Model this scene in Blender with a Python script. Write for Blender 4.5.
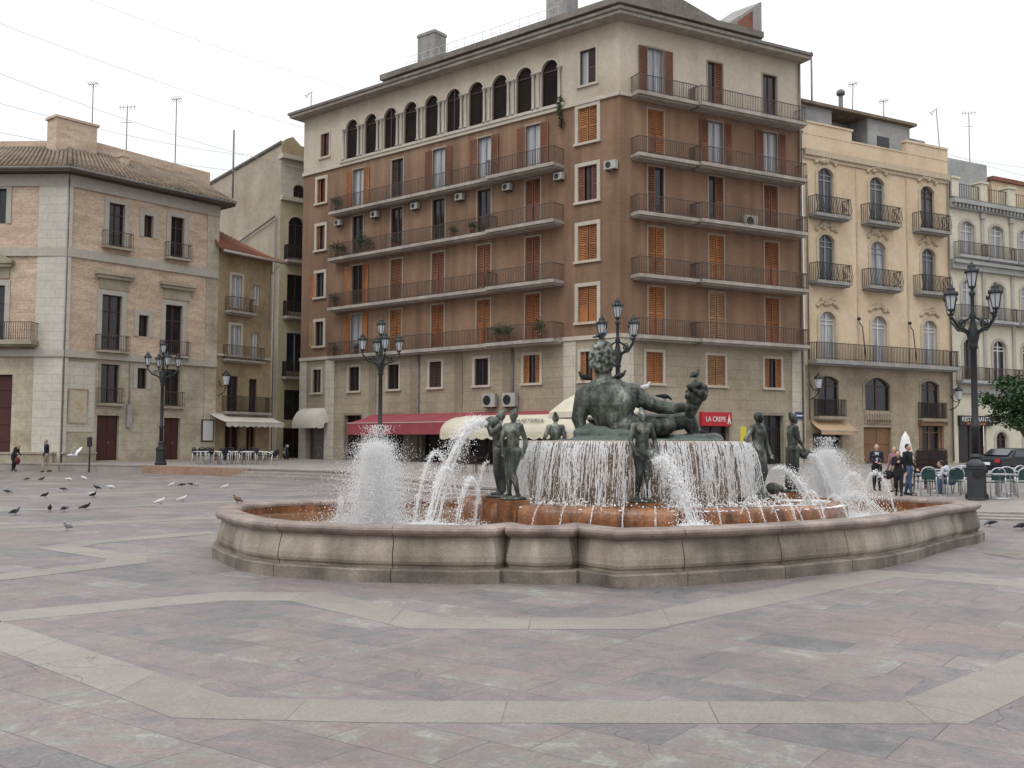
import bpy, bmesh, math, random
from math import radians as RAD, sin, cos, pi
from mathutils import Vector, Matrix
random.seed(7)
for _o in list(bpy.data.objects):
    bpy.data.objects.remove(_o)
scene = bpy.context.scene
COL = scene.collection

# ------------------------------------------------------------------ camera, sky, sun, exposure
PITCH = math.atan(0.059); ROLL = RAD(0.25); EYE = 1.65
cam_data = bpy.data.cameras.new('camera'); cam = bpy.data.objects.new('camera', cam_data)
COL.objects.link(cam); scene.camera = cam
cam_data.sensor_width = 36.0; cam_data.lens = 36.0 * 1000 / 1024.0
cam_data.clip_start = 0.05; cam_data.clip_end = 3000
cam.matrix_world = Matrix.Translation((0, 0, EYE)) @ Matrix.Rotation(pi / 2 + PITCH, 4, 'X') @ Matrix.Rotation(ROLL, 4, 'Z')

SUN_EL, SUN_AZ = RAD(52), RAD(212)
world = bpy.data.worlds.new('World'); scene.world = world; world.use_nodes = True
nt = world.node_tree; nt.nodes.clear()
w_out = nt.nodes.new('ShaderNodeOutputWorld'); w_bg = nt.nodes.new('ShaderNodeBackground')
w_sky = nt.nodes.new('ShaderNodeTexSky'); w_sky.sky_type = 'NISHITA'; w_sky.sun_disc = False
w_sky.sun_elevation = SUN_EL; w_sky.sun_rotation = SUN_AZ; w_sky.dust_density = 4.0; w_sky.air_density = 1.0
w_hs = nt.nodes.new('ShaderNodeHueSaturation'); w_hs.inputs['Saturation'].default_value = 0.10
w_tc = nt.nodes.new('ShaderNodeTexCoord'); w_no = nt.nodes.new('ShaderNodeTexNoise')
w_no.inputs['Scale'].default_value = 2.2; w_no.inputs['Detail'].default_value = 4
w_cr = nt.nodes.new('ShaderNodeValToRGB')
w_cr.color_ramp.elements[0].position = 0.3; w_cr.color_ramp.elements[0].color = (9.4, 9.8, 10.4, 1)
w_cr.color_ramp.elements[1].position = 0.7; w_cr.color_ramp.elements[1].color = (10.9, 11.0, 11.1, 1)
w_mx = nt.nodes.new('ShaderNodeMixRGB'); w_mx.inputs['Fac'].default_value = 0.88
nt.links.new(w_sky.outputs[0], w_hs.inputs['Color']); nt.links.new(w_tc.outputs['Generated'], w_no.inputs['Vector'])
nt.links.new(w_no.outputs['Fac'], w_cr.inputs['Fac']); nt.links.new(w_hs.outputs[0], w_mx.inputs['Color1'])
nt.links.new(w_cr.outputs['Color'], w_mx.inputs['Color2']); w_sx = nt.nodes.new('ShaderNodeSeparateXYZ'); nt.links.new(w_tc.outputs['Generated'], w_sx.inputs[0])
w_mr = nt.nodes.new('ShaderNodeMapRange'); w_mr.inputs['From Min'].default_value = 0.25; w_mr.inputs['From Max'].default_value = 1.0; w_mr.inputs['To Min'].default_value = 0.80; w_mr.inputs['To Max'].default_value = 1.75
nt.links.new(w_sx.outputs['Z'], w_mr.inputs['Value'])
w_mu = nt.nodes.new('ShaderNodeMixRGB'); w_mu.blend_type = 'MULTIPLY'; w_mu.inputs['Fac'].default_value = 1.0
nt.links.new(w_mx.outputs[0], w_mu.inputs['Color1']); nt.links.new(w_mr.outputs[0], w_mu.inputs['Color2']); nt.links.new(w_mu.outputs[0], w_bg.inputs['Color'])
w_bg.inputs['Strength'].default_value = 0.1
nt.links.new(w_bg.outputs[0], w_out.inputs[0])

sun_d = bpy.data.lights.new('sun', 'SUN'); sun_d.energy = 0.7; sun_d.angle = RAD(25); sun_d.color = (1, 0.97, 0.92)
sun = bpy.data.objects.new('sun', sun_d); COL.objects.link(sun)
_sd = Vector((sin(SUN_AZ) * cos(SUN_EL), cos(SUN_AZ) * cos(SUN_EL), sin(SUN_EL)))
sun.rotation_euler = _sd.to_track_quat('Z', 'Y').to_euler(); sun.location = (-20, -20, 60)
vs = scene.view_settings
scene.display_settings.display_device = 'sRGB'
vs.view_transform = 'Standard'; vs.look = 'None'; vs.exposure = 0.36; vs.gamma = 1.0
scene.render.engine = 'CYCLES'
scene.cycles.max_bounces = 30; scene.cycles.diffuse_bounces = 22; scene.cycles.transmission_bounces = 12

# ------------------------------------------------------------------ helpers
def at(px, py, Y):
    """point of the place at depth Y that is seen at this direction (tape measure for the survey below)"""
    a = (px - 512) / 1000.; b = (384 - py) / 1000.
    c, s = cos(ROLL), sin(ROLL); a, b = a * c - b * s, a * s + b * c
    r = (a, cos(PITCH) - b * sin(PITCH), sin(PITCH) + b * cos(PITCH)); t = Y / r[1]
    return Vector((r[0] * t, Y, EYE + r[2] * t))

def wloc(o):
    v = Vector((0, 0, 0))
    while o is not None:
        v += o.location; o = o.parent
    return v

def tag(o, label=None, cat=None, group=None, kind=None):
    if label: o['label'] = label
    if cat: o['category'] = cat
    if group: o['group'] = group
    if kind: o['kind'] = kind
    return o

def thing(name, label, cat, loc=(0, 0, 0), group=None):
    o = bpy.data.objects.new(name, None); COL.objects.link(o); o.location = loc
    o.empty_display_size = 0.2
    return tag(o, label, cat, group)

class MB:
    def __init__(s): s.v = []; s.f = []; s.sm = []; s.uv = {}
    def add(s, vs, fs, smooth=False):
        n = len(s.v); s.v.extend([tuple(p) for p in vs])
        for f in fs: s.f.append(tuple(i + n for i in f)); s.sm.append(smooth)
    def quad(s, a, b, c, d, uv=None):
        n = len(s.v); s.v.extend([tuple(a), tuple(b), tuple(c), tuple(d)])
        if uv: s.uv[len(s.f)] = uv
        s.f.append((n, n + 1, n + 2, n + 3)); s.sm.append(False)
    def tri(s, a, b, c, uv=None):
        n = len(s.v); s.v.extend([tuple(a), tuple(b), tuple(c)])
        if uv: s.uv[len(s.f)] = uv
        s.f.append((n, n + 1, n + 2)); s.sm.append(False)
    def box(s, x0, x1, y0, y1, z0, z1):
        s.add([(x0, y0, z0), (x1, y0, z0), (x1, y1, z0), (x0, y1, z0), (x0, y0, z1), (x1, y0, z1), (x1, y1, z1), (x0, y1, z1)],
              [(0, 3, 2, 1), (4, 5, 6, 7), (0, 1, 5, 4), (1, 2, 6, 5), (2, 3, 7, 6), (3, 0, 4, 7)])
    def hexa(s, p):
        s.add(p, [(0, 3, 2, 1), (4, 5, 6, 7), (0, 1, 5, 4), (1, 2, 6, 5), (2, 3, 7, 6), (3, 0, 4, 7)])
    def prism(s, pts, z0, z1):
        n = len(pts)
        s.add([(p[0], p[1], z0) for p in pts] + [(p[0], p[1], z1) for p in pts],
              [tuple(range(n))[::-1], tuple(range(n, 2 * n))] + [(i, (i + 1) % n, n + (i + 1) % n, n + i) for i in range(n)])
    def extr(s, pts, vec):
        n = len(pts); vec = Vector(vec)
        s.add([Vector(p) for p in pts] + [Vector(p) + vec for p in pts],
              [tuple(range(n))[::-1], tuple(range(n, 2 * n))] + [(i, (i + 1) % n, n + (i + 1) % n, n + i) for i in range(n)])
    def tube(s, pts, r, n=8, caps=True, smooth=True):
        pts = [Vector(p) for p in pts]; m = len(pts)
        rr = r if isinstance(r, (list, tuple)) else [r] * m
        vs = []; prev = None
        for i, p in enumerate(pts):
            d = (pts[min(i + 1, m - 1)] - pts[max(i - 1, 0)])
            if d.length < 1e-9: d = Vector((0, 0, 1))
            d.normalize()
            if prev is None:
                a = Vector((0, 0, 1)) if abs(d.z) < 0.9 else Vector((1, 0, 0))
            else: a = prev
            x = (a - d * a.dot(d)); 
            if x.length < 1e-6: x = d.orthogonal()
            x.normalize(); y = d.cross(x); prev = x
            for k in range(n):
                t = 2 * pi * k / n; vs.append(p + (x * cos(t) + y * sin(t)) * rr[i])
        fs = [(i * n + k, i * n + (k + 1) % n, (i + 1) * n + (k + 1) % n, (i + 1) * n + k) for i in range(m - 1) for k in range(n)]
        if caps: fs += [tuple(range(n))[::-1], tuple(range((m - 1) * n, m * n))]
        s.add(vs, fs, smooth)
    def lathe(s, prof, c=(0, 0, 0), n=16, smooth=True, cap=True, a0=0.0):
        vs = []; m = len(prof)
        for r, z in prof:
            for k in range(n):
                t = 2 * pi * k / n + a0; vs.append((c[0] + r * cos(t), c[1] + r * sin(t), c[2] + z))
        fs = [(i * n + k, i * n + (k + 1) % n, (i + 1) * n + (k + 1) % n, (i + 1) * n + k) for i in range(m - 1) for k in range(n)]
        if cap: fs += [tuple(range(n))[::-1], tuple(range((m - 1) * n, m * n))]
        s.add(vs, fs, smooth)
    def ell(s, c, r, n=14, m=9, rot=None, smooth=True):
        c = Vector(c); vs = []; fs = []
        if not isinstance(r, (tuple, list)): r = (r, r, r)
        for i in range(1, m):
            ph = pi * i / m
            for k in range(n):
                t = 2 * pi * k / n; p = Vector((r[0] * sin(ph) * cos(t), r[1] * sin(ph) * sin(t), r[2] * cos(ph)))
                if rot is not None: p = rot @ p
                vs.append(c + p)
        top = Vector((0, 0, r[2])); bot = Vector((0, 0, -r[2]))
        if rot is not None: top = rot @ top; bot = rot @ bot
        vs += [c + top, c + bot]; N = (m - 1) * n
        for i in range(m - 2):
            for k in range(n): fs.append((i * n + k, (i + 1) * n + k, (i + 1) * n + (k + 1) % n, i * n + (k + 1) % n))
        for k in range(n):
            fs.append((N, k, (k + 1) % n)); fs.append((N + 1, (m - 2) * n + (k + 1) % n, (m - 2) * n + k))
        s.add(vs, fs, smooth)
    def cap(s, p0, r0, p1, r1, n=12):
        """tapered limb with round ends (closed)"""
        p0 = Vector(p0); p1 = Vector(p1); d = p1 - p0; L = d.length
        if L < 1e-6: s.ell(p0, r0); return
        d /= L; pts = []; rr = []
        for k in range(5):
            t = pi / 2 * (1 - k / 4.); pts.append(p0 - d * r0 * sin(t)); rr.append(max(r0 * cos(t), r0 * 0.05))
        for k in range(5):
            t = pi / 2 * (k / 4.); pts.append(p1 + d * r1 * sin(t)); rr.append(max(r1 * cos(t), r1 * 0.05))
        s.tube(pts, rr, n)
    def build(s, name, mat, parent=None, loc=None):
        me = bpy.data.meshes.new(name)
        off = wloc(parent) if parent is not None else Vector((0, 0, 0))
        if loc is not None: off = off + Vector(loc)
        vs = [(a - off.x, b - off.y, c - off.z) for a, b, c in s.v]
        me.from_pydata(vs, [], s.f); me.polygons.foreach_set('use_smooth', s.sm)
        if s.uv:
            ul = me.uv_layers.new(name='UVMap')
            for p in me.polygons:
                u = s.uv.get(p.index)
                if u:
                    for k, li in enumerate(p.loop_indices): ul.data[li].uv = u[k]
        me.materials.append(mat); me.update()
        o = bpy.data.objects.new(name, me); COL.objects.link(o)
        if parent is not None: o.parent = parent
        if loc is not None: o.location = loc
        return o

def remesh(mb, name, mat, voxel, parent=None, smooth=6, disp=0.0):
    """one continuous surface from overlapping limbs"""
    o = mb.build(name, mat, parent)
    md = o.modifiers.new('r', 'REMESH'); md.mode = 'VOXEL'; md.voxel_size = voxel; md.use_smooth_shade = True
    sm = o.modifiers.new('s', 'SMOOTH'); sm.factor = 0.5; sm.iterations = smooth
    dg = bpy.context.evaluated_depsgraph_get(); dg.update()
    me = bpy.data.meshes.new_from_object(o.evaluated_get(dg)); o.modifiers.clear(); o.data = me
    if not me.materials: me.materials.append(mat)
    me.polygons.foreach_set('use_smooth', [True] * len(me.polygons))
    return o

def copy_tree(o, parent=None):
    c = o.copy(); COL.objects.link(c)
    if parent is not None: c.parent = parent
    for ch in [x for x in bpy.data.objects if x.parent == o]: copy_tree(ch, c)
    return c

# ------------------------------------------------------------------ materials
MATS = {}
def mat(name, cols, scale=(1, 1, 1), rough=0.8, metal=0.0, bump=0.0, bscale=30.0, detail=6.0, lo=0.3, hi=0.7, fine=0.0, streak=None, spec=0.4,
        brick=None, trans=0.0, alpha=None, coat=0.0):
    """procedural material: cols = ramp over world-space noise; brick=(w,h,mortar,mortarcol,squash) uses facade UVs in metres"""
    m = bpy.data.materials.new(name); m.use_nodes = True; nt = m.node_tree; N = nt.nodes; Lk = nt.links
    b = N['Principled BSDF']; geo = N.new('ShaderNodeNewGeometry')
    mp = N.new('ShaderNodeMapping'); mp.inputs['Scale'].default_value = scale; Lk.new(geo.outputs['Position'], mp.inputs['Vector'])
    no = N.new('ShaderNodeTexNoise'); no.inputs['Scale'].default_value = 1.0; no.inputs['Detail'].default_value = detail; no.inputs['Roughness'].default_value = 0.6
    Lk.new(mp.outputs[0], no.inputs['Vector'])
    cr = N.new('ShaderNodeValToRGB'); el = cr.color_ramp.elements
    while len(el) < len(cols): el.new(0.5)
    for i, c in enumerate(cols):
        el[i].position = lo + (hi - lo) * i / max(1, len(cols) - 1); el[i].color = (c[0], c[1], c[2], 1)
    Lk.new(no.outputs['Fac'], cr.inputs['Fac']); colr = cr.outputs['Color']
    def mult(colr, fac_out, lo_v, hi_v, p0=0.35, p1=0.65):
        r = N.new('ShaderNodeMapRange'); r.inputs['From Min'].default_value = p0; r.inputs['From Max'].default_value = p1
        r.inputs['To Min'].default_value = lo_v; r.inputs['To Max'].default_value = hi_v; Lk.new(fac_out, r.inputs['Value'])
        x = N.new('ShaderNodeMixRGB'); x.blend_type = 'MULTIPLY'; x.inputs['Fac'].default_value = 1.0
        Lk.new(colr, x.inputs['Color1']); Lk.new(r.outputs[0], x.inputs['Color2']); return x.outputs[0]
    if brick:
        uv = N.new('ShaderNodeUVMap'); uv.uv_map = 'UVMap'
        br = N.new('ShaderNodeTexBrick'); Lk.new(uv.outputs[0], br.inputs['Vector']); br.inputs['Scale'].default_value = 1.0
        br.inputs['Brick Width'].default_value = brick[0]; br.inputs['Row Height'].default_value = brick[1]; br.inputs['Mortar Size'].default_value = brick[2]
        br.inputs['Color1'].default_value = (1.0, 1.0, 1.0, 1); v = brick[4] if len(brick) > 4 else 0.8
        br.inputs['Color2'].default_value = (v, v, v, 1); br.inputs['Mortar'].default_value = (*[brick[3]] * 3, 1)
        br.inputs['Mortar Smooth'].default_value = 0.3
        x = N.new('ShaderNodeMixRGB'); x.blend_type = 'MULTIPLY'; x.inputs['Fac'].default_value = 1.0
        Lk.new(colr, x.inputs['Color1']); Lk.new(br.outputs['Color'], x.inputs['Color2']); colr = x.outputs[0]
    if streak:
        mp2 = N.new('ShaderNodeMapping'); mp2.inputs['Scale'].default_value = streak[0]; Lk.new(geo.outputs['Position'], mp2.inputs['Vector'])
        n2 = N.new('ShaderNodeTexNoise'); n2.inputs['Scale'].default_value = 1.0; n2.inputs['Detail'].default_value = 5; Lk.new(mp2.outputs[0], n2.inputs['Vector'])
        colr = mult(colr, n2.outputs['Fac'], streak[1], streak[2])
    n3 = N.new('ShaderNodeTexNoise'); n3.inputs['Scale'].default_value = bscale; n3.inputs['Detail'].default_value = 4; Lk.new(geo.outputs['Position'], n3.inputs['Vector'])
    if fine: colr = mult(colr, n3.outputs['Fac'], 1 - fine, 1 + fine)
    Lk.new(colr, b.inputs['Base Color'])
    b.inputs['Roughness'].default_value = rough; b.inputs['Metallic'].default_value = metal; b.inputs['Specular IOR Level'].default_value = spec
    b.inputs['Coat Weight'].default_value = coat
    if trans: b.inputs['Transmission Weight'].default_value = trans
    if alpha is not None: b.inputs['Alpha'].default_value = alpha
    if bump:
        bp = N.new('ShaderNodeBump'); bp.inputs['Strength'].default_value = bump; bp.inputs['Distance'].default_value = 0.02
        Lk.new(n3.outputs['Fac'], bp.inputs['Height']); Lk.new(bp.outputs[0], b.inputs['Normal'])
    MATS[name] = m; return m

def sc(*c):  # sRGB 0-255 -> linear, slightly muted
    g = 0.3 * c[0] + 0.59 * c[1] + 0.11 * c[2]; c = [v + (g - v) * 0.07 for v in c]
    return tuple(0.71 * ((v / 255. / 12.92) if v / 255. <= 0.04045 else ((v / 255. + 0.055) / 1.055) ** 2.4) for v in c)

M = {}
M['brick'] = mat('brown_brick', [sc(132, 102, 79), sc(144, 112, 88), sc(153, 121, 97)], (0.25, 0.25, 0.4), 0.9, fine=0.05, bscale=14, streak=((1.6, 1.6, 0.13), 0.78, 1.1), brick=(0.26, 0.075, 0.012, 1.12, 0.86))
M['cream_top'] = mat('cream_render', [sc(186, 172, 152), sc(203, 190, 170), sc(211, 199, 181)], (0.3, 0.3, 0.3), 0.9, fine=0.05, bscale=4, streak=((0.9, 0.9, 0.1), 0.9, 1.03))
M['base_stone'] = mat('base_limestone', [sc(158, 144, 122), sc(178, 164, 141), sc(188, 175, 153)], (0.3, 0.3, 0.5), 0.9, fine=0.08, bscale=5, streak=((0.9, 0.9, 0.12), 0.86, 1.05), brick=(1.6, 0.62, 0.02, 0.72, 0.94))
M['quoin'] = mat('pale_limestone', [sc(196, 186, 168), sc(214, 205, 188)], (0.4, 0.4, 0.6), 0.9, fine=0.06, bscale=5, brick=(1.3, 0.62, 0.022, 0.7, 0.96))
M['trim'] = mat('pale_trim_stone', [sc(188, 178, 160), sc(207, 198, 181)], (0.5, 0.5, 0.8), 0.85, fine=0.06, bscale=8)
M['door_trim'] = mat('narrow_door_trim', [sc(150, 138, 122), sc(170, 158, 142)], (0.5, 0.5, 0.8), 0.85, fine=0.06, bscale=8)
M['pane_grey'] = mat('grey_reflecting_glass', [sc(74, 74, 80), sc(104, 104, 110)], (1, 1, .4), 0.15)
M['slab'] = mat('balcony_concrete', [sc(160, 152, 142), sc(190, 180, 168)], (0.6, 0.6, 1.2), 0.9, fine=0.1, bscale=8, streak=((2, 2, 0.5), 0.82, 1.05))
M['iron'] = mat('wrought_iron', [sc(50, 45, 44), sc(70, 62, 58)], (2, 2, 2), 0.6, 0.3)
M['rail_grey'] = mat('painted_rail', [sc(80, 66, 60), sc(102, 86, 78)], (2, 2, 2), 0.6, 0.2)
M['wood_orange'] = mat('varnished_shutter', [sc(128, 74, 38), sc(170, 104, 54), sc(200, 134, 76)], (0.7, 0.7, 0.31), 0.6, fine=0.12, bscale=9)
M['wood_faded'] = mat('faded_shutter', [sc(146, 104, 68), sc(176, 132, 92), sc(196, 158, 118)], (0.9, 0.9, 0.6), 0.7, fine=0.12, bscale=9)
M['wood_amber'] = mat('dark_amber_shutter', [sc(112, 62, 32), sc(146, 84, 44), sc(164, 100, 56)], (0.9, 0.9, 0.4), 0.6, fine=0.12, bscale=9)
M['void'] = mat('painted_loggia_shade', [sc(24, 22, 22), sc(46, 38, 34)], (0.6, 0.6, 0.6), 0.7, spec=0.1)  # flat pane in the loggia arches; interior shade is put into its colour
M['wood_red'] = mat('red_brown_shutter', [sc(104, 62, 46), sc(134, 82, 58), sc(152, 98, 70)], (0.7, 0.7, 0.31), 0.6, fine=0.12, bscale=9)
M['wood_dark'] = mat('dark_brown_wood', [sc(60, 42, 36), sc(84, 60, 48)], (0.4, 0.4, 0.6), 0.6, fine=0.12, bscale=9)
M['wood_door'] = mat('carved_door_wood', [sc(112, 78, 52), sc(142, 102, 68)], (0.8, 0.8, 0.4), 0.6, fine=0.12, bscale=9)
M['red_door'] = mat('oxblood_door_paint', [sc(66, 28, 24), sc(84, 38, 32)], (0.8, 0.8, 0.4), 0.6, fine=0.1, bscale=9)
M['sash_white'] = mat('white_sash_paint', [sc(205, 204, 200), sc(226, 225, 220)], (1, 1, 1), 0.5)
M['sash_grey'] = mat('grey_sash_paint', [sc(128, 134, 140), sc(158, 164, 168)], (1, 1, 1), 0.5)
M['glass'] = mat('dark_window_glass', [sc(28, 28, 32), sc(48, 48, 54)], (0.5, 0.5, 0.5), 0.08, spec=0.5)
M['curtain'] = mat('net_curtain_behind_glass', [sc(120, 122, 128), sc(168, 168, 172), sc(196, 196, 198)], (3, 3, 0.2), 0.12, spec=0.5)
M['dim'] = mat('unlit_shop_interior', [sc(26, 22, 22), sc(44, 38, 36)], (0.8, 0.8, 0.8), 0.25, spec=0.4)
M['pbrick'] = mat('old_rose_brick', [sc(191, 164, 141), sc(206, 181, 156), sc(219, 198, 175)], (0.6, 0.6, 1.4), 0.95, fine=0.12, bscale=7, streak=((0.5, 0.5, 3.5), 0.88, 1.08), brick=(0.30, 0.09, 0.018, 1.12, 0.82))
M['pstone'] = mat('worn_palace_stone', [sc(166, 152, 128), sc(192, 180, 156), sc(208, 198, 176)], (0.45, 0.45, 0.7), 0.92, fine=0.1, bscale=4, streak=((0.8, 0.8, 0.2), 0.85, 1.05), brick=(1.1, 0.55, 0.018, 0.78, 0.94))
M['pwhite'] = mat('whitened_pilaster', [sc(200, 193, 178), sc(214, 207, 194)], (0.5, 0.5, 0.8), 0.9, fine=0.06, bscale=4, brick=(1.2, 0.5, 0.02, 0.78, 0.97))
M['tile'] = mat('lichen_roof_tile', [sc(96, 88, 74), sc(128, 112, 94), sc(152, 130, 108)], (1.2, 1.2, 1.2), 0.95, fine=0.2, bscale=7)
M['tile_red'] = mat('new_red_roof_tile', [sc(118, 76, 58), sc(150, 92, 72), sc(104, 94, 72)], (0.9, 0.9, 0.9), 0.9, fine=0.15, bscale=7)
M['ochre'] = mat('ochre_stucco', [sc(146, 126, 98), sc(170, 148, 114), sc(184, 164, 132)], (0.6, 0.6, 0.4), 0.95, fine=0.1, bscale=3, streak=((1.0, 1.0, 0.2), 0.8, 1.05))
M['yellow'] = mat('pale_yellow_stucco', [sc(186, 176, 140), sc(204, 194, 160)], (0.4, 0.4, 0.3), 0.95, fine=0.06, bscale=3)
M['beige'] = mat('beige_party_wall', [sc(164, 150, 130), sc(182, 170, 150), sc(192, 180, 160)], (0.25, 0.25, 0.3), 0.95, fine=0.08, bscale=3, streak=((0.5, 0.5, 0.1), 0.88, 1.05))
M['peach'] = mat('peach_stucco', [sc(216, 190, 156), sc(228, 203, 169), sc(235, 213, 182)], (0.3, 0.3, 0.3), 0.93, fine=0.05, bscale=3, streak=((0.9, 0.9, 0.08), 0.92, 1.03))
M['peach_stone'] = mat('weathered_ashlar', [sc(156, 140, 116), sc(178, 162, 138), sc(188, 174, 150)], (0.4, 0.4, 0.5), 0.93, fine=0.1, bscale=4, streak=((0.8, 0.8, 0.15), 0.84, 1.06), brick=(1.0, 0.5, 0.014, 0.84, 0.95))
M['ornament'] = mat('pale_stucco_ornament', [sc(194, 174, 146), sc(212, 194, 166)], (3, 3, 3), 0.9, bump=0.6, bscale=10)
M['cream'] = mat('cream_stucco', [sc(214, 206, 182), sc(226, 219, 198)], (0.4, 0.4, 0.3), 0.93, fine=0.05, bscale=3)
M['greystone'] = mat('grey_cornice_stone', [sc(158, 158, 156), sc(186, 186, 184)], (0.6, 0.6, 0.8), 0.9, fine=0.08, bscale=5)
M['greyrender'] = mat('grey_render', [sc(150, 146, 142), sc(172, 168, 164)], (0.5, 0.5, 0.5), 0.9, fine=0.1, bscale=4, streak=((1, 1, .2), 0.85, 1.05))
M['roofgrey'] = mat('weathered_roof_concrete', [sc(112, 106, 98), sc(142, 134, 124)], (0.6, 0.6, 0.6), 0.95, fine=0.15, bscale=4)
M['aw_red'] = mat('crimson_awning_cloth', [sc(150, 62, 72), sc(170, 76, 86)], (0.7, 0.7, 0.7), 0.85)
M['aw_cream'] = mat('cream_awning_cloth', [sc(206, 197, 174), sc(220, 212, 190)], (0.7, 0.7, 0.7), 0.85)
M['aw_white'] = mat('dusty_white_awning_cloth', [sc(204, 198, 182), sc(222, 216, 202)], (0.7, 0.7, 0.7), 0.85)
M['aw_tan'] = mat('tan_awning_cloth', [sc(176, 146, 112), sc(196, 166, 130)], (0.7, 0.7, 0.7), 0.85)
M['lamp_iron'] = mat('dark_green_cast_iron', [sc(38, 42, 44), sc(56, 60, 60)], (3, 3, 3), 0.5, 0.3)
M['lamp_glass'] = mat('frosted_lantern_glass', [sc(178, 182, 190), sc(208, 210, 214)], (3, 3, 3), 0.2)
M['bronze'] = mat('verdigris_bronze', [sc(34, 34, 32), sc(58, 62, 56), sc(88, 93, 84), sc(136, 142, 130)], (2.2, 2.2, 1.5), 0.5, 0.35, bump=0.25, bscale=25, lo=0.3, hi=0.7, fine=0.3, streak=((13, 13, 1.2), 0.38, 1.7))
M['basin'] = mat('basin_stone', [sc(86, 78, 70), sc(132, 119, 105), sc(160, 146, 130), sc(178, 165, 149)], (0.5, 0.5, 0.9), 0.65, bump=0.25, bscale=40, fine=0.12, lo=0.3, hi=0.62, detail=10, streak=((2.7, 2.7, 0.4), 0.52, 1.12))
M['basin_rim'] = mat('pinkish_rim_stone', [sc(112, 94, 86), sc(150, 132, 122), sc(174, 158, 146)], (1.6, 1.6, 1.6), 0.42, bump=0.15, bscale=40, fine=0.14, streak=((3, 3, 3), 0.72, 1.1))
M['plinth'] = mat('plinth_stone', [sc(104, 94, 84), sc(138, 126, 114), sc(160, 148, 134)], (1.4, 1.4, 2.0), 0.7, bump=0.2, bscale=40, fine=0.14, streak=((2.4, 2.4, 0.6), 0.55, 1.1))
M['rust'] = mat('iron_stained_wet_stone', [sc(84, 50, 30), sc(150, 94, 56), sc(176, 124, 84)], (3.5, 3.5, 1.2), 0.25, bump=0.4, bscale=25, fine=0.2, streak=((7, 7, 0.8), 0.55, 1.15))
M['algae'] = mat('algae_brown_wet_stone', [sc(104, 80, 60), sc(158, 134, 110), sc(178, 160, 142)], (2.5, 2.5, 0.8), 0.35, bump=0.3, bscale=25, fine=0.15)
M['rock'] = mat('patinated_rock', [sc(70, 80, 76), sc(108, 120, 112)], (3, 3, 3), 0.7, 0.2, bump=0.6, bscale=14, fine=0.2)
M['foam'] = mat('white_water', [(0.98, 0.98, 0.98), (0.99, 0.99, 0.99)], (5, 5, 5), 0.25, spec=0.5)
M['alu'] = mat('brushed_aluminium', [sc(190, 192, 196), sc(214, 216, 220)], (5, 5, 5), 0.35, 0.5)
M['chair_green'] = mat('green_chair_weave', [sc(28, 62, 58), sc(44, 82, 76)], (9, 9, 9), 0.7, fine=0.2, bscale=60)
M['chair_dark'] = mat('dark_chair_weave', [sc(34, 34, 42), sc(54, 52, 60)], (9, 9, 9), 0.7, fine=0.2, bscale=60)
M['wicker'] = mat('dark_brown_wicker', [sc(36, 24, 22), sc(58, 38, 34)], (9, 9, 9), 0.7, fine=0.2, bscale=60)
M['ac'] = mat('air_conditioner_casing', [sc(166, 164, 156), sc(186, 184, 176)], (2, 2, 2), 0.6)
M['black'] = mat('black_plastic', [sc(22, 22, 24), sc(34, 34, 36)], (4, 4, 4), 0.5)
M['bin'] = mat('charcoal_bin_metal', [sc(44, 46, 52), sc(58, 60, 66)], (4, 4, 4), 0.5)
M['leaf'] = mat('orange_tree_leaf', [sc(18, 44, 14), sc(36, 70, 24), sc(62, 98, 38)], (4, 4, 4), 0.6)
M['plant'] = mat('balcony_plant_leaf', [sc(44, 62, 36), sc(72, 94, 52)], (4, 4, 4), 0.6)
M['bark'] = mat('grey_bark', [sc(74, 62, 50), sc(104, 90, 74)], (6, 6, 2), 0.9, bump=0.4)
M['pot'] = mat('terracotta_pot', [sc(140, 88, 64), sc(168, 110, 82)], (4, 4, 4), 0.9)
M['skin'] = mat('skin', [sc(196, 148, 122), sc(212, 166, 140)], (6, 6, 6), 0.55)
M['hair_grey'] = mat('grey_hair', [sc(120, 112, 106), sc(168, 160, 154)], (30, 30, 30), 0.7)
M['hair_dark'] = mat('dark_hair', [sc(28, 20, 18), sc(48, 34, 28)], (30, 30, 30), 0.6)
M['cloth_black'] = mat('black_wool', [sc(24, 24, 28), sc(38, 38, 44)], (6, 6, 6), 0.9)
M['cloth_navy'] = mat('navy_wool', [sc(28, 32, 48), sc(42, 48, 66)], (6, 6, 6), 0.9)
M['cloth_beige'] = mat('beige_cotton', [sc(160, 146, 122), sc(182, 168, 144)], (6, 6, 6), 0.9)
M['cloth_denim'] = mat('blue_denim', [sc(60, 82, 112), sc(84, 106, 138)], (6, 6, 6), 0.9)
M['cloth_pale'] = mat('pale_blue_shirt', [sc(180, 186, 196), sc(202, 206, 214)], (6, 6, 6), 0.9)
M['cloth_red'] = mat('dark_red_cloth', [sc(96, 30, 36), sc(120, 42, 48)], (6, 6, 6), 0.9)
M['cloth_pink'] = mat('faded_pink_cloth', [sc(150, 104, 116), sc(168, 122, 132)], (6, 6, 6), 0.9)
M['p_white'] = mat('white_feathers', [sc(222, 222, 222), sc(240, 240, 238)], (20, 20, 20), 0.8)
M['p_grey'] = mat('slate_feathers', [sc(70, 76, 88), sc(112, 118, 130)], (18, 18, 18), 0.7)
M['p_dark'] = mat('charcoal_feathers', [sc(28, 30, 36), sc(54, 56, 64)], (18, 18, 18), 0.7)
M['p_pale'] = mat('pale_grey_feathers', [sc(150, 152, 156), sc(190, 190, 192)], (18, 18, 18), 0.8)
M['p_brown'] = mat('brown_feathers', [sc(96, 66, 48), sc(130, 96, 74)], (18, 18, 18), 0.8)
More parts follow.
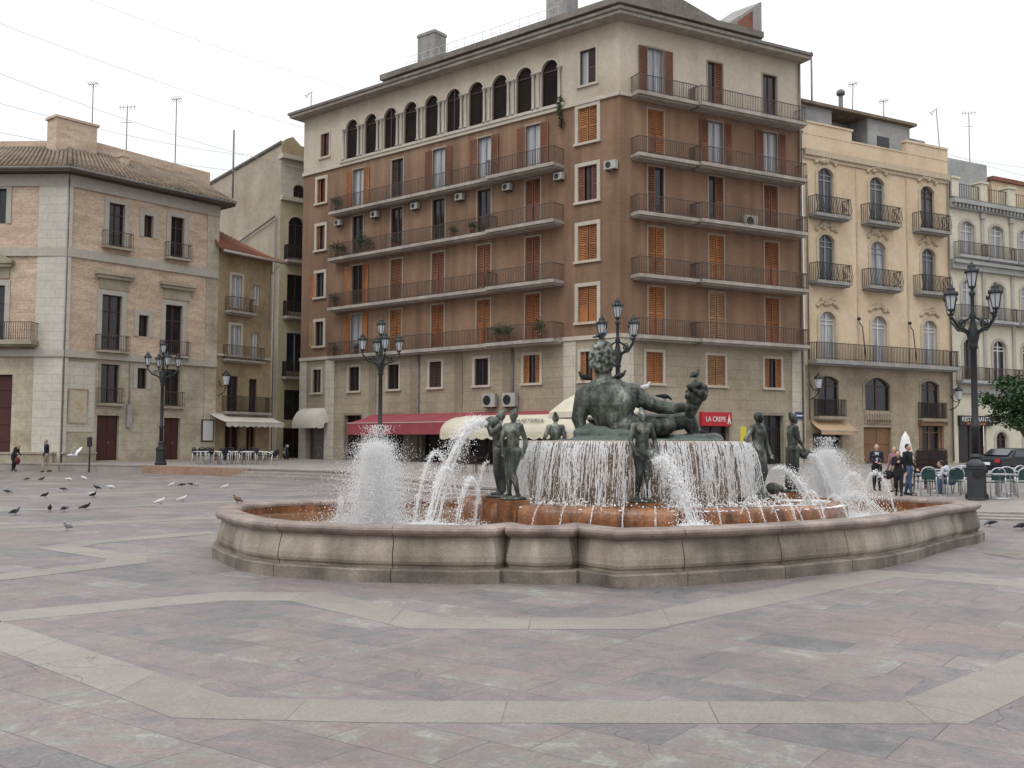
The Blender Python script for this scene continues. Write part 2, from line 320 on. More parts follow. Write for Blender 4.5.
M['beak'] = mat('pinkish_beak', [sc(120, 84, 78), sc(150, 104, 96)], (9, 9, 9), 0.6)
M['car'] = mat('dark_blue_car_paint', [sc(14, 17, 28), sc(20, 24, 38)], (1, 1, 1), 0.3, spec=0.3, coat=0.15)
M['car_glass'] = mat('car_glass', [sc(30, 34, 38), sc(50, 56, 60)], (1, 1, 1), 0.05, spec=0.7)
M['taillight'] = mat('red_lens', [sc(150, 24, 28), sc(180, 36, 40)], (4, 4, 4), 0.2)
M['sign_red'] = mat('red_sign_enamel', [sc(188, 20, 34), sc(204, 32, 44)], (1, 1, 1), 0.4)
M['sign_white'] = mat('white_lettering', [sc(236, 234, 230), sc(244, 242, 238)], (1, 1, 1), 0.5)
M['sign_black'] = mat('black_sign_panel', [sc(24, 22, 24), sc(36, 32, 34)], (1, 1, 1), 0.4)
M['sign_orange'] = mat('orange_lettering', [sc(196, 92, 46), sc(210, 106, 58)], (1, 1, 1), 0.5)
M['sign_blue'] = mat('blue_street_plate', [sc(34, 52, 112), sc(46, 64, 128)], (1, 1, 1), 0.4)
M['sign_yellow'] = mat('yellow_board', [sc(206, 190, 40), sc(220, 204, 56)], (1, 1, 1), 0.5)
M['mosaic'] = mat('faded_tile_panel', [sc(172, 160, 140), sc(196, 186, 164), sc(196, 152, 96)], (2.5, 2.5, 2.5), 0.5)
M['cable'] = mat('grey_cable', [sc(190, 192, 196), sc(206, 208, 212)], (1, 1, 1), 0.7)
M['galv'] = mat('galvanised_pipe', [sc(112, 108, 104), sc(140, 136, 132)], (2, 2, 2), 0.8, 0.0)
M['terracotta'] = mat('terracotta_step', [sc(150, 118, 96), sc(170, 138, 116)], (1.2, 1.2, 2), 0.9, fine=0.12, bscale=8)
M['step'] = mat('grey_step_stone', [sc(140, 132, 126), sc(166, 158, 150)], (1.2, 1.2, 2), 0.85, fine=0.12, bscale=8)
M['menu'] = mat('paper_menu', [sc(196, 196, 190), sc(214, 214, 208)], (2, 2, 2), 0.6)
M['canvas_white'] = mat('white_canvas', [sc(226, 224, 222), sc(240, 238, 236)], (2, 2, 2), 0.8)
M['tyre'] = mat('rubber', [sc(20, 20, 21), sc(32, 32, 33)], (5, 5, 5), 0.8)
M['tinted_grille'] = mat('steel_roller_grille', [sc(96, 92, 88), sc(122, 118, 112)], (0.5, 0.5, 6), 0.5, 0.4)

def add_translucency(m, w):
    nt = m.node_tree; b = nt.nodes['Principled BSDF']; o = nt.nodes['Material Output']; t = nt.nodes.new('ShaderNodeBsdfTranslucent'); t.inputs['Color'].default_value = (0.99, 0.99, 0.99, 1)
    x = nt.nodes.new('ShaderNodeMixShader'); x.inputs[0].default_value = w; nt.links.new(b.outputs[0], x.inputs[1]); nt.links.new(t.outputs[0], x.inputs[2]); nt.links.new(x.outputs[0], o.inputs['Surface'])
add_translucency(M['foam'], 0.5); add_translucency(M['leaf'], 0.0)
# water surface
def water_mat():
    m = bpy.data.materials.new('pool_water'); m.use_nodes = True; nt = m.node_tree; b = nt.nodes['Principled BSDF']
    b.inputs['Base Color'].default_value = (*sc(150, 142, 128), 1); b.inputs['Roughness'].default_value = 0.12; b.inputs['Specular IOR Level'].default_value = 0.6
    n = nt.nodes.new('ShaderNodeTexNoise'); n.inputs['Scale'].default_value = 9; n.inputs['Detail'].default_value = 4
    bp = nt.nodes.new('ShaderNodeBump'); bp.inputs['Strength'].default_value = 0.9; bp.inputs['Distance'].default_value = 0.05
    nt.links.new(n.outputs['Fac'], bp.inputs['Height']); nt.links.new(bp.outputs[0], b.inputs['Normal'])
    cr = nt.nodes.new('ShaderNodeValToRGB'); n2 = nt.nodes.new('ShaderNodeTexNoise'); n2.inputs['Scale'].default_value = 1.6; n2.inputs['Detail'].default_value = 6
    cr.color_ramp.elements[0].color = (*sc(128, 96, 66), 1); cr.color_ramp.elements[1].color = (*sc(186, 184, 180), 1)
    cr.color_ramp.elements[0].position = 0.4; cr.color_ramp.elements[1].position = 0.62
    nt.links.new(n2.outputs['Fac'], cr.inputs['Fac']); nt.links.new(cr.outputs['Color'], b.inputs['Base Color'])
    return m
M['water'] = water_mat()

def paving(name, cols, bw, bh, rot, mort, rough=0.5, wts=(0.34, 1.25), vein=1.22, big=None):
    m = bpy.data.materials.new(name); m.use_nodes = True; nt = m.node_tree; N = nt.nodes; Lk = nt.links; b = N['Principled BSDF']
    def noise(s, d, dist=0.0, r=0.6, vec=None):
        n = N.new('ShaderNodeTexNoise'); n.inputs['Scale'].default_value = s; n.inputs['Detail'].default_value = d; n.inputs['Distortion'].default_value = dist; n.inputs['Roughness'].default_value = r; Lk.new(vec or geo.outputs['Position'], n.inputs['Vector']); return n.outputs['Fac']
    def mr(x, a, b_, c, d):
        r = N.new('ShaderNodeMapRange'); r.inputs['From Min'].default_value = a; r.inputs['From Max'].default_value = b_; r.inputs['To Min'].default_value = c; r.inputs['To Max'].default_value = d; Lk.new(x, r.inputs['Value']); return r.outputs[0]
    def mul(c1, c2):
        x = N.new('ShaderNodeMixRGB'); x.blend_type = 'MULTIPLY'; x.inputs['Fac'].default_value = 1; Lk.new(c1, x.inputs['Color1']); Lk.new(c2, x.inputs['Color2']); return x.outputs[0]
    geo = N.new('ShaderNodeNewGeometry'); mp = N.new('ShaderNodeMapping'); mp.inputs['Rotation'].default_value = (0, 0, rot); Lk.new(geo.outputs['Position'], mp.inputs['Vector'])
    br = N.new('ShaderNodeTexBrick'); Lk.new(mp.outputs[0], br.inputs['Vector']); br.inputs['Scale'].default_value = 1; br.offset = 0.37; br.offset_frequency = 2; br.squash = 1.35; br.squash_frequency = 3
    br.inputs['Brick Width'].default_value = bw; br.inputs['Row Height'].default_value = bh; br.inputs['Mortar Size'].default_value = 0.004; br.inputs['Mortar Smooth'].default_value = 0.4
    br.inputs['Color1'].default_value = (0, 0, 0, 1); br.inputs['Color2'].default_value = (1, 1, 1, 1); br.inputs['Mortar'].default_value = (0.5, 0.5, 0.5, 1)
    n_a = noise(1.5, 11, 1.6, 0.72, mp.outputs[0]); n_b = noise(5.0, 8, 0.8, 0.7); nzm = N.new('ShaderNodeMath'); nzm.operation = 'MULTIPLY_ADD'; nzm.inputs[1].default_value = 0.35; Lk.new(n_b, nzm.inputs[0])
    nzs = N.new('ShaderNodeMath'); nzs.operation = 'MULTIPLY'; nzs.inputs[1].default_value = 0.65; Lk.new(n_a, nzs.inputs[0]); Lk.new(nzs.outputs[0], nzm.inputs[2]); nz = nzm.outputs[0]
    ad = N.new('ShaderNodeMath'); ad.operation = 'MULTIPLY_ADD'; ad.inputs[1].default_value = wts[0]; Lk.new(br.outputs['Color'], ad.inputs[0])
    sb = N.new('ShaderNodeMath'); sb.operation = 'MULTIPLY_ADD'; sb.inputs[1].default_value = wts[1]; sb.inputs[2].default_value = -(wts[0] + wts[1] - 1) / 2; Lk.new(nz, sb.inputs[0]); Lk.new(sb.outputs[0], ad.inputs[2])
    cr = N.new('ShaderNodeValToRGB'); el = cr.color_ramp.elements
    while len(el) < len(cols): el.new(0.5)
    for i, c in enumerate(cols): el[i].position = 0.22 + 0.56 * i / (len(cols) - 1); el[i].color = (*c, 1)
    Lk.new(ad.outputs[0], cr.inputs['Fac']); colr = cr.outputs['Color']
    if big:
        x = N.new('ShaderNodeMixRGB'); x.inputs['Color2'].default_value = (*big, 1); Lk.new(mr(noise(0.35, 7, 0.8), 0.52, 0.7, 0, 0.45), x.inputs['Fac']); Lk.new(colr, x.inputs['Color1']); colr = x.outputs[0]
    vr = N.new('ShaderNodeValToRGB'); e = vr.color_ramp.elements; e[0].position = 0.475; e[0].color = (1, 1, 1, 1); e[1].position = 0.525; e[1].color = (1, 1, 1, 1)
    k = e.new(0.5); k.color = (vein, vein * .99, vein * .97, 1); Lk.new(noise(1.7, 9, 2.2), vr.inputs['Fac']); colr = mul(colr, vr.outputs['Color'])
    # hairline cracks
    vo = N.new('ShaderNodeTexVoronoi'); vo.feature = 'DISTANCE_TO_EDGE'; vo.inputs['Scale'].default_value = 1.1
    dm = N.new('ShaderNodeMixRGB'); dm.blend_type = 'ADD'; dm.inputs['Fac'].default_value = 0.35; nn = N.new('ShaderNodeTexNoise'); nn.inputs['Scale'].default_value = 3.0; Lk.new(geo.outputs['Position'], nn.inputs['Vector']); Lk.new(geo.outputs['Position'], dm.inputs['Color1']); Lk.new(nn.outputs['Color'], dm.inputs['Color2']); Lk.new(dm.outputs[0], vo.inputs['Vector'])
    ck = mr(vo.outputs['Distance'], 0.0, 0.007, 1, 0); cg = mr(noise(0.5, 3), 0.54, 0.6, 0, 0.75)
    cm = N.new('ShaderNodeMath'); cm.operation = 'MULTIPLY'; Lk.new(ck, cm.inputs[0]); Lk.new(cg, cm.inputs[1])
    x = N.new('ShaderNodeMixRGB'); Lk.new(cm.outputs[0], x.inputs['Fac']); Lk.new(colr, x.inputs['Color1']); x.inputs['Color2'].default_value = (*[v * 0.45 for v in mort], 1); colr = x.outputs[0]
    v2 = N.new('ShaderNodeTexVoronoi'); v2.inputs['Scale'].default_value = 1.6; v2.inputs['Randomness'].default_value = 1.0; dj = N.new('ShaderNodeMixRGB'); dj.blend_type = 'ADD'; dj.inputs['Fac'].default_value = 0.05; n9 = N.new('ShaderNodeTexNoise'); n9.inputs['Scale'].default_value = 22; Lk.new(geo.outputs['Position'], n9.inputs['Vector']); Lk.new(geo.outputs['Position'], dj.inputs['Color1']); Lk.new(n9.outputs['Color'], dj.inputs['Color2']); Lk.new(dj.outputs[0], v2.inputs['Vector'])
    sp = N.new('ShaderNodeMath'); sp.operation = 'MULTIPLY'; Lk.new(mr(v2.outputs['Distance'], 0.018, 0.03, 0.55, 0), sp.inputs[0]); Lk.new(mr(noise(0.8, 2), 0.5, 0.56, 0, 1), sp.inputs[1])
    x = N.new('ShaderNodeMixRGB'); Lk.new(sp.outputs[0], x.inputs['Fac']); Lk.new(colr, x.inputs['Color1']); x.inputs['Color2'].default_value = (0.5, 0.5, 0.48, 1); colr = x.outputs[0]
    dirt = noise(0.42, 9, 0.3); colr = mul(colr, mr(dirt, 0.35, 0.65, 0.84, 1.08)); colr = mul(colr, mr(noise(38, 6, 0, 0.75), 0.3, 0.7, 0.74, 1.24))
    z = N.new('ShaderNodeMixRGB'); z.blend_type = 'MIX'; mf = N.new('ShaderNodeMath'); mf.operation = 'MULTIPLY'; Lk.new(br.outputs['Fac'], mf.inputs[0]); Lk.new(mr(noise(0.7, 3), 0.4, 0.6, 0.5, 1.0), mf.inputs[1])
    Lk.new(mf.outputs[0], z.inputs['Fac']); Lk.new(colr, z.inputs['Color1']); z.inputs['Color2'].default_value = (*mort, 1); Lk.new(z.outputs[0], b.inputs['Base Color'])
    Lk.new(mr(dirt, 0, 1, rough - 0.15, rough + 0.25), b.inputs['Roughness'])
    bp = N.new('ShaderNodeBump'); bp.inputs['Strength'].default_value = 0.25; bp.inputs['Distance'].default_value = 0.01; bp.invert = True; Lk.new(mf.outputs[0], bp.inputs['Height']); Lk.new(bp.outputs[0], b.inputs['Normal'])
    b.inputs['Specular IOR Level'].default_value = 0.35
    return m
M['paving'] = paving('rose_marble_paving', [sc(107, 105, 105), sc(119, 116, 116), sc(127, 119, 119), sc(140, 125, 122), sc(134, 131, 127), sc(156, 152, 145)], 0.78, 0.5, RAD(36), sc(74, 69, 69), wts=(0.34, 1.75), big=sc(142, 121, 114))
M['band'] = paving('pale_limestone_paving', [sc(132, 126, 116), sc(146, 140, 130), sc(154, 148, 138), sc(162, 156, 146)], 0.95, 40.0, RAD(4), sc(84, 78, 72), wts=(0.2, 1.0), vein=1.05)
M['terrace'] = paving('grey_terrace_paving', [sc(140, 132, 128), sc(156, 148, 142), sc(164, 154, 148)], 0.8, 0.5, RAD(20), sc(112, 104, 100))
# ------------------------------------------------------------------ facade frames
class Fac:
    """vertical plane: u metres along the facade, z up, off outward"""
    def __init__(s, O, ang):
        s.O = Vector((O[0], O[1])); a = RAD(ang); s.d = Vector((sin(a), cos(a))); n = Vector((s.d.y, -s.d.x))
        if n.dot(s.O) > 0: n = -n
        s.n = n
    def P(s, u, z, off=0.0):
        p = s.O + s.d * u + s.n * off; return Vector((p.x, p.y, z))
    def hit(s, px, py, off=0.0):
        r = at(px, py, 1.0) - Vector((0, 0, EYE)); o = s.O + s.n * off
        t = o.dot(s.n) / (r.x * s.n.x + r.y * s.n.y); q = Vector((r.x * t, r.y * t)) - s.O
        return q.dot(s.d), EYE + r.z * t
    def mat4(s, u, z, off):
        p = s.P(u, z, off); dd = s.d if (s.d.x > 0 or abs(s.d.x) < 1e-6) else -s.d
        return Matrix(((dd.x, 0, s.n.x, p.x), (dd.y, 0, s.n.y, p.y), (0, 1, 0, p.z), (0, 0, 0, 1)))

def fbox(mb, f, u0, u1, z0, z1, o0, o1):
    P = f.P
    mb.hexa([P(u0, z0, o0), P(u1, z0, o0), P(u1, z0, o1), P(u0, z0, o1), P(u0, z1, o0), P(u1, z1, o0), P(u1, z1, o1), P(u0, z1, o1)])

def offcorner(fa, fb, d):
    """corner point of two facades that share an origin, both moved out by d"""
    a, b, c, e = fa.n.x, fa.n.y, fb.n.x, fb.n.y; det = a * e - b * c
    return Vector((fa.O.x + (d * e - b * d) / det, fa.O.y + (a * d - c * d) / det))

def wall(f, u0, u1, z0, z1, holes=(), depth=0.22, off=0.0):
    mb = MB(); us = sorted({u0, u1} | {h[0] for h in holes} | {h[1] for h in holes}); zs = sorted({z0, z1} | {h[2] for h in holes} | {h[3] for h in holes})
    us = [u for u in us if u0 <= u <= u1]; zs = [z for z in zs if z0 <= z <= z1]; P = f.P
    def Q(p):  # list of (u,z,o)
        uv = [(a + o * 0.7, b) for a, b, o in p]
        n = len(mb.v); mb.v.extend([tuple(P(a, b, off + o)) for a, b, o in p]); mb.uv[len(mb.f)] = uv; mb.f.append(tuple(range(n, n + len(p)))); mb.sm.append(False)
    for i in range(len(us) - 1):
        for j in range(len(zs) - 1):
            uc = (us[i] + us[i + 1]) / 2; zc = (zs[j] + zs[j + 1]) / 2
            if any(h[0] < uc < h[1] and h[2] < zc < h[3] for h in holes): continue
            Q([(us[i], zs[j], 0), (us[i + 1], zs[j], 0), (us[i + 1], zs[j + 1], 0), (us[i], zs[j + 1], 0)])
    for h in holes:
        a, b, c, d = h[:4]; rise = h[4] if len(h) > 4 else 0; zz = d - rise
        Q([(a, c, 0), (a, zz, 0), (a, zz, -depth), (a, c, -depth)]); Q([(b, c, 0), (b, zz, 0), (b, zz, -depth), (b, c, -depth)])
        Q([(a, c, 0), (b, c, 0), (b, c, -depth), (a, c, -depth)])
        if not rise: Q([(a, d, 0), (b, d, 0), (b, d, -depth), (a, d, -depth)])
        else:
            arc = arcpts(a, b, zz, rise); m = len(arc) // 2
            for k in range(len(arc) - 1):
                c0 = (a, d) if k < m else (b, d)
                Q([(c0[0], c0[1], 0), (arc[k][0], arc[k][1], 0), (arc[k + 1][0], arc[k + 1][1], 0)])
                Q([(arc[k][0], arc[k][1], 0), (arc[k + 1][0], arc[k + 1][1], 0), (arc[k + 1][0], arc[k + 1][1], -depth), (arc[k][0], arc[k][1], -depth)])
    return mb

def arcpts(a, b, zs, rise, n=12):
    w = (b - a) / 2.; uc = (a + b) / 2.; R = (w * w + rise * rise) / (2 * rise); zc = zs + rise - R; t0 = math.asin(min(1, w / R))
    if rise > w: t0 = pi / 2
    return [(uc + R * sin(-t0 + 2 * t0 * k / n), zc + R * cos(-t0 + 2 * t0 * k / n)) for k in range(n + 1)]

def leaf(mb, f, u0, u1, z0, z1, off, solid=False):
    b = 0.06
    fbox(mb, f, u0, u0 + b, z0, z1, off, off + 0.045); fbox(mb, f, u1 - b, u1, z0, z1, off, off + 0.045)
    zm = z0 + (z1 - z0) * 0.45
    for za in (z0, zm, z1 - b): fbox(mb, f, u0 + b, u1 - b, za, za + b, off + 0.001, off + 0.043)
    z = z0 + b
    if solid: fbox(mb, f, u0 + b, u1 - b, z0 + b, zm, off + .012, off + .03); z = zm + b + .01
    while z < z1 - b - 0.04:
        mb.quad(f.P(u0 + b, z, off + 0.042), f.P(u1 - b, z, off + 0.042), f.P(u1 - b, z + 0.085, off + 0.0), f.P(u0 + b, z + 0.085, off + 0.0)); z += 0.105

def window(f, par, name, uc, w, z0, z1, sash='wood_dark', pane='glass', shut=None, shmat='wood_red', sur=('trim', 0.14, 0.05), depth=0.22, rise=0.0, transom=0.0, sill=False, off=0.0, label=None, mull=True):
    u0, u1 = uc - w / 2, uc + w / 2; zz = z1 - rise; root = None; loc0 = f.P(uc, z0, off)
    if sur:
        mb = MB(); t, pr = sur[1], sur[2]
        fbox(mb, f, u0 - t, u0 + 0.02, z0, zz, off - 0.04, off + pr); fbox(mb, f, u1 - 0.02, u1 + t, z0, zz, off - 0.04, off + pr)
        if rise:
            A = arcpts(u0, u1, zz, rise); B = arcpts(u0 - t, u1 + t, zz, rise + t)
            for k in range(len(A) - 1):
                P = f.P; q = [A[k], A[k + 1], B[k + 1], B[k]]
                mb.hexa([P(a, b, off - 0.04) for a, b in q] + [P(a, b, off + pr) for a, b in q])
        else: fbox(mb, f, u0 - t, u1 + t, z1 - 0.02, z1 + t, off - 0.04, off + pr + 0.003)
        if sill: fbox(mb, f, u0 - t - 0.06, u1 + t + 0.06, z0 - 0.12, z0 + 0.02, off - 0.04, off + pr + 0.08)
        root = mb.build(name, M[sur[0]], par)
    sb = MB(); b = 0.07; o = off - depth + 0.03
    fbox(sb, f, u0, u0 + b, z0, z1, o, o + 0.06); fbox(sb, f, u1 - b, u1, z0, z1, o, o + 0.06)
    fbox(sb, f, u0 + b, u1 - b, z0, z0 + b, o, o + 0.058); fbox(sb, f, u0 + b, u1 - b, zz - b, zz, o, o + 0.058)
    if mull: fbox(sb, f, uc - 0.05, uc + 0.05, z0 + b, z1 - b, o, o + 0.065)
    if transom: fbox(sb, f, u0 + b, u1 - b, z1 - transom - 0.04, z1 - transom + 0.04, o, o + 0.062)
    if root is None: root = sb.build(name, M[sash], par)
    else: sb.build('sash', M[sash], root)
    pb = MB(); P = f.P; pb.quad(P(u0, z0, o + 0.01), P(u1, z0, o + 0.01), P(u1, z1, o + 0.01), P(u0, z1, o + 0.01)); pb.build('pane', M[pane], root)
    if shut:
        hsh = int(abs(uc) * 13 + z0 * 7) % 7
        if shmat == 'wood_orange': shmat = {0: 'wood_faded', 3: 'wood_amber', 5: 'wood_amber'}.get(hsh, shmat)
        lv = []
        if shut == 'closed': lv = [(u0 + 0.02, uc - 0.035, off - 0.1), (uc + 0.035, u1 - 0.02, off - 0.1)]
        elif shut == 'open': lv = [(u0 - w / 2 - 0.05, u0 - 0.05, off + 0.055), (u1 + 0.05, u1 + w / 2 + 0.05, off + 0.055)]
        elif shut == 'openhi': lv = [(u1 + 0.05, u1 + w / 2 + 0.05, off + 0.055)]
        elif shut == 'half': lv = [(u0 + 0.01, uc - 0.01, off - 0.1)]
        elif shut == 'halfhi': lv = [(uc + 0.01, u1 - 0.01, off - 0.1)]
        elif shut == 'side': lv = [(u0 + 0.01, u0 + w * 0.3, off - 0.1), (u1 - w * 0.3, u1 - 0.01, off - 0.1)]
        for a, bb, oo in lv:
            lb = MB(); leaf(lb, f, a, bb, z0 + 0.02, z1 - 0.02, oo, shut == 'closed' and int(uc * 7 + z0 * 3) % 3 == 0); lb.build('shutter', M[shmat], root)
    if label: root['label'] = label
    return root

def rail_mb(f, u0, u1, z, dep, h=1.0, gap=0.13, t=0.022, o0=0.0, belly=0.0, sides=(True, True)):
    mb = MB(); o1 = dep - 0.06
    fbox(mb, f, u0 + 0.04, u1 - 0.04, z + h - 0.04, z + h, o1 - 0.02, o1 + 0.02); fbox(mb, f, u0 + 0.04, u1 - 0.04, z + 0.08, z + 0.11, o1 - 0.012, o1 + 0.012)
    n = max(2, int((u1 - u0 - 0.1) / gap))
    for i in range(n + 1):
        u = u0 + 0.05 + (u1 - u0 - 0.1) * i / n; tt = t * (1.6 if i % 12 == 0 else 1)
        if belly:
            for (za, zb, oa, ob) in ((z, z + 0.3 * h, 0, belly), (z + 0.3 * h, z + 0.65 * h, belly, belly * 0.4), (z + 0.65 * h, z + h - 0.03, belly * 0.4, 0)):
                P = f.P; w2 = tt / 2
                mb.hexa([P(u - w2, za, o1 + oa - w2), P(u + w2, za, o1 + oa - w2), P(u + w2, za, o1 + oa + w2), P(u - w2, za, o1 + oa + w2), P(u - w2, zb, o1 + ob - w2), P(u + w2, zb, o1 + ob - w2), P(u + w2, zb, o1 + ob + w2), P(u - w2, zb, o1 + ob + w2)])
        else: fbox(mb, f, u - tt / 2, u + tt / 2, z, z + h - 0.04, o1 - tt / 2, o1 + tt / 2)
    for k, us in enumerate((u0 + 0.05, u1 - 0.05)):
        if not sides[k]: continue
        fbox(mb, f, us - 0.02, us + 0.02, z + h - 0.041, z + h - 0.002, o0, o1 - 0.02); m = max(1, int((o1 - o0) / gap))
        for i in range(m): oo = o0 + 0.03 + (o1 - o0 - 0.05) * i / m; fbox(mb, f, us - t / 2, us + t / 2, z, z + h - 0.04, oo - t / 2, oo + t / 2)
    return mb

def balcony(f, par, u0, u1, z, dep, smat='slab', rmat='rail_grey', h=1.0, thick=0.2, gap=0.13, deep=None, belly=0.0, t=0.022, mould=True):
    mb = MB(); fbox(mb, f, u0, u1, z - thick, z, -0.02, dep)
    if mould: fbox(mb, f, u0 + 0.08, u1 - 0.08, z - thick - 0.1, z - thick + 0.001, -0.02, dep - 0.18)
    if deep:
        a, b, dd = deep; fbox(mb, f, a, b, z - thick + 0.003, z + 0.003, dep - 0.01, dd); fbox(mb, f, a + 0.08, b - 0.08, z - thick - 0.1, z - thick + 0.002, dep - 0.19, dd - 0.18)
    s = mb.build('balcony', M[smat], par)
    if deep:
        rail_mb(f, deep[1], u1, z, dep, h, gap, t, sides=(False, True)).build('railing', M[rmat], s)
        rail_mb(f, u0, deep[1], z + 0.003, deep[2], h, gap, t).build('railing', M[rmat], s)
    else: rail_mb(f, u0, u1, z, dep, h, gap, t, belly=belly).build('railing', M[rmat], s)
    return s

def text_mesh(txt, size, f, u, z, off, matname, parent=None, name='lettering', thick=0.01, sx=1.0):
    cu = bpy.data.curves.new('lettering', 'FONT'); cu.body = txt; cu.size = size; cu.align_x = 'CENTER'; cu.align_y = 'CENTER'; cu.extrude = thick
    o = bpy.data.objects.new('lettering', cu); COL.objects.link(o)
    dg = bpy.context.evaluated_depsgraph_get(); dg.update(); me = bpy.data.meshes.new_from_object(o.evaluated_get(dg))
    bpy.data.objects.remove(o); bpy.data.curves.remove(cu)
    me.transform((f.mat4(u, z, off) if isinstance(f, Fac) else f) @ Matrix.Diagonal((sx, 1, 1, 1)))
    if parent is not None: me.transform(Matrix.Translation(-wloc(parent)))
    me.materials.clear(); me.materials.append(M[matname]); r = bpy.data.objects.new(name, me); COL.objects.link(r)
    if parent is not None: r.parent = parent
    return r

# ------------------------------------------------------------------ ground, terrace, steps, bands
TZ = 0.40
mb = MB(); mb.quad((-900, -200, 0), (900, -200, 0), (900, 1500, 0), (-900, 1500, 0)); tag(mb.build('plaza', M['paving']), kind='structure')
edge = [(-80, 66), (-28.9, 56.5), (-19.3, 52.5), (-12.3, 47.2), (-7.2, 43.4), (-1.3, 31.2), (4.9, 27.2), (11.0, 23.0), (22, 21.2), (80, 14)]
EZ = [0.4, 0.4, 0.4, 0.4, 0.4, 0.3, 0.18, 0.11, 0.1, 0.1]
def tz(x, y):
    for i in range(len(edge) - 1):
        if edge[i][0] <= x <= edge[i + 1][0]:
            t = (x - edge[i][0]) / (edge[i + 1][0] - edge[i][0]); e = EZ[i] + (EZ[i + 1] - EZ[i]) * t; ye = edge[i][1] + (edge[i + 1][1] - edge[i][1]) * t
            return e + (TZ - e) * min(1, max(0, (y - ye) / 30.0)) ** 2 if y >= ye else 0.0
    return TZ
def offline(pts, d):
    out = []
    for i, p in enumerate(pts):
        a = Vector(pts[max(i - 1, 0)]); b = Vector(pts[min(i + 1, len(pts) - 1)]); t = (b - a).normalized(); n = Vector((t.y, -t.x))
        out.append((p[0] + n.x * d, p[1] + n.y * d))
    return out
mb = MB()
for i in range(len(edge) - 1):
    (xa, ya), (xb, yb) = edge[i], edge[i + 1]; za, zb = EZ[i], EZ[i + 1]
    for k in range(12): s0, s1 = k / 12, (k + 1) / 12; mb.quad((xa, ya + 30 * s0, za + (TZ - za) * s0 ** 2), (xb, yb + 30 * s0, zb + (TZ - zb) * s0 ** 2), (xb, yb + 30 * s1, zb + (TZ - zb) * s1 ** 2), (xa, ya + 30 * s1, za + (TZ - za) * s1 ** 2))
    mb.quad((xa, ya + 30, TZ), (xb, yb + 30, TZ), (xb * 2, 400, TZ), (xa * 2, 400, TZ)); mb.quad((xa, ya, 0), (xb, yb, 0), (xb, yb, zb), (xa, ya, za))
tag(mb.build('terrace', M['terrace']), kind='structure')
def ledge(pts0, pts1, z0, z1):
    mb = MB()
    for i in range(len(pts0) - 1):
        a, b, c, d = pts0[i], pts0[i + 1], pts1[i + 1], pts1[i]
        mb.hexa([(*a, z0[i]), (*b, z0[i + 1]), (*c, z0[i + 1]), (*d, z0[i]), (*a, z1[i]), (*b, z1[i + 1]), (*c, z1[i + 1]), (*d, z1[i])])
    return mb
stp = edge[3:]; sez = EZ[3:]
for d, k in ((1.0, 1 / 3), (0.5, 2 / 3)):
    tag(ledge(offline(stp, d), offline(stp, d - 0.51), [0] * len(stp), [z * k for z in sez]).build('terrace_step', M['step']), kind='structure')
tag(ledge(offline(edge, 0.05)[2:4], edge[2:4], [0, 0], [0.404, 0.404]).build('kerb', M['terracotta']), kind='structure')
for sl in (slice(0, 3), slice(3, 10)):
    ez = EZ[sl]; tag(ledge(offline(edge, 0.03)[sl], offline(edge, -0.35)[sl], [z - 0.05 for z in ez], [z + 0.012 for z in ez]).build('terrace_nosing', M['step']), kind='structure')

def band(pts, w, name='paving_band', z=0.002):
    mb = MB(); L = []; R = []
    n = len(pts)
    for i, p in enumerate(pts):
        p = Vector(p); t1 = (p - Vector(pts[i - 1])).normalized() if i else None; t2 = (Vector(pts[i + 1]) - p).normalized() if i < n - 1 else None
        t = (t1 + t2).normalized() if (t1 and t2) else (t1 or t2); nn = Vector((-t.y, t.x)); k = w / 2
        if t1 and t2: k /= max(0.3, nn.dot(Vector((-t1.y, t1.x))))
        L.append(p + nn * k); R.append(p - nn * k)
    for i in range(n - 1): mb.quad((L[i].x, L[i].y, z), (R[i].x, R[i].y, z), (R[i + 1].x, R[i + 1].y, z), (L[i + 1].x, L[i + 1].y, z))
    return tag(mb.build(name, M['band']), kind='structure')
band([(-9.5, 13.4), (-4.4, 8.68), (-1.92, 6.33), (-0.78, 6.25), (2.6, 6.28), (3.8, 7.45), (9.5, 13.0)], 0.5)
band([(-8.9, 6.4), (-4.8, 9.5), (-3.08, 10.8), (-2.18, 10.82), (-0.78, 9.28), (1.14, 9.3), (4.78, 12.95), (6.1, 12.0), (9.6, 9.4)], 0.6)
band([(-9.2, 9.1), (-6.2, 12.15), (-5.25, 13.75), (-5.45, 14.3), (-7.0, 15.6), (-6.9, 16.4), (-5.4, 18.4)], 0.55, z=0.004)
band([(-13.5, 15.2), (-9.65, 19.0), (-6.6, 21.75), (-4, 24.1)], 0.6, z=0.003)
band([(-16, 19.9), (-12.04, 23.67), (-8.26, 27.1), (-5.5, 29.5)], 0.55, z=0.003)
band([(-19, 26.2), (-15.0, 29.5), (-9.0, 35.8)], 0.6, z=0.003)
band([(-24, 33.5), (-20, 36.8), (-12.5, 43.5)], 0.6, z=0.003)
band([(9.0, 14.2), (12.2, 18.2), (15, 20.2)], 0.5, z=0.003)

# ------------------------------------------------------------------ MAIN corner building
C0 = (6.182, 57.0); FL = Fac(C0, -50.5); FR = Fac(C0, 62.1); LL, LR = 28.72, 14.1
ST, BND, TOP = 22.0, 7.9, 26.5
FLOORS = [7.85, 11.38, 15.0, 18.42, 22.06]
main = thing('apartment_building', 'tall brown brick corner apartment block with arched loggia and long balconies behind the fountain', 'building', FL.P(0, TZ))
colL = [22.48, 18.44, 14.45, 10.4, 6.4]; colR = [2.55, 7.05, 11.45]
hb, hbR, hs, hsR, ht, htR = [], [], [], [], [], []
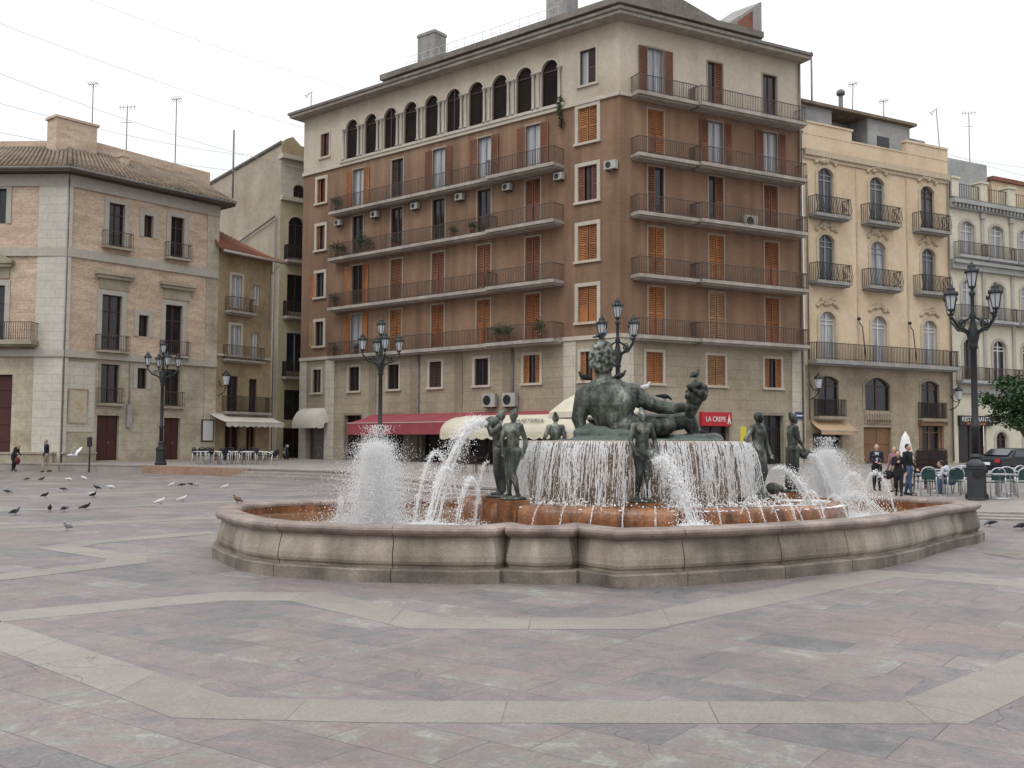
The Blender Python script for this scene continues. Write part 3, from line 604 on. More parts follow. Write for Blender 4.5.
# brick storeys
SPECL = {  # floor: column spec (shutter, shutter material, pane)
    3: [('open', 'wood_orange', 'curtain'), ('halfhi', 'wood_dark', 'glass'), ('open', 'wood_red', 'curtain'), ('open', 'wood_red', 'curtain'), ('open', 'wood_red', 'curtain')],
    2: [(None, 'wood_red', 'glass'), (None, 'wood_dark', 'glass'), (None, 'wood_dark', 'glass'), (None, 'wood_dark', 'glass'), ('closed', 'wood_red', 'glass')],
    1: [('open', 'wood_orange', 'glass'), ('closed', 'wood_red', 'glass'), ('closed', 'wood_red', 'glass'), ('closed', 'wood_red', 'glass'), ('closed', 'wood_red', 'glass')],
    0: [('open', 'wood_orange', 'curtain'), ('closed', 'wood_orange', 'glass'), ('closed', 'wood_orange', 'glass'), ('closed', 'wood_orange', 'glass'), ('closed', 'wood_orange', 'glass')]}
SPECR = {3: [('closed', 'wood_orange', 'glass'), ('open', 'wood_red', 'curtain'), ('open', 'wood_red', 'curtain')],
         2: [('half', 'wood_red', 'glass'), ('halfhi', 'wood_red', 'glass'), ('closed', 'wood_red', 'glass')],
         1: [('closed', 'wood_orange', 'glass'), ('closed', 'wood_orange', 'glass'), ('closed', 'wood_orange', 'glass')],
         0: [('closed', 'wood_orange', 'glass'), ('closed', 'wood_orange', 'glass'), ('closed', 'wood_orange', 'glass')]}
HD = 2.98; W = 1.18
for fl in range(4):
    for i, u in enumerate(colL):
        s = SPECL[fl][i]; z0 = FLOORS[fl] + 0.1
        hb.append((u - W / 2, u + W / 2, z0, z0 + HD - 0.1)); window(FL, main, 'french_window', u, W, z0, z0 + HD - 0.1, 'wood_dark' if s[2] == 'glass' else 'sash_grey', s[2], s[0], s[1], sur=('door_trim', 0.09, 0.03))
    for i, u in enumerate(colR):
        s = SPECR[fl][i]; z0 = FLOORS[fl] + 0.1
        hbR.append((u - W / 2, u + W / 2, z0, z0 + HD - 0.1)); window(FR, main, 'french_window', u, W, z0, z0 + HD - 0.1, 'wood_dark' if s[2] == 'glass' else 'sash_grey', s[2], s[0], s[1], sur=('door_trim', 0.08, 0.025))
    for u, w, sh in ((26.55, 1.0, ['openhi', 'openhi', 'side', 'side'][fl]), (2.26, 1.42, ['closed', 'closed', 'side', 'closed'][fl])):
        z0 = (8.75, 12.4, 15.95, 19.5)[fl]; z1 = z0 + 1.85 if u > 20 else z0 + 2.15
        hb.append((u - w / 2, u + w / 2, z0, z1)); window(FL, main, 'window', u, w, z0, z1, 'wood_dark', 'glass', sh, 'wood_orange' if fl != 2 else 'wood_red', sur=('trim', 0.2, 0.07), sill=True)
wall(FL, 0, LL, BND, ST, hb).build('brick_wall', M['brick'], main)
wall(FR, 0, LR, BND, ST, hbR).build('brick_wall', M['brick'], main)
# base storeys
for u, w in ((22.65, 1.15), (18.62, 1.15), (14.6, 1.15), (10.53, 1.2), (6.45, 1.3), (26.75, 1.0), (2.2, 1.2)):
    hs.append((u - w / 2, u + w / 2, 5.3, 7.05))
    window(FL, main, 'window', u, w, 5.3, 7.05, 'wood_dark', 'glass', 'side' if u in (6.45, 2.2) else ('closed' if u == 14.6 else None), 'wood_orange' if u in (6.45, 2.2) else 'wood_dark', sur=('trim', 0.16, 0.05), sill=True)
for u, w, sh in ((2.4, 1.25, 'closed'), (6.95, 1.4, 'closed'), (11.45, 1.4, 'side')):
    hsR.append((u - w / 2, u + w / 2, 5.15, 7.0)); window(FR, main, 'window', u, w, 5.15, 7.0, 'wood_dark', 'glass', sh, 'wood_orange', sur=('trim', 0.14, 0.04), sill=True)
for u, w, z1 in ((22.7, 1.8, 3.6), (18.6, 2.1, 3.56), (14.5, 2.6, 3.3), (10.4, 2.6, 3.3), (6.4, 2.6, 3.3), (2.3, 1.8, 3.3)):
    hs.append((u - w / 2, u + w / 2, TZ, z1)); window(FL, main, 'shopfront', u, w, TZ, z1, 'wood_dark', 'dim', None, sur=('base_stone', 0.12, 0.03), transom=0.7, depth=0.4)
hs.append((25.9, 27.7, TZ, 2.95)); mb = MB(); fbox(mb, FL, 25.9, 27.7, TZ, 2.95, -0.3, -0.26)
for k in range(16): fbox(mb, FL, 25.95, 27.65, TZ + 0.05 + k * 0.158, TZ + 0.17 + k * 0.158, -0.261, -0.235)
mb.build('roller_door', M['tinted_grille'], main)
for u, w, z1 in ((6.8, 2.2, 2.75), (2.4, 2.6, 3.2)):
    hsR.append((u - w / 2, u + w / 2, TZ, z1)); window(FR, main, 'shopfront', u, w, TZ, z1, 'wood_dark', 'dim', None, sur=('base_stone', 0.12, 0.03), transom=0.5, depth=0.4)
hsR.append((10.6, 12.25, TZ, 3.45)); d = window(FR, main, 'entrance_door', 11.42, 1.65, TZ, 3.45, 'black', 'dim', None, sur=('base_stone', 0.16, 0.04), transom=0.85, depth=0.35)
mb = MB()
for k in range(9): fbox(mb, FR, 10.75 + k * 0.165, 10.77 + k * 0.165, TZ + 0.1, 2.55, -0.24, -0.22)
for k in range(14): fbox(mb, FR, 10.7, 12.15, TZ + 0.15 + k * 0.165, TZ + 0.17 + k * 0.165, -0.25, -0.232)
mb.build('grille', M['iron'], d)
wall(FL, 0, LL, 0, BND, hs, depth=0.4).build('stone_base', M['base_stone'], main)
wall(FR, 0, LR, 0, BND, hsR, depth=0.4).build('stone_base', M['base_stone'], main)
for f, a, b in ((FL, 24.75, 25.75), (FL, 27.9, LL), (FL, 0.0, 1.45), (FL, 3.1, 4.0), (FR, 13.0, LR), (FR, 0.0, 0.9)):
    m_ = wall(f, a, b, TZ, 7.7, (), off=0.06)
    for uu in (a, b):
        P = f.P; m_.quad(P(uu, TZ, 0), P(uu, TZ, 0.06), P(uu, 7.7, 0.06), P(uu, 7.7, 0), [(0, 0), (0.06, 0), (0.06, 7.3), (0, 7.3)])
    m_.build('quoin', M['quoin'], main)
for u in (8.4, 12.5, 16.6, 20.7):
    mb = MB(); fbox(mb, FL, u - 0.35, u + 0.35, TZ, 7.7, 0, 0.05); mb.build('pilaster', M['base_stone'], main)
mb = MB(); fbox(mb, FL, -0.02, LL, 7.72, 7.96, -0.02, 0.14); fbox(mb, FR, -0.02, LR, 7.722, 7.958, -0.02, 0.138); mb.build('string_course', M['trim'], main)
mb = MB(); fbox(mb, FL, -0.02, LL, 21.85, 22.08, -0.02, 0.13); fbox(mb, FL, 3.9, 24.4, 22.08, 22.26, -0.02, 0.2); fbox(mb, FR, -0.02, LR, 21.852, 22.078, -0.02, 0.128); mb.build('string_course', M['trim'], main)
# loggia storey
for k in range(10):
    u = 5.1 + 2.016 * k; ht.append((u - 0.64, u + 0.64, 22.3, 25.18, 0.64))
    window(FL, main, 'loggia_arch', u, 1.28, 22.3, 25.18, 'wood_dark', 'void', None, sur=('trim', 0.12, 0.05), depth=0.2, rise=0.64, mull=k in (4, 7))
    for du in (-0.8, 0.8):
        mb = MB(); p = FL.P(u + du, 22.27, 0.12); mb.lathe([(0.15, 0), (0.15, 0.1), (0.09, 0.16), (0.085, 1.2), (0.075, 2.0), (0.09, 2.04), (0.15, 2.2), (0.17, 2.22), (0.17, 2.3)], p, 10); mb.build('column', M['pwhite'], main)
ht.append((25.75, 26.75, 22.95, 24.75)); window(FL, main, 'window', 26.25, 1.0, 22.95, 24.75, 'wood_dark', 'glass', 'side', 'wood_red', sur=('trim', 0.12, 0.04), sill=True)
ht.append((1.65, 2.85, 23.0, 25.15)); window(FL, main, 'window', 2.25, 1.2, 23.0, 25.15, 'wood_dark', 'curtain', 'half', 'wood_dark', sur=('trim', 0.12, 0.04), sill=True)
wall(FL, 0, LL, ST, TOP, ht, depth=0.2).build('render_wall', M['cream_top'], main)
for u, sh, pm, sm_ in ((2.55, 'open', 'curtain', 'wood_red'), (7.05, 'halfhi', 'glass', 'wood_red'), (11.45, None, 'glass', 'wood_dark')):
    htR.append((u - W / 2, u + W / 2, 22.16, 25.1)); window(FR, main, 'french_window', u, W, 22.16, 25.1, 'sash_grey' if pm == 'curtain' else 'wood_dark', pm, sh, sm_, sur=('door_trim', 0.08, 0.025))
wall(FR, 0, LR, ST, TOP, htR).build('render_wall', M['cream_top'], main)
# balconies
for k in range(4): balcony(FL, main, 4.0, 24.8, FLOORS[k], 0.8, deep=(4.0, 9.35, 1.1))
for k in range(5):
    balcony(FR, main, 0.75, 5.1, FLOORS[k], 0.85); balcony(FR, main, 5.16, 13.6, FLOORS[k] - 0.004, 1.05)
# flanks and back
mb = MB(); bk = 16.0
A = FL.P(LL, 0); A2 = A - Vector((FL.n.x, FL.n.y, 0)) * bk; B = FR.P(LR, 0); B2 = B - Vector((FR.n.x, FR.n.y, 0)) * bk
for p, q in ((A, A2), (A2, B2), (B2, B)): mb.quad((p.x, p.y, 0), (q.x, q.y, 0), (q.x, q.y, TOP), (p.x, p.y, TOP))
mb.build('flank_wall', M['beige'], main)
def roofpoly(d, eL, eR):
    c = offcorner(FL, FR, d); a = FL.P(LL + eL, 0, d); b = FR.P(LR + eR, 0, d)
    return [(a.x, a.y), (c.x, c.y), (b.x, b.y)]
def slab_roof(d, eL, eR, z0, z1, dback):
    mb = MB(); front = roofpoly(d, eL, eR); a = FL.P(LL + eL, 0, -dback); b = FR.P(LR + eR, 0, -dback); c = offcorner(FL, FR, -dback)
    mb.prism([front[0], front[1], (c.x, c.y), (a.x, a.y)], z0, z1); mb.prism([front[1], front[2], (b.x, b.y), (c.x, c.y)], z0, z1); return mb
ev = slab_roof(.92, 0.65, 0.05, 26.3, 26.5, 14).build('eaves', M['slab'], main)
slab_roof(1.04, 0.75, 0.1, 26.503, 26.68, 14).build('cornice', M['roofgrey'], ev)
def attic(d, uL, uR, z0, z1, back=9):
    mb = MB(); cA = offcorner(FL, FR, -d); a1 = FL.P(uL, 0, -d); a2 = FL.P(uL, 0, -back); b1 = FR.P(uR, 0, -d); b2 = FR.P(uR, 0, -back); c2 = offcorner(FL, FR, -back)
    mb.prism([(a1.x, a1.y), (cA.x, cA.y), (c2.x, c2.y), (a2.x, a2.y)], z0, z1); mb.prism([(cA.x, cA.y), (b1.x, b1.y), (b2.x, b2.y), (c2.x, c2.y)], z0, z1 - 0.003); return mb
attic(1.4, 20.9, 11.4, 26.69, 27.92).build('attic_wall', M['wood_dark'], main)  # recess under the roof cap: its shade is put into this dark colour
roof = attic(0.85, 21.3, 11.8, 27.9, 28.3).build('roof', M['roofgrey'], main)
def chim(f, par, u0, u1, o0, o1, z0, z1, cap_=True, m='greyrender'):
    mb = MB(); fbox(mb, f, u0, u1, z0, z1, o0, o1)
    if cap_: fbox(mb, f, u0 - 0.06, u1 + 0.06, z1 - 0.25, z1 - 0.1, o0 - 0.06, o1 + 0.06)
    return mb.build('chimney', M[m], par)
chim(FL, roof, 17.5, 19.2, -3.8, -2.6, 28.0, 31.3); chim(FL, roof, 5.7, 7.4, -3.8, -2.6, 28.0, 32.0)
mb = MB(); P = FR.P; mb.hexa([P(4.0, 28, -6), P(9.9, 28, -6), P(9.9, 28, -3.2), P(4.0, 28, -3.2), P(4.0, 31.4, -6), P(9.9, 30.2, -6), P(9.9, 29.6, -3.2), P(4.0, 31.2, -3.2)]); mb.build('stair_house', M['roofgrey'], roof)
mb = MB(); mb.hexa([P(10.3, 28, -5.5), P(13.2, 28, -5.5), P(13.2, 28, -2.6), P(10.3, 28, -2.6), P(10.3, 29.6, -5.5), P(13.2, 31.7, -5.5), P(13.2, 31.3, -2.6), P(10.3, 29.2, -2.6)]); q = mb.build('stair_house', M['greyrender'], roof)
mb = MB(); mb.extr([P(11.1, 28.4, -2.6), P(12.4, 28.4, -2.6), P(12.4, 30.5, -2.6), P(11.1, 29.5, -2.6)], FR.n.to_3d() * .03); mb.build('brick_infill', M['tile_red'], q)
mb = MB()
for k in range(18): fbox(mb, FL, 5.5 + k * 0.8, 5.52 + k * 0.8, 28.3, 29.2, -1.45, -1.43)
fbox(mb, FL, 5.5, 19.1, 29.2, 29.23, -1.45, -1.43); fbox(mb, FL, 5.5, 19.1, 28.75, 28.77, -1.45, -1.43); mb.build('roof_railing', M['alu'], main)
for f_, u_, za, zb in ((FR, 13.85, 0.5, 26.2), (FL, 16.1, TZ, 7.6), (FL, 7.9, 3.6, 7.6)): mb = MB(); mb.tube([f_.P(u_, za, 0.12), f_.P(u_, zb, 0.12)], 0.06); mb.build('drainpipe', M['galv'], main)

# ------------------------------------------------------------------ PALACE (brick and stone, far left)
PC = (-26.06, 58.0); PR = Fac(PC, 39.3); PL = Fac(PC, -88.0); PRL, PLL = 10.25, 14.0
pal = thing('brick_palace', 'old rose brick and stone palace with tiled eaves at the far left', 'building', PR.P(0, TZ))
hr, hl, hr0, hl0 = [], [], [], []
def pw(f, holes, uc, w, z0, z1, name='window', **k):
    holes.append((uc - w / 2, uc + w / 2, z0, z1)); k.setdefault('sur', ('pwhite', 0.28, 0.06)); k.setdefault('depth', 0.3); return window(f, pal, name, uc, w, z0, z1, 'wood_dark', k.pop('pane', 'glass'), **k)
pw(PR, hr, 3.0, 1.05, 13.5, 16.15, 'french_window', transom=0.7); pw(PR, hr, 5.12, 0.66, 14.4, 15.8); pw(PR, hr, 7.15, 1.0, 13.45, 16.05, 'french_window', transom=0.7)
pw(PR, hr, 2.85, 1.32, 7.15, 10.5, 'french_window', transom=1.0); pw(PR, hr, 4.95, 0.7, 8.15, 9.5); pw(PR, hr, 7.05, 1.25, 7.15, 10.35, 'french_window', transom=1.0)
pw(PR, hr0, 2.85, 1.2, 3.95, 6.3, sur=('pstone', 0.14, 0.03)); pw(PR, hr0, 4.95, 0.68, 4.9, 6.2, sur=('pwhite', 0.25, 0.04)); pw(PR, hr0, 7.05, 1.1, 3.9, 6.25, sur=('pstone', 0.14, 0.03))
pw(PL, hl, 4.35, 1.3, 14.4, 16.5); pw(PL, hl, 4.35, 1.5, 7.5, 10.75, 'french_window', transom=1.0); pw(PL, hl, 9.6, 1.3, 14.4, 16.5); pw(PL, hl, 9.6, 1.5, 7.5, 10.75, 'french_window', transom=1.0)
def door(f, par, holes, uc, w, z0, z1, m='red_door', dp=0.25):
    holes.append((uc - w / 2, uc + w / 2, z0, z1)); mb = MB(); fbox(mb, f, uc - w / 2, uc + w / 2, z0, z1, -dp - 0.05, -dp)
    nr = max(2, int((z1 - z0) / 1.0)); dz = (z1 - z0) / nr
    for sd in (-1, 1):
        for r in range(nr): a, b = sorted((uc + sd * 0.08, uc + sd * (w / 2 - 0.1))); fbox(mb, f, a, b, z0 + r * dz + 0.1, z0 + (r + 1) * dz - 0.08, -dp - 0.001, -dp + 0.035)
    d = mb.build('door', M[m], par); hb_ = MB(); hb_.ell(f.P(uc + 0.12, z0 + 1.05, -dp + 0.07), 0.05, 8, 6); hb_.build('handle', M['galv'], d); return d
door(PR, pal, hr0, 2.82, 1.42, 0.5, 3.2); door(PR, pal, hr0, 7.12, 1.15, 0.5, 3.15); door(PL, pal, hl0, 4.0, 1.95, 0.5, 5.5)
door(PL, pal, hl0, 9.6, 1.95, 0.5, 5.5)
wall(PR, 0, PRL, 6.7, 17.3, hr, depth=0.3).build('brick_wall', M['pbrick'], pal); wall(PL, 0, PLL, 6.7, 17.4, hl, depth=0.3).build('brick_wall', M['pbrick'], pal)
wall(PR, 0, PRL, 0, 6.7, hr0, depth=0.3).build('stone_wall', M['pstone'], pal); wall(PL, 0, PLL, 0, 6.7, hl0, depth=0.3).build('stone_wall', M['pstone'], pal)
def strip(f, a, b, z0, z1, off, m, name):
    mm = wall(f, a, b, z0, z1, (), off=off); P = f.P
    for uu in (a, b): mm.quad(P(uu, z0, 0), P(uu, z0, off), P(uu, z1, off), P(uu, z1, 0), [(0, z0), (off, z0), (off, z1), (0, z1)])
    for zz in (z0, z1): mm.quad(P(a, zz, 0), P(b, zz, 0), P(b, zz, off), P(a, zz, off), [(a, 0), (b, 0), (b, off), (a, off)])
    return mm.build(name, M[m], pal if name != 'x' else None)
strip(PL, 0.0, 0.62, TZ, 17.0, 0.10, 'pwhite', 'pilaster'); strip(PL, 0.62, 1.75, TZ, 17.0, 0.08, 'pwhite', 'quoin'); strip(PR, 0.0, 0.2, TZ, 17.0, 0.10, 'pwhite', 'pilaster'); strip(PR, 9.35, 10.25, TZ, 16.9, 0.06, 'pstone', 'quoin')
strip(PR, 0.15, 1.9, 2.2, 6.3, 0.03, 'pwhite', 'stone_panel')
mb = MB()
for z0, z1, o in ((12.45, 12.95, 0.14), (6.55, 6.95, 0.2)): fbox(mb, PR, -0.05, 10.2, z0, z1, 0, o); fbox(mb, PL, -0.05, PLL, z0 + 0.002, z1 - 0.002, 0, o - 0.003)
fbox(mb, PR, 0, 10.25, 16.6, 17.3, 0, 0.12); fbox(mb, PL, 0, PLL, 16.602, 17.4, 0, 0.118); mb.build('string_course', M['pwhite'], pal)
for f, u, z in ((PR, 2.95, 11.15), (PR, 7.2, 11.05), (PL, 4.35, 11.5), (PL, 9.6, 11.5)):
    mb = MB(); fbox(mb, f, u - 0.95, u + 0.95, z - 0.35, z + 0.3, 0, 0.08); fbox(mb, f, u - 1.15, u + 1.15, z + 0.3, z + 0.5, 0, 0.3); fbox(mb, f, u - 1.25, u + 1.25, z + 0.5, z + 0.68, 0, 0.42)
    if f is PL: P = f.P; mb.extr([P(u - 1.25, z + 0.68, 0), P(u + 1.25, z + 0.68, 0), P(u, z + 1.3, 0)], (f.n.x * 0.38, f.n.y * 0.38, 0))
    mb.build('window_hood', M['pstone'], pal)
for f, u, z, w, d_ in ((PR, 3.0, 13.4, 1.9, 0.45), (PR, 7.15, 13.35, 1.8, 0.45), (PR, 2.85, 7.08, 2.1, 0.5), (PR, 7.05, 7.08, 2.0, 0.5), (PR, 2.85, 3.9, 1.7, 0.3), (PR, 7.05, 3.85, 1.6, 0.3)):
    balcony(f, pal, u - w / 2, u + w / 2, z, d_, 'pstone', 'rail_grey', 0.95, 0.12, 0.14, t=0.014, mould=False)
balcony(PL, pal, 1.5, 7.2, 7.45, 0.95, 'pstone', 'iron', 1.05, 0.25, 0.13)
mb = MB(); fbox(mb, PR, 0.3, 1.45, 2.75, 4.65, 0.03, 0.07); q = mb.build('tile_panel', M['mosaic'], pal); mb = MB()
for a in (0.26, 1.42): fbox(mb, PR, a, a + 0.08, 2.7, 4.7, 0.03, 0.09)
for a in (2.68, 4.64): fbox(mb, PR, 0.34, 1.42, a, a + 0.08, 0.03, 0.088)
mb.build('panel_frame', M['pstone'], q)
mb = MB(); fbox(mb, PR, 3.95, 4.25, 2.5, 3.9, 0, 0.18); mb.tube([PR.P(4.1, 3.9, 0.09), PR.P(4.1, 6.5, 0.09)], 0.04); mb.build('junction_box', M['greyrender'], pal)
mb = MB(); mb.tube([PL.P(-0.02, TZ, 0.14), PL.P(-0.02, 17.0, 0.14)], 0.035); mb.build('drainpipe', M['greyrender'], pal)
# bench ledge in front of the palace
mb = MB(); fbox(mb, PL, 0.3, PLL, TZ, TZ + 0.5, 0.0, 0.5); fbox(mb, PL, 0.25, PLL, TZ + 0.5, TZ + 0.6, 0, 0.56); fbox(mb, PR, 0.0, 1.9, TZ, TZ + 0.5, 0.0, 0.4); fbox(mb, PR, -0.1, 1.95, TZ + 0.501, TZ + 0.601, 0, 0.45)
mb.build('stone_bench', M['pstone'], pal)
# roof
e = offcorner(PR, PL, 0.85); t_ = offcorner(PR, PL, -4.6); eR = PR.P(10.9, 0, 0.85); tR = PR.P(10.9, 0, -4.6); eL = PL.P(PLL, 0, 0.85); tL = PL.P(PLL, 0, -4.6)
mb = MB(); ZE, ZT = 17.55, 20.3
for a, b, c, d in ((e, eR, tR, t_), (e, eL, tL, t_)):
    a3, b3 = Vector((a.x, a.y, ZE)), Vector((b.x, b.y, ZE)); c3, d3 = Vector((c.x, c.y, ZT)), Vector((d.x, d.y, ZT)); mb.quad(a3, b3, c3, d3)
    n = int((b3 - a3).length / 0.3)
    for i in range(n + 1):
        s_ = i / n; p, q = a3.lerp(b3, s_), d3.lerp(c3, s_); mb.tube([p + Vector((0, 0, 0.03)), p.lerp(q, 0.5) + Vector((0, 0, 0.03)), q + Vector((0, 0, 0.03))], 0.1, 6)
mb.tube([Vector((e.x, e.y, ZE + 0.06)), Vector((t_.x, t_.y, ZT + 0.06))], 0.13, 8); proof = mb.build('tiled_roof', M['tile'], pal)
mb = MB(); mb.prism([(e.x, e.y), (eR.x, eR.y), (tR.x, tR.y), (t_.x, t_.y)], 17.3, 17.5); mb.prism([(e.x, e.y), (eL.x, eL.y), (tL.x, tL.y), (t_.x, t_.y)], 17.3, 17.5); mb.build('eaves', M['wood_dark'], pal)
mb = MB(); mb.tube([Vector((eL.x, eL.y, 17.5)), Vector((e.x, e.y, 17.5)), Vector((eR.x, eR.y, 17.5))], 0.09, 8); mb.build('gutter', M['galv'], pal)
mb = MB(); P = PR.P; mb.hexa([P(3.9, 17, -5.3), P(12.6, 17, -5.3), P(12.6, 17, -4.7), P(3.9, 17, -4.7), P(3.9, 21.1, -5.3), P(12.6, 20.9, -5.3), P(12.6, 20.9, -4.7), P(3.9, 21.1, -4.7)]); mb.build('parapet_wall', M['pbrick'], pal)
mb = MB(); fbox(mb, PL, 3.6, PLL, 17, 20.8, -5.4, -4.8); mb.build('parapet_wall', M['pbrick'], pal)
mb = MB(); fbox(mb, PR, 1.05, 3.7, 17, 21.85, -5.2, -4.0); fbox(mb, PR, 0.95, 3.82, 21.85, 22.0, -5.3, -3.9); mb.build('roof_turret', M['pbrick'], pal)
chim(PR, proof, 4.9, 5.4, -3.6, -3.0, 18.5, 20.3, m='pbrick')
mb = MB(); A = PR.P(PRL, 0); A2 = PR.P(PRL, 0, -12); mb.quad(A, A2, A2 + Vector((0, 0, 17.3)), A + Vector((0, 0, 17.3))); mb.build('flank_wall', M['beige'], pal)

# ------------------------------------------------------------------ small ochre house between the palace and the narrow street
q = PR.P(10.27, 0); YS = Fac((q.x, q.y), 32.0); YL = 4.9
och = thing('ochre_house', 'narrow ochre stucco house with a red tiled eave beside the palace', 'building', YS.P(0, TZ))
ho = []
def hw(f, par, holes, px0, py0, px1, py1, name='window', **k):
    ym = (py0 + py1) / 2; u0, u1 = f.hit(px0, ym)[0], f.hit(px1, ym)[0]; xm = (px0 + px1) / 2; z1, z0 = f.hit(xm, py0)[1], f.hit(xm, py1)[1]
    r = k.get('rise', 0); holes.append((u0, u1, z0, z1, r) if r else (u0, u1, z0, z1)); return window(f, par, name, (u0 + u1) / 2, u1 - u0, z0, z1, **k)
hw(YS, och, ho, 231, 275, 242, 308, 'french_window', sash='sash_white', pane='curtain'); hw(YS, och, ho, 253, 285, 260, 305, sash='sash_white', pane='curtain', sur=None)
hw(YS, och, ho, 230, 325, 241, 356, 'french_window', sash='sash_white', pane='curtain'); hw(YS, och, ho, 251, 333, 258, 362, 'french_window', sash='sash_white', pane='curtain', sur=None)
hw(YS, och, ho, 227, 376, 238, 412, 'french_window', sur=None); hw(YS, och, ho, 249, 379, 257, 413, 'french_window', sur=None)
ho.append((0.85, 2.1, TZ, 3.05)); window(YS, och, 'cafe_door', 1.47, 1.25, TZ, 3.05, 'wood_red', 'dim', sur=None); ho.append((2.75, 3.6, TZ, 3.0)); window(YS, och, 'cafe_door', 3.17, 0.85, TZ, 3.0, 'wood_red', 'dim', sur=None)
wall(YS, 0, YL, 0, 14.6, ho).build('stucco_wall', M['ochre'], och)
for za, zb in ((7.35, 7.5), (3.4, 3.55)): mb = MB(); fbox(mb, YS, 0, YL, za, zb, 0, 0.12); mb.build('string_course', M['trim'], och)
z_ = YS.hit(236, 312)[1]; balcony(YS, och, 0.6, 2.9, z_, 0.6, 'slab', 'rail_grey', 0.95, 0.15); z_ = YS.hit(236, 360)[1]; balcony(YS, och, 0.5, 3.9, z_, 0.5, 'slab', 'rail_grey', 0.95, 0.12); z_ = YS.hit(238, 412)[1]; balcony(YS, och, 0.5, 4.5, z_, 0.6, 'slab', 'iron', 1.05, 0.15, 0.11)
mb = MB(); P = YS.P; a, b, c, d = P(-0.3, 14.25, 0.8), P(YL + 0.3, 14.25, 0.8), P(YL + 0.2, 14.75, -0.6), P(-0.3, 16.5, -1.8); mb.quad(a, b, c, d)
for i in range(19): s_ = i / 18; mb.tube([a.lerp(b, s_) + Vector((0, 0, .03)), d.lerp(c, s_) + Vector((0, 0, .03))], 0.1, 6)
mb.build('tiled_roof', M['tile_red'], och)
mb = MB(); mb.tube([a, b], 0.09); mb.tube([P(YL - 0.05, 14.0, 0.7), P(YL - 0.2, 13.4, 0.12), P(YL - 0.2, 9.5, 0.12)], 0.06); mb.build('gutter', M['pwhite'], och)
mb = MB(); A, B = P(YL, 0), P(YL, 0, -4.0); D = P(0, 0, -4.0); mb.quad(A, B, B + Vector((0, 0, 14.6)), A + Vector((0, 0, 14.6))); mb.quad(B, D, D + Vector((0, 0, 14.6)), B + Vector((0, 0, 14.6))); mb.build('flank_wall', M['beige'], och)

# ------------------------------------------------------------------ tall yellow building across the narrow street
TY = Fac((-18.35, 78.0), 50.0)
tal = thing('yellow_townhouse', 'tall pale yellow townhouse with arched window and blank beige party wall behind the ochre house', 'building', TY.P(0, TZ))
hy = []
hw(TY, tal, hy, 288, 217, 304, 258, 'arched_window', rise=0.62, sash='wood_dark'); hw(TY, tal, hy, 287, 275, 304, 312, 'french_window', sur=None); hw(TY, tal, hy, 286, 333, 304, 372, 'french_window', sash='sash_grey', sur=('trim', 0.15, 0.05)); hw(TY, tal, hy, 284, 390, 303, 420, sur=None)
hw(TY, tal, hy, 283, 428, 304, 461, 'street_door', sur=None, pane='dim')
hw(TY, tal, hy, 293, 185, 305, 198, 'round_window', rise=0.5, sash='wood_dark')
zt = TY.hit(290, 199)[1]
hy_low = [h for h in hy if h[3] < zt]; hy_hi = [h for h in hy if h[3] >= zt]
wall(TY, 0, 9, 0, zt, [h for h in hy_low]).build('stucco_wall', M['yellow'], tal); zc = TY.hit(278, 158)[1]
wall(TY, 0, 9, zt, zc, hy_hi).build('attic_wall', M['pwhite'], tal)
mb = MB(); fbox(mb, TY, -0.1, 9, zc, zc + 0.35, -0.3, 0.5); fbox(mb, TY, 0, 9, zt - 0.2, zt + 0.15, 0, 0.3); mb.build('cornice', M['trim'], tal)
mb = MB(); P = TY.P
mb.extr([P(0, zc + 0.35, 0.2), P(9, zc + 0.35, 0.2), P(9, zc + 1.0, 0.2), P(3.4, zc + 1.2, 0.2), P(3, zc + 1.6, 0.2), P(2.5, zc + 1.2, 0.2), P(1.6, zc + 1.3, 0.2), P(0.9, zc + 1.9, 0.2), P(0.3, zc + 1.6, 0.2), P(0, zc + 1.2, 0.2)], (-TY.n.x * 0.4, -TY.n.y * 0.4, 0)); mb.build('parapet', M['ochre'], tal)
for y in (261, 317, 377): z_ = TY.hit(292, y)[1]; balcony(TY, tal, 0.35, 5, z_, 0.7, 'slab', 'iron', 1.2, 0.2, 0.11, t=0.04)
mb = MB(); A = P(0, 0); ztw = zc + 1.3; B = P(0, 0, -14); mb.quad(A, B, B + Vector((0, 0, ztw - 0.6)), A + Vector((0, 0, ztw))); mb.build('party_wall', M['beige'], tal)
mb = MB(); mb.tube([A + Vector((0, 0, ztw)), B + Vector((0, 0, ztw - 0.6))], 0.18, 6); mb.build('coping', M['roofgrey'], tal)
mb = MB(); mb.tube([P(-0.15, 0.5, -0.5), P(-0.15, 19.5, -0.5)], 0.05); mb.build('drainpipe', M['galv'], tal); mb = MB(); mb.tube([P(-0.2, 19.5, -0.5), P(-0.2, 17.6, -12)], 0.07); mb.build('ledge', M['galv'], tal)

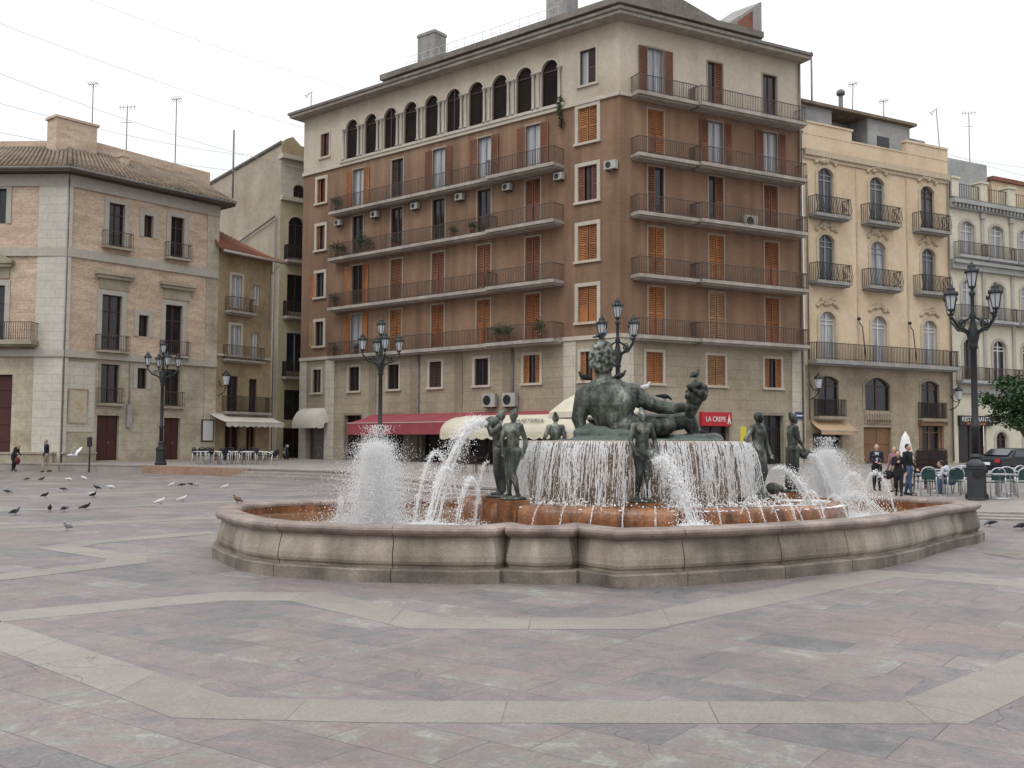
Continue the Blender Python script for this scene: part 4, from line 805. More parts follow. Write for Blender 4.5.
# ------------------------------------------------------------------ PEACH building
PB = (18.738, 63.6); PE = Fac(PB, 62.1); PEL = 13.75
pea = thing('peach_townhouse', 'peach stucco townhouse with bowed iron balconies and stone ground floor right of the brown block', 'building', PE.P(0, TZ))
hp, hp0 = [], []
PU = (1.92, 6.62, 11.55)
for i, u in enumerate(PU):
    hp.append((u - 0.7, u + 0.7, 16.55, 19.7, 0.42)); window(PE, pea, 'arched_window', u, 1.4, 16.55, 19.7, 'sash_grey' if i < 2 else 'wood_dark', 'pane_grey', rise=0.42, sur=('ornament', 0.2, 0.06), transom=0.8)
    hp.append((u - 0.7, u + 0.7, 12.2, 15.3, 0.42)); window(PE, pea, 'arched_window', u, 1.4, 12.2, 15.3, 'sash_grey', 'pane_grey' if i != 1 else 'curtain', rise=0.42, sur=('ornament', 0.2, 0.06), transom=0.8)
    hp.append((u - 0.7, u + 0.7, 7.1, 10.25, 0.5)); window(PE, pea, 'arched_window', u, 1.4, 7.1, 10.25, 'sash_white', 'curtain', rise=0.5, sur=('ornament', 0.22, 0.06), transom=0.8)
    for z in (19.7, 15.3, 10.3):
        mb = MB(); rr = random.Random(i * 7 + int(z))
        for k in range(9): t = -1.1 + 2.2 * k / 8; mb.ell(PE.P(u + 0.95 * sin(t), z + 0.05 + 0.55 * cos(t), 0.03), (0.17, 0.17, 0.1 + 0.08 * rr.random()), 8, 6)
        for k in range(6): mb.ell(PE.P(u + rr.uniform(-0.5, 0.5), z + rr.uniform(0.3, 0.75), 0.03), (0.2, 0.2, 0.16), 8, 6)
        mb.build('ornament', M['ornament'], pea)
    b_ = balcony(PE, pea, u - 1.55, u + 1.55, 16.5, 0.75, 'greyrender', 'iron', 1.15, 0.2, 0.14, belly=0.12, t=0.03); balcony(PE, pea, u - 1.55, u + 1.55, 12.15, 0.75, 'greyrender', 'iron', 1.15, 0.2, 0.14, belly=0.12, t=0.03)
balcony(PE, pea, 0.15, 13.6, 7.05, 0.8, 'greyrender', 'iron', 1.1, 0.25, 0.14, t=0.03)
wall(PE, -0.09, PEL, 6.75, 20.6, hp).build('stucco_wall', M['peach'], pea)
for u, w, r in ((1.87, 1.9, 0.3), (11.45, 1.85, 0.3)):
    hp0.append((u - w / 2, u + w / 2, 3.5, 6.05, r)); window(PE, pea, 'window', u, w, 3.5, 6.05, 'wood_dark', 'glass', rise=r, sur=('peach_stone', 0.12, 0.04), transom=0.6)
    balcony(PE, pea, u - 1.25, u + 1.25, 3.45, 0.45, 'peach_stone', 'iron', 1.1, 0.2, 0.13, t=0.035)
hp0.append((5.15, 7.55, 3.9, 6.1, 0.55)); window(PE, pea, 'arched_window', 6.35, 2.4, 3.9, 6.1, 'wood_dark', 'glass', rise=0.55, sur=('peach_stone', 0.18, 0.05))
door(PE, pea, hp0, 6.33, 2.6, TZ, 2.8, 'wood_door', 0.2)
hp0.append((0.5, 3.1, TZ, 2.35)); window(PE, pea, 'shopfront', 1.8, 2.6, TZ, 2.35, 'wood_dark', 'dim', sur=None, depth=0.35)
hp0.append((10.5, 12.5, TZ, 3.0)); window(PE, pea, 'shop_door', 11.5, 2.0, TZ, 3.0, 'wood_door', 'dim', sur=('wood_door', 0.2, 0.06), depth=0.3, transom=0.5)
mb = MB(); fbox(mb, PE, 10.2, 12.8, 2.95, 3.35, 0, 0.35); mb.build('door_canopy', M['wood_door'], pea)
wall(PE, -0.09, PEL, 0, 6.75, hp0, depth=0.35).build('stone_wall', M['peach_stone'], pea)
mb = MB(); fbox(mb, PE, 5.1, 7.6, 3.05, 3.85, 0.0, 0.1)
for k in range(10): mb.lathe([(0.05, 0), (0.1, 0.2), (0.05, 0.45), (0.08, 0.6)], PE.P(5.3 + 0.232 * k, 3.15, 0.14), 8)
mb.build('balustrade', M['peach_stone'], pea)
mb = MB(); fbox(mb, PE, 0, PEL, 20.35, 20.75, 0, 0.22); fbox(mb, PE, 0, PEL, 20.1, 20.35, 0, 0.1); mb.build('cornice', M['ornament'], pea)
mb = MB(); fbox(mb, PE, -0.09, PEL, 20.75, 21.75, -0.35, 0.0); fbox(mb, PE, 0, 4.35, 21.75, 22.5, -0.35, 0.02); fbox(mb, PE, 0, 4.45, 22.5, 22.62, -0.4, 0.08); fbox(mb, PE, 9.55, PEL, 21.75, 22.55, -0.35, 0.02); fbox(mb, PE, 9.45, PEL, 22.55, 22.7, -0.4, 0.08); fbox(mb, PE, 4.35, 9.55, 21.75, 21.85, -0.38, 0.04)
mb.build('parapet', M['peach'], pea)
for ua in (4.62, 9.4): mb = MB(); fbox(mb, PE, ua, ua + 0.14, 7.2, 20.05, 0, 0.05); mb.build('pilaster', M['ornament'], pea)
mb = MB(); fbox(mb, PE, 0.2, 4.0, 21, 24.3, -5, -1.4); fbox(mb, PE, 7.4, 11.6, 21, 24.3, -5, -1.4); fbox(mb, PE, 4.0, 7.4, 21, 24.3, -5, -3.2); q = mb.build('penthouse', M['greystone'], pea)
mb = MB(); fbox(mb, PE, 0.0, 11.9, 24.3, 24.5, -5.3, -1.0); mb.build('roof', M['tile'], q)
mb = MB(); fbox(mb, PE, 8.3, 9.5, 22.3, 23.2, -1.42, -1.38); mb.build('window', M['glass'], q)
mb = MB(); fbox(mb, PE, 11.9, 13.4, 21, 23.6, -4, -1.6); mb.build('roof_hut', M['greyrender'], pea)
mb = MB(); A, B = PE.P(0, 0), PE.P(0, 0, -12); 
for A, B in ((PE.P(0, 20, 0), PE.P(0, 20, -12)), (PE.P(PEL, 0, 0), PE.P(PEL, 0, -12))): mb.quad(A, B, Vector((B.x, B.y, 21.75)), Vector((A.x, A.y, 21.75)))
mb.build('flank_wall', M['beige'], pea)
mb = MB(); mb.tube([PE.P(13.6, 0.5, 0.12), PE.P(13.6, 20.2, 0.12)], 0.06); mb.build('drainpipe', M['galv'], pea); mb = MB(); mb.tube([PE.P(0.2, 3.2, 0.1), PE.P(0.2, 12, 0.1), PE.P(0.2, 19, 0.1)], 0.05); mb.build('drainpipe', M['galv'], pea)

# ------------------------------------------------------------------ CREAM building (far right)
CB = (30.9, 70.04); CR = Fac(CB, 62.1); CRL = 20.0
cre = thing('cream_townhouse', 'cream and white townhouse with grey cornices and iron balconies at the far right', 'building', CR.P(0, TZ))
hc, CU = [], (1.9, 5.1, 8.4, 11.7, 15.0)
for i, u in enumerate(CU):
    for z0, z1, r in ((15.2, 17.65, 0.3), (10.7, 13.4, 0.3), (6.3, 9.2, 0.4)):
        hc.append((u - 0.72, u + 0.72, z0, z1, r)); window(CR, cre, 'arched_window', u, 1.44, z0, z1, 'sash_white' if z0 > 7 or i else 'wood_dark', 'curtain' if z0 > 7 else 'glass', rise=r, sur=('pwhite', 0.2, 0.06), transom=0.7)
    balcony(CR, cre, u - 1.5, u + 1.5, 15.1, 0.6, 'greystone', 'rail_grey', 0.95, 0.2, 0.12); balcony(CR, cre, u - 1.5, u + 1.5, 10.6, 0.6, 'greystone', 'rail_grey', 0.95, 0.2, 0.12); balcony(CR, cre, u - 1.55, u + 1.55, 6.2, 0.6, 'greystone', 'rail_grey', 0.95, 0.2, 0.12)
    mb = MB(); fbox(mb, CR, u + 1.45, u + 1.75, 6.0, 18.4, 0, 0.12); fbox(mb, CR, u + 1.35, u + 1.85, 18.0, 18.4, 0, 0.2); mb.build('pilaster', M['pwhite'], cre)
hc.append((0.5, 3.5, TZ, 3.1)); window(CR, cre, 'shopfront', 2.0, 3.0, TZ, 3.1, 'wood_dark', 'dim', sur=None, depth=0.35)
hc.append((4.5, 5.7, TZ, 2.6, 0.5)); window(CR, cre, 'arched_door', 5.1, 1.2, TZ, 2.6, 'wood_dark', 'dim', sur=('pwhite', 0.2, 0.05), rise=0.5)
hc.append((7.6, 9.2, TZ, 2.9, 0.5)); window(CR, cre, 'arched_door', 8.4, 1.6, TZ, 2.9, 'wood_dark', 'dim', sur=('pwhite', 0.2, 0.05), rise=0.5)
wall(CR, 0.02, CRL, 0, 18.5, hc).build('stucco_wall', M['cream'], cre)
mb = MB(); fbox(mb, CR, 0.02, CRL, 18.45, 18.8, 0, 0.25); fbox(mb, CR, 0.02, CRL, 18.8, 19.1, -0.1, 0.5); fbox(mb, CR, 0.02, CRL, 14.1, 14.5, 0, 0.3); fbox(mb, CR, 0.02, CRL, 14.5, 14.75, 0, 0.5); fbox(mb, CR, 0.02, CRL, 5.3, 5.6, 0, 0.25)
for k in range(50): fbox(mb, CR, 0.2 + k * 0.4, 0.36 + k * 0.4, 18.55, 18.8, 0.24, 0.42)
mb.build('cornice', M['greystone'], cre)
mb = MB(); fbox(mb, CR, 0.02, CRL, 19.1, 19.25, -6, 0.3); mb.build('roof', M['roofgrey'], cre)
for k in range(6): mb = MB(); u = 0.25 + 3.1 * k; fbox(mb, CR, u, u + 0.75, 19.25, 20.6, -0.7, 0.1); fbox(mb, CR, u - 0.08, u + 0.83, 20.6, 20.75, -0.78, 0.18); mb.build('pier', M['cream'], cre)
rail_mb(CR, 0.2, 18, 19.25, 0.0, 1.1, 0.25, 0.03, sides=(False, False)).build('roof_railing', M['rail_grey'], cre)
mb = MB(); fbox(mb, CR, 2.6, 7.2, 19, 23.0, -5, -2.2); mb.build('penthouse', M['greystone'], cre)
mb = MB(); fbox(mb, CR, 8.0, 14.0, 19, 22.0, -6, -2.4); q = mb.build('penthouse', M['peach'], cre); mb = MB(); fbox(mb, CR, 7.9, 14.2, 22.0, 22.3, -6.2, -2.2); mb.build('roof', M['tile_red'], q)
# shop fascia with lettering
sg = thing('restaurant_sign', 'black shop fascia with white RESTAURANTE lettering over the dark restaurant entrance', 'sign', CR.P(2.2, 3.2, 0.05))
mb = MB(); fbox(mb, CR, 0.45, 4.0, 3.02, 3.72, 0.02, 0.2); mb.build('panel', M['sign_black'], sg); text_mesh('RESTAURANTE', 0.46, CR, 2.2, 3.45, 0.205, 'sign_white', sg); mb = MB()
for k in range(6): fbox(mb, CR, 1.2 + k * 0.34, 1.46 + k * 0.34, 3.1, 3.2, 0.2, 0.21)
mb.build('ornament_strip', M['sign_orange'], sg)

mb = MB(); mb.quad((7.35, 14.6, .005), (8.2, 14.75, .005), (8.05, 15.6, .005), (7.2, 15.45, .005)); mb_ = tag(mb.build('drain_cover', M['plinth']), kind='structure')
# ------------------------------------------------------------------ FOUNTAIN
FC = Vector((1.95, 16.0))
OUT = [(-4.4, 15.4), (-4.17, 14.5), (-3.8, 13.75), (-3.36, 13.0), (-2.85, 12.5), (-1.8, 12.08), (-0.62, 11.92), (-0.22, 11.98), (-0.06, 12.25), (0.0, 12.05), (0.33, 11.9), (0.68, 12.0), (0.8, 12.2), (0.95, 11.95), (1.25, 11.6), (2.0, 11.85), (3.3, 12.5), (4.9, 13.6), (5.75, 14.55), (6.45, 15.5), (7.1, 16.3), (7.7, 16.95), (8.08, 17.5), (8.05, 18.1), (7.6, 18.85), (7.0, 19.55), (5.9, 20.1), (4.9, 19.8), (3.9, 20.3), (2.55, 20.5), (1.5, 20.2), (0.5, 19.7), (-0.5, 19.0), (-1.5, 18.3), (-2.6, 17.75), (-3.4, 17.4), (-4.1, 16.85), (-4.45, 16.2)]
def norm_out(pts, d):
    """closed outline moved outward by d with mitred corners (outline runs counter-clockwise seen from above)"""
    n = len(pts); out = []
    for i in range(n):
        p = Vector(pts[i]); a = (p - Vector(pts[i - 1])).normalized(); b = (Vector(pts[(i + 1) % n]) - p).normalized()
        na = Vector((a.y, -a.x)); nb = Vector((b.y, -b.x)); m = (na + nb); m.normalize(); k = d / max(0.55, m.dot(na)); out.append(p + m * k)
    return out
def sweep(pts, prof, name, m, parent, joints=None, gap=0.006, smooth=False):
    """profile (offset, z) swept round the outline; cut into blocks with real open joints"""
    mb = MB(); n = len(pts); rings = [norm_out(pts, o) for o, z in prof]; K = len(prof)
    for i in range(n):
        j = (i + 1) % n; vs = []
        p0 = Vector(pts[i]); p1 = Vector(pts[j]); L = (p1 - p0).length; g0 = gap / L if (joints and i in joints) else 0.0
        for k in range(K):
            a, b = rings[k][i], rings[k][j]; q = a.lerp(b, g0); vs.append((q.x, q.y, prof[k][1]))
        for k in range(K): q = rings[k][i].lerp(rings[k][j], 1.0); vs.append((q.x, q.y, prof[k][1]))
        fs = [(k, K + k, K + k + 1, k + 1) for k in range(K - 1)]; mb.add(vs, fs, smooth)
    return mb.build(name, m, parent)
ftn = thing('fountain_basin', 'wide curved stone fountain basin with rolled rim and raised round bowl in the square', 'fountain', (FC.x, FC.y, 0))
def densify(pts, L=0.5):
    out = []; J = set()
    for i, p in enumerate(pts):
        q = Vector(pts[(i + 1) % len(pts)]); p = Vector(p); n = max(1, int(round((q - p).length / L)))
        for k in range(n): out.append(tuple(p.lerp(q, k / n)))
    return out
DO = densify(OUT, 0.35)
JT = {i for i in range(len(DO)) if i % 4 == 1}
core = MB(); inner = norm_out(DO, -0.02)
core.prism([tuple(p) for p in inner], 0.01, 0.12); core.build('basin_floor', M['algae'], ftn)
sweep(DO, [(0.13, 0), (0.13, 0.14), (0.115, 0.155), (0.02, 0.16)], 'plinth', M['plinth'], ftn, JT, 0.008)
sweep(DO, [(0.03, 0.155), (0.035, 0.19), (0.055, 0.21), (0.065, 0.245), (0.06, 0.31), (0.042, 0.38), (0.022, 0.45), (0.008, 0.505), (0.01, 0.53)], 'basin_wall', M['basin'], ftn, JT, 0.01)
sweep(DO, [(-0.02, 0.1), (-0.015, 0.53)], 'joint_backing', M['plinth'], ftn)
sweep(DO, [(0.0, 0.528), (0.035, 0.535), (0.065, 0.552), (0.085, 0.58), (0.092, 0.61), (0.08, 0.638), (0.05, 0.655), (0.0, 0.662), (-0.22, 0.66), (-0.26, 0.65), (-0.28, 0.62), (-0.28, 0.585)], 'rim', M['basin_rim'], ftn, JT, 0.006)
sweep(DO, [(-0.275, 0.6), (-0.27, 0.1)], 'inner_wall', M['rust'], ftn)
mb = MB(); mb.prism([tuple(p) for p in norm_out(DO, -0.27)], 0.13, 0.47); tag(mb.build('pool_water', M['water'], None), kind='structure')
# lower trough ring (rust stained) and its water
TC = Vector((2.25, 16.1))
TR = [(TC.x + 3.0 * cos(2 * pi * k / 40) * (1 + 0.02 * cos(16 * pi * k / 40)), TC.y + 2.55 * sin(2 * pi * k / 40) * (1 + 0.02 * cos(16 * pi * k / 40))) for k in range(40)]
sweep(TR, [(0.0, 0.35), (0.03, 0.55), (0.02, 0.68), (-0.02, 0.745), (-0.08, 0.775), (-0.16, 0.78), (-0.2, 0.74), (-0.2, 0.6)], 'trough_wall', M['rust'], ftn, {i for i in range(40) if i % 5 == 0}, 0.012, True)
mb = MB(); mb.prism([tuple(p) for p in norm_out(TR, -0.19)], 0.52, 0.74); tag(mb.build('trough_water', M['water']), kind='structure')
# bowl
BR = 1.84
mb = MB(); mb.lathe([(1.62, 0.55), (1.66, 0.8), (1.72, 1.2), (1.76, 1.5), (BR - 0.03, 1.6), (BR, 1.64), (BR - 0.01, 1.68), (BR - 0.1, 1.69), (BR - 0.16, 1.66)], (FC.x, FC.y, 0), 72); mb.build('bowl', M['algae'], ftn)
mb = MB(); mb.lathe([(BR - 0.02, 1.672), (0.01, 1.675)], (FC.x, FC.y, 0), 72, cap=False); tag(mb.build('bowl_water', M['water']), kind='structure')

# ------------------------------------------------------------------ bodies
def fingers(mb, wrist, direction, palm_n, s, curl=0.5):
    """palm and five bent fingers; s = hand length"""
    d = Vector(direction).normalized(); n = Vector(palm_n); n = (n - d * n.dot(d)).normalized(); x = d.cross(n); w = Vector(wrist)
    mb.cap(w, s * 0.15, w + d * s * 0.42, s * 0.17, 8)
    for k, (o, L) in enumerate(((-0.2, 0.44), (-0.07, 0.5), (0.07, 0.47), (0.2, 0.36))):
        a = w + d * s * 0.42 + x * o * s; b = a + (d * cos(curl * 0.6) + n * sin(curl * 0.6)) * L * s * 0.55; c = b + (d * cos(curl * 1.6) + n * sin(curl * 1.6)) * L * s * 0.5
        mb.cap(a, s * 0.065, b, s * 0.058, 6); mb.cap(b, s * 0.058, c, s * 0.048, 6)
    a = w + d * s * 0.12 - x * s * 0.16; b = a + (d * 0.6 - x * 0.75 + n * 0.2).normalized() * s * 0.28; c = b + (d * 0.9 - x * 0.1 + n * 0.4).normalized() * s * 0.22
    mb.cap(a, s * 0.075, b, s * 0.065, 6); mb.cap(b, s * 0.065, c, s * 0.055, 6)

BASE = dict(head=(0, 0.015, .932), neck=(0, -0.005, .86), chest=(0, 0, .74), waist=(0, 0, .625), hip=(0, 0, .53),
            sl=(-.105, 0, .815), sr=(.105, 0, .815), el=(-.135, -.01, .645), er=(.135, -.01, .645), wl=(-.14, .04, .49), wr=(.14, .04, .49),
            kl=(-.052, .02, .285), kr=(.052, .02, .285), al=(-.055, -.015, .045), ar=(.055, -.015, .045), hl=(-.05, 0, .52), hr=(.05, 0, .52))
class Pose:
    def __init__(s, H, loc, yaw, female=False, **ov):
        s.H = H; s.loc = Vector(loc); s.R = Matrix.Rotation(yaw, 4, 'Z'); s.female = female
        s.J = {k: Vector(v) for k, v in BASE.items()}
        if female: s.J['sl'].x = -.092; s.J['sr'].x = .092
        for k, v in ov.items(): s.J[k] = Vector(v)
    def w(s, p): return s.loc + s.R @ (Vector(p) * s.H)
    def dirv(s, v): return s.R @ Vector(v)
    def torso(s, mb, g=1.0):
        J, H, w = s.J, s.H, s.w; q = s.R.to_3x3()
        mb.ell(w(J['chest'] + Vector((0, 0, .02))), (.09 * H * g, .06 * H * g, .1 * H * g), rot=q); mb.ell(w(J['waist']), (.072 * H * g, .052 * H * g, .09 * H * g), rot=q)
        mb.ell(w(J['hip']), ((.092 if s.female else .084) * H * g, .066 * H * g, .07 * H * g), rot=q)
        mb.cap(w(J['chest']), .075 * H * g, w(J['waist']), .062 * H * g); mb.cap(w(J['waist']), .062 * H * g, w(J['hip']), .066 * H * g)
        mb.cap(w(J['sl']), .034 * H * g, w(J['sr']), .034 * H * g); mb.cap(w(J['chest'] + Vector((-.04, 0, .03))), .05 * H * g, w(J['sl']), .036 * H * g); mb.cap(w(J['chest'] + Vector((.04, 0, .03))), .05 * H * g, w(J['sr']), .036 * H * g)
        if s.female:
            for sx in (-.04, .04): mb.ell(w(J['chest'] + Vector((sx, .05, .015))), (.03 * H * g, .03 * H * g, .034 * H * g))
    def arm(s, mb, sd, g=1.0, hand=True):
        J, H, w = s.J, s.H, s.w; a, b, c = J['s' + sd], J['e' + sd], J['w' + sd]
        mb.cap(w(a), .031 * H * g, w(b), .023 * H * g); mb.cap(w(b), .0235 * H * g, w(c), .0155 * H * g)
        if hand:
            d = (c - b).normalized(); fingers(mb, w(c), s.dirv(d), s.dirv((0.3 if sd == 'l' else -0.3, .6, 0.2)), .1 * H, 0.55)
    def leg(s, mb, sd, g=1.0, foot=True):
        J, H, w = s.J, s.H, s.w; a, b, c = J['h' + sd], J['k' + sd], J['a' + sd]
        mb.cap(w(a), .055 * H * g, w(b), .034 * H * g); mb.cap(w(b), .034 * H * g, w(b.lerp(c, .35) + Vector((0, -.008, 0))), .036 * H * g); mb.cap(w(b.lerp(c, .35) + Vector((0, -.008, 0))), .035 * H * g, w(c), .02 * H * g)
        if foot:
            t = c + Vector((-.012 if sd == 'l' else .012, .085, -.025)); mb.cap(w(c + Vector((0, -.012, -.018))), .024 * H * g, w(t), .018 * H * g)
    def head_(s, mb, hair=None):
        J, H, w = s.J, s.H, s.w; h = J['head']; q = s.R.to_3x3()
        mb.cap(w(J['neck'] + Vector((0, 0, -.05))), .032 * H, w(h + Vector((0, -.01, -.04))), .028 * H)
        mb.ell(w(h), (.044 * H, .054 * H, .062 * H), rot=q); mb.cap(w(h + Vector((0, .025, -.03))), .028 * H, w(h + Vector((0, .038, -.052))), .016 * H)
        mb.cap(w(h + Vector((0, .05, .008))), .006 * H, w(h + Vector((0, .064, -.014))), .009 * H)
        for sx in (-1, 1): mb.ell(w(h + Vector((sx * .045, -.004, -.004))), (.006 * H, .012 * H, .017 * H), 8, 6, rot=q); mb.cap(w(h + Vector((sx * .012, .05, .016))), .007 * H, w(h + Vector((sx * .03, .042, .014))), .006 * H)
        mb.cap(w(h + Vector((-.012, .05, -.032))), .006 * H, w(h + Vector((.012, .05, -.032))), .006 * H)
    def hair(s, mb, long=False):
        J, H, w = s.J, s.H, s.w; h = J['head']; q = s.R.to_3x3()
        mb.ell(w(h + Vector((0, -.014, .014))), (.05 * H, .055 * H, .06 * H), rot=q)
        if long: mb.cap(w(h + Vector((0, -.03, 0))), .046 * H, w(h + Vector((0, -.045, -.1))), .034 * H)
    def hw(s, d): return s.w(s.J['w' + d])

def nymph(name, label, loc, yaw, jar=None, H=1.27, hairbun=True, ped=None, legs='', drape=False, voxel=0.011, **ov):
    t = thing(name, label, 'statue', loc, 'bronze maidens standing round the fountain bowl')
    p = Pose(H, loc, yaw, True, **ov); mb = MB(); p.torso(mb, 1.1)
    for d in 'lr': p.arm(mb, d, 1.18); p.leg(mb, d, 1.16)
    p.head_(mb); mb.ell(p.w(p.J['head'] + Vector((0, -.01, .014))), (.05 * H, .056 * H, .06 * H), rot=p.R.to_3x3())
    if hairbun: mb.cap(p.w(p.J['head'] + Vector((0, -.035, .03))), .036 * H, p.w(p.J['head'] + Vector((0, -.05, .07))), .026 * H)
    if drape:
        for k in range(5): x = -.07 + .035 * k; mb.cap(p.w((x, -.045 - .01 * (k % 2), .55)), .024 * H, p.w((x * 1.2, -.05 - .015 * (k % 2), .06)), .028 * H)
        mb.cap(p.w((-.085, 0, .6)), .03 * H, p.w((.09, -.03, .53)), .03 * H)
    remesh(mb, 'figure', M['bronze'], voxel, t, 4)
    mb = MB(); mb.lathe([(0.19, -0.03), (0.2, -0.01), (0.17, 0.012), (0.1, 0.025), (0.02, 0.03)], (loc[0], loc[1], loc[2]), 14); mb.build('statue_base', M['bronze'], t)
    mb = MB(); mb.hexa([Vector((loc[0] + sx * 0.23, loc[1] + sy * 0.23, zz)) for zz in (0.5, loc[2] - 0.028) for sx, sy in ((-1, -1), (1, -1), (1, 1), (-1, 1))]); mb.build('pedestal', M['rust'], t)
    if jar:
        c, dr = p.w(jar[0]), p.dirv(jar[1]).normalized(); mb = MB(); q = Vector((0, 0, 1)).rotation_difference(dr).to_matrix()
        prof = [(r_ * .8, z_ * .85) for r_, z_ in [(0.02, -0.17), (0.07, -0.15), (0.115, -0.06), (0.12, 0.0), (0.09, 0.08), (0.05, 0.12), (0.05, 0.15), (0.075, 0.175), (0.06, 0.176), (0.035, 0.15)]]
        sub = MB(); sub.lathe(prof, (0, 0, 0), 18); sub.v = [tuple(c + q @ Vector(v)) for v in sub.v]; mb.v, mb.f, mb.sm = sub.v, sub.f, sub.sm; mb.build('jar', M['bronze'], t)
    return t
FZ = 0.86
nymph('bronze_maiden', 'bronze maiden facing the camera in front of the bowl, jar at her hip', (1.82, 14.0, FZ), RAD(180 + 8), ((-.115, .05, .5), (-1, .25, -.35)), el=(-.15, -.02, .66), wl=(-.13, .09, .53), er=(.13, 0, .65), wr=(.10, .1, .53), kr=(.04, .05, .29), head=(0, .01, .93))
nymph('bronze_maiden', 'slim bronze maiden in profile at the left of the bowl, arm hanging down', (0.02, 14.55, FZ), RAD(150), None, el=(-.13, -.06, .655), wl=(-.12, -.02, .5), er=(.12, .05, .66), wr=(.08, .1, .53), kl=(-.03, .06, .29), head=(-.015, .02, .935))
nymph('bronze_maiden', 'draped bronze maiden at the far left, shouldering a jar that pours water', (-0.2, 15.1, FZ), RAD(95), ((-.02, .1, .86), (0.1, 1, -.25)), drape=True, el=(-.13, .09, .74), wl=(-.06, .12, .84), er=(.13, .08, .72), wr=(.05, .13, .83), head=(.035, -.02, .93))
nymph('bronze_maiden', 'bronze maiden showing only head and shoulders behind the left of the bowl', (0.8, 18.3, FZ), RAD(-10), ((-.1, .05, .5), (-1, .2, -.3)), el=(-.15, -.02, .66), wl=(-.13, .09, .53), H=1.33)
nymph('bronze_maiden', 'bronze maiden with hand on hip and crossed leg right of the bowl', (3.75, 15.25, FZ), RAD(-140), ((-.2, .08, .09), (-1, .1, -.1)), hairbun=False, er=(.2, -.03, .67), wr=(.11, .03, .58), el=(-.14, .01, .65), wl=(-.13, .08, .5), kl=(-.02, .08, .3), al=(.0, .02, .05), H=1.28)
nymph('bronze_maiden', 'bronze maiden in profile at the far right, hands held forward low', (4.7, 16.75, FZ + 0.02), RAD(-80), ((.0, .17, .48), (.2, 1, -.2)), drape=True, el=(-.12, .03, .65), wl=(-.07, .14, .53), er=(.12, .03, .65), wr=(.07, .14, .53), H=1.28)

# the river god: reclining giant seen from behind
GX, GY, GZ = FC.x, FC.y - 0.3, 1.70
def g(x, z, y=0.0): return Vector((GX + x, GY + y, GZ + z))
giant = thing('river_god', 'huge reclining bronze man seen from behind on the fountain bowl, holding fruit', 'statue', (GX, GY, GZ))
mb = MB()
mb.ell(g(-.42, .60, -.02), (.40, .24, .34)); mb.ell(g(-.34, .36, -.02), (.33, .22, .26)); mb.ell(g(-.2, .2, 0.02), (.36, .28, .24)); mb.ell(g(-.08, .2, -.06), (.27, .24, .22))
mb.cap(g(-.76, .72), .16, g(-.06, .74), .17); mb.cap(g(-.72, .76), .12, g(-.5, .92, .04), .14); mb.cap(g(-.16, .78), .12, g(-.5, .92, .04), .14); mb.ell(g(-.6, .58, -.1), (.24, .18, .22)); mb.ell(g(-.24, .58, -.1), (.24, .18, .22)); mb.cap(g(-.45, .74, .02), .2, g(-.46, .84, .04), .13); mb.cap(g(-.48, .82, .04), .135, g(-.51, 1.06, .06), .13)
mb.cap(g(-.62, .62, -.14), .14, g(-.5, .3, -.1), .13); mb.cap(g(-.2, .62, -.14), .15, g(-.28, .3, -.1), .13)
mb.ell(g(-.53, 1.28, .06), (.18, .205, .255)); mb.cap(g(-.52, 1.15, .2), .08, g(-.52, 1.08, .22), .06)
rr = random.Random(3)
for k in range(230):
    u_, v_ = rr.uniform(0, 2 * pi), rr.uniform(-0.75, 1); q = math.sqrt(max(0, 1 - v_ * v_)); pnt = Vector((.19 * q * cos(u_), .21 * q * sin(u_), .275 * v_))
    if pnt.y > 0.12 and v_ < 0.3: continue
    mb.ell(g(-.53, 1.29, .05) + pnt, rr.uniform(.024, .042), 7, 5)
# left arm leaning
mb.cap(g(-.80, .7), .165, g(-.9, .34, -.03), .12); mb.cap(g(-.9, .36, -.03), .12, g(-.86, .1, -.1), .075); fingers(mb, g(-.86, .1, -.1), (.2, -.5, -.4), (.3, .3, -.6), .26, 0.5)
# right arm reaching out to the fruit
mb.cap(g(-.05, .70), .165, g(.12, .62, .02), .14); mb.cap(g(.1, .63, .02), .14, g(.38, .52, .04), .105); mb.cap(g(.36, .53, .04), .112, g(.56, .51, .08), .1); mb.cap(g(.56, .51, .08), .1, g(.86, .53, .12), .068); fingers(mb, g(.86, .53, .12), (1, .25, .12), (.1, 1, .5), .27, 0.9)
# legs
mb.cap(g(-.05, .2, .08), .21, g(.5, .24, .12), .15); mb.cap(g(.5, .24, .12), .14, g(.42, .06, .42), .09); mb.cap(g(.42, .06, .42), .08, g(.62, .03, .5), .06)
mb.cap(g(.0, .2, .2), .21, g(.5, .28, .32), .16); mb.cap(g(.5, .28, .32), .16, g(.88, .33, .38), .13); mb.cap(g(.88, .34, .38), .135, g(.95, .2, .38), .115); mb.cap(g(.95, .2, .38), .115, g(.98, .06, .35), .08); mb.cap(g(.98, .05, .33), .075, g(1.15, .04, .4), .055)
remesh(mb, 'figure', M['bronze'], 0.015, giant, 2)
mb = MB(); rr = random.Random(5)
for k in range(46): u_, v_ = rr.uniform(0, 2 * pi), rr.uniform(-1, 1); q = math.sqrt(1 - v_ * v_); mb.ell(g(.97 + .15 * q * cos(u_), .77 + .14 * v_, .16 + .14 * q * sin(u_)), rr.uniform(.04, .065), 8, 6)
mb.cap(g(.97, .7, .16), .14, g(.9, .42, .3), .09); remesh(mb, 'fruit_horn', M['bronze'], 0.016, giant, 1)
mb = MB(); rr = random.Random(8)
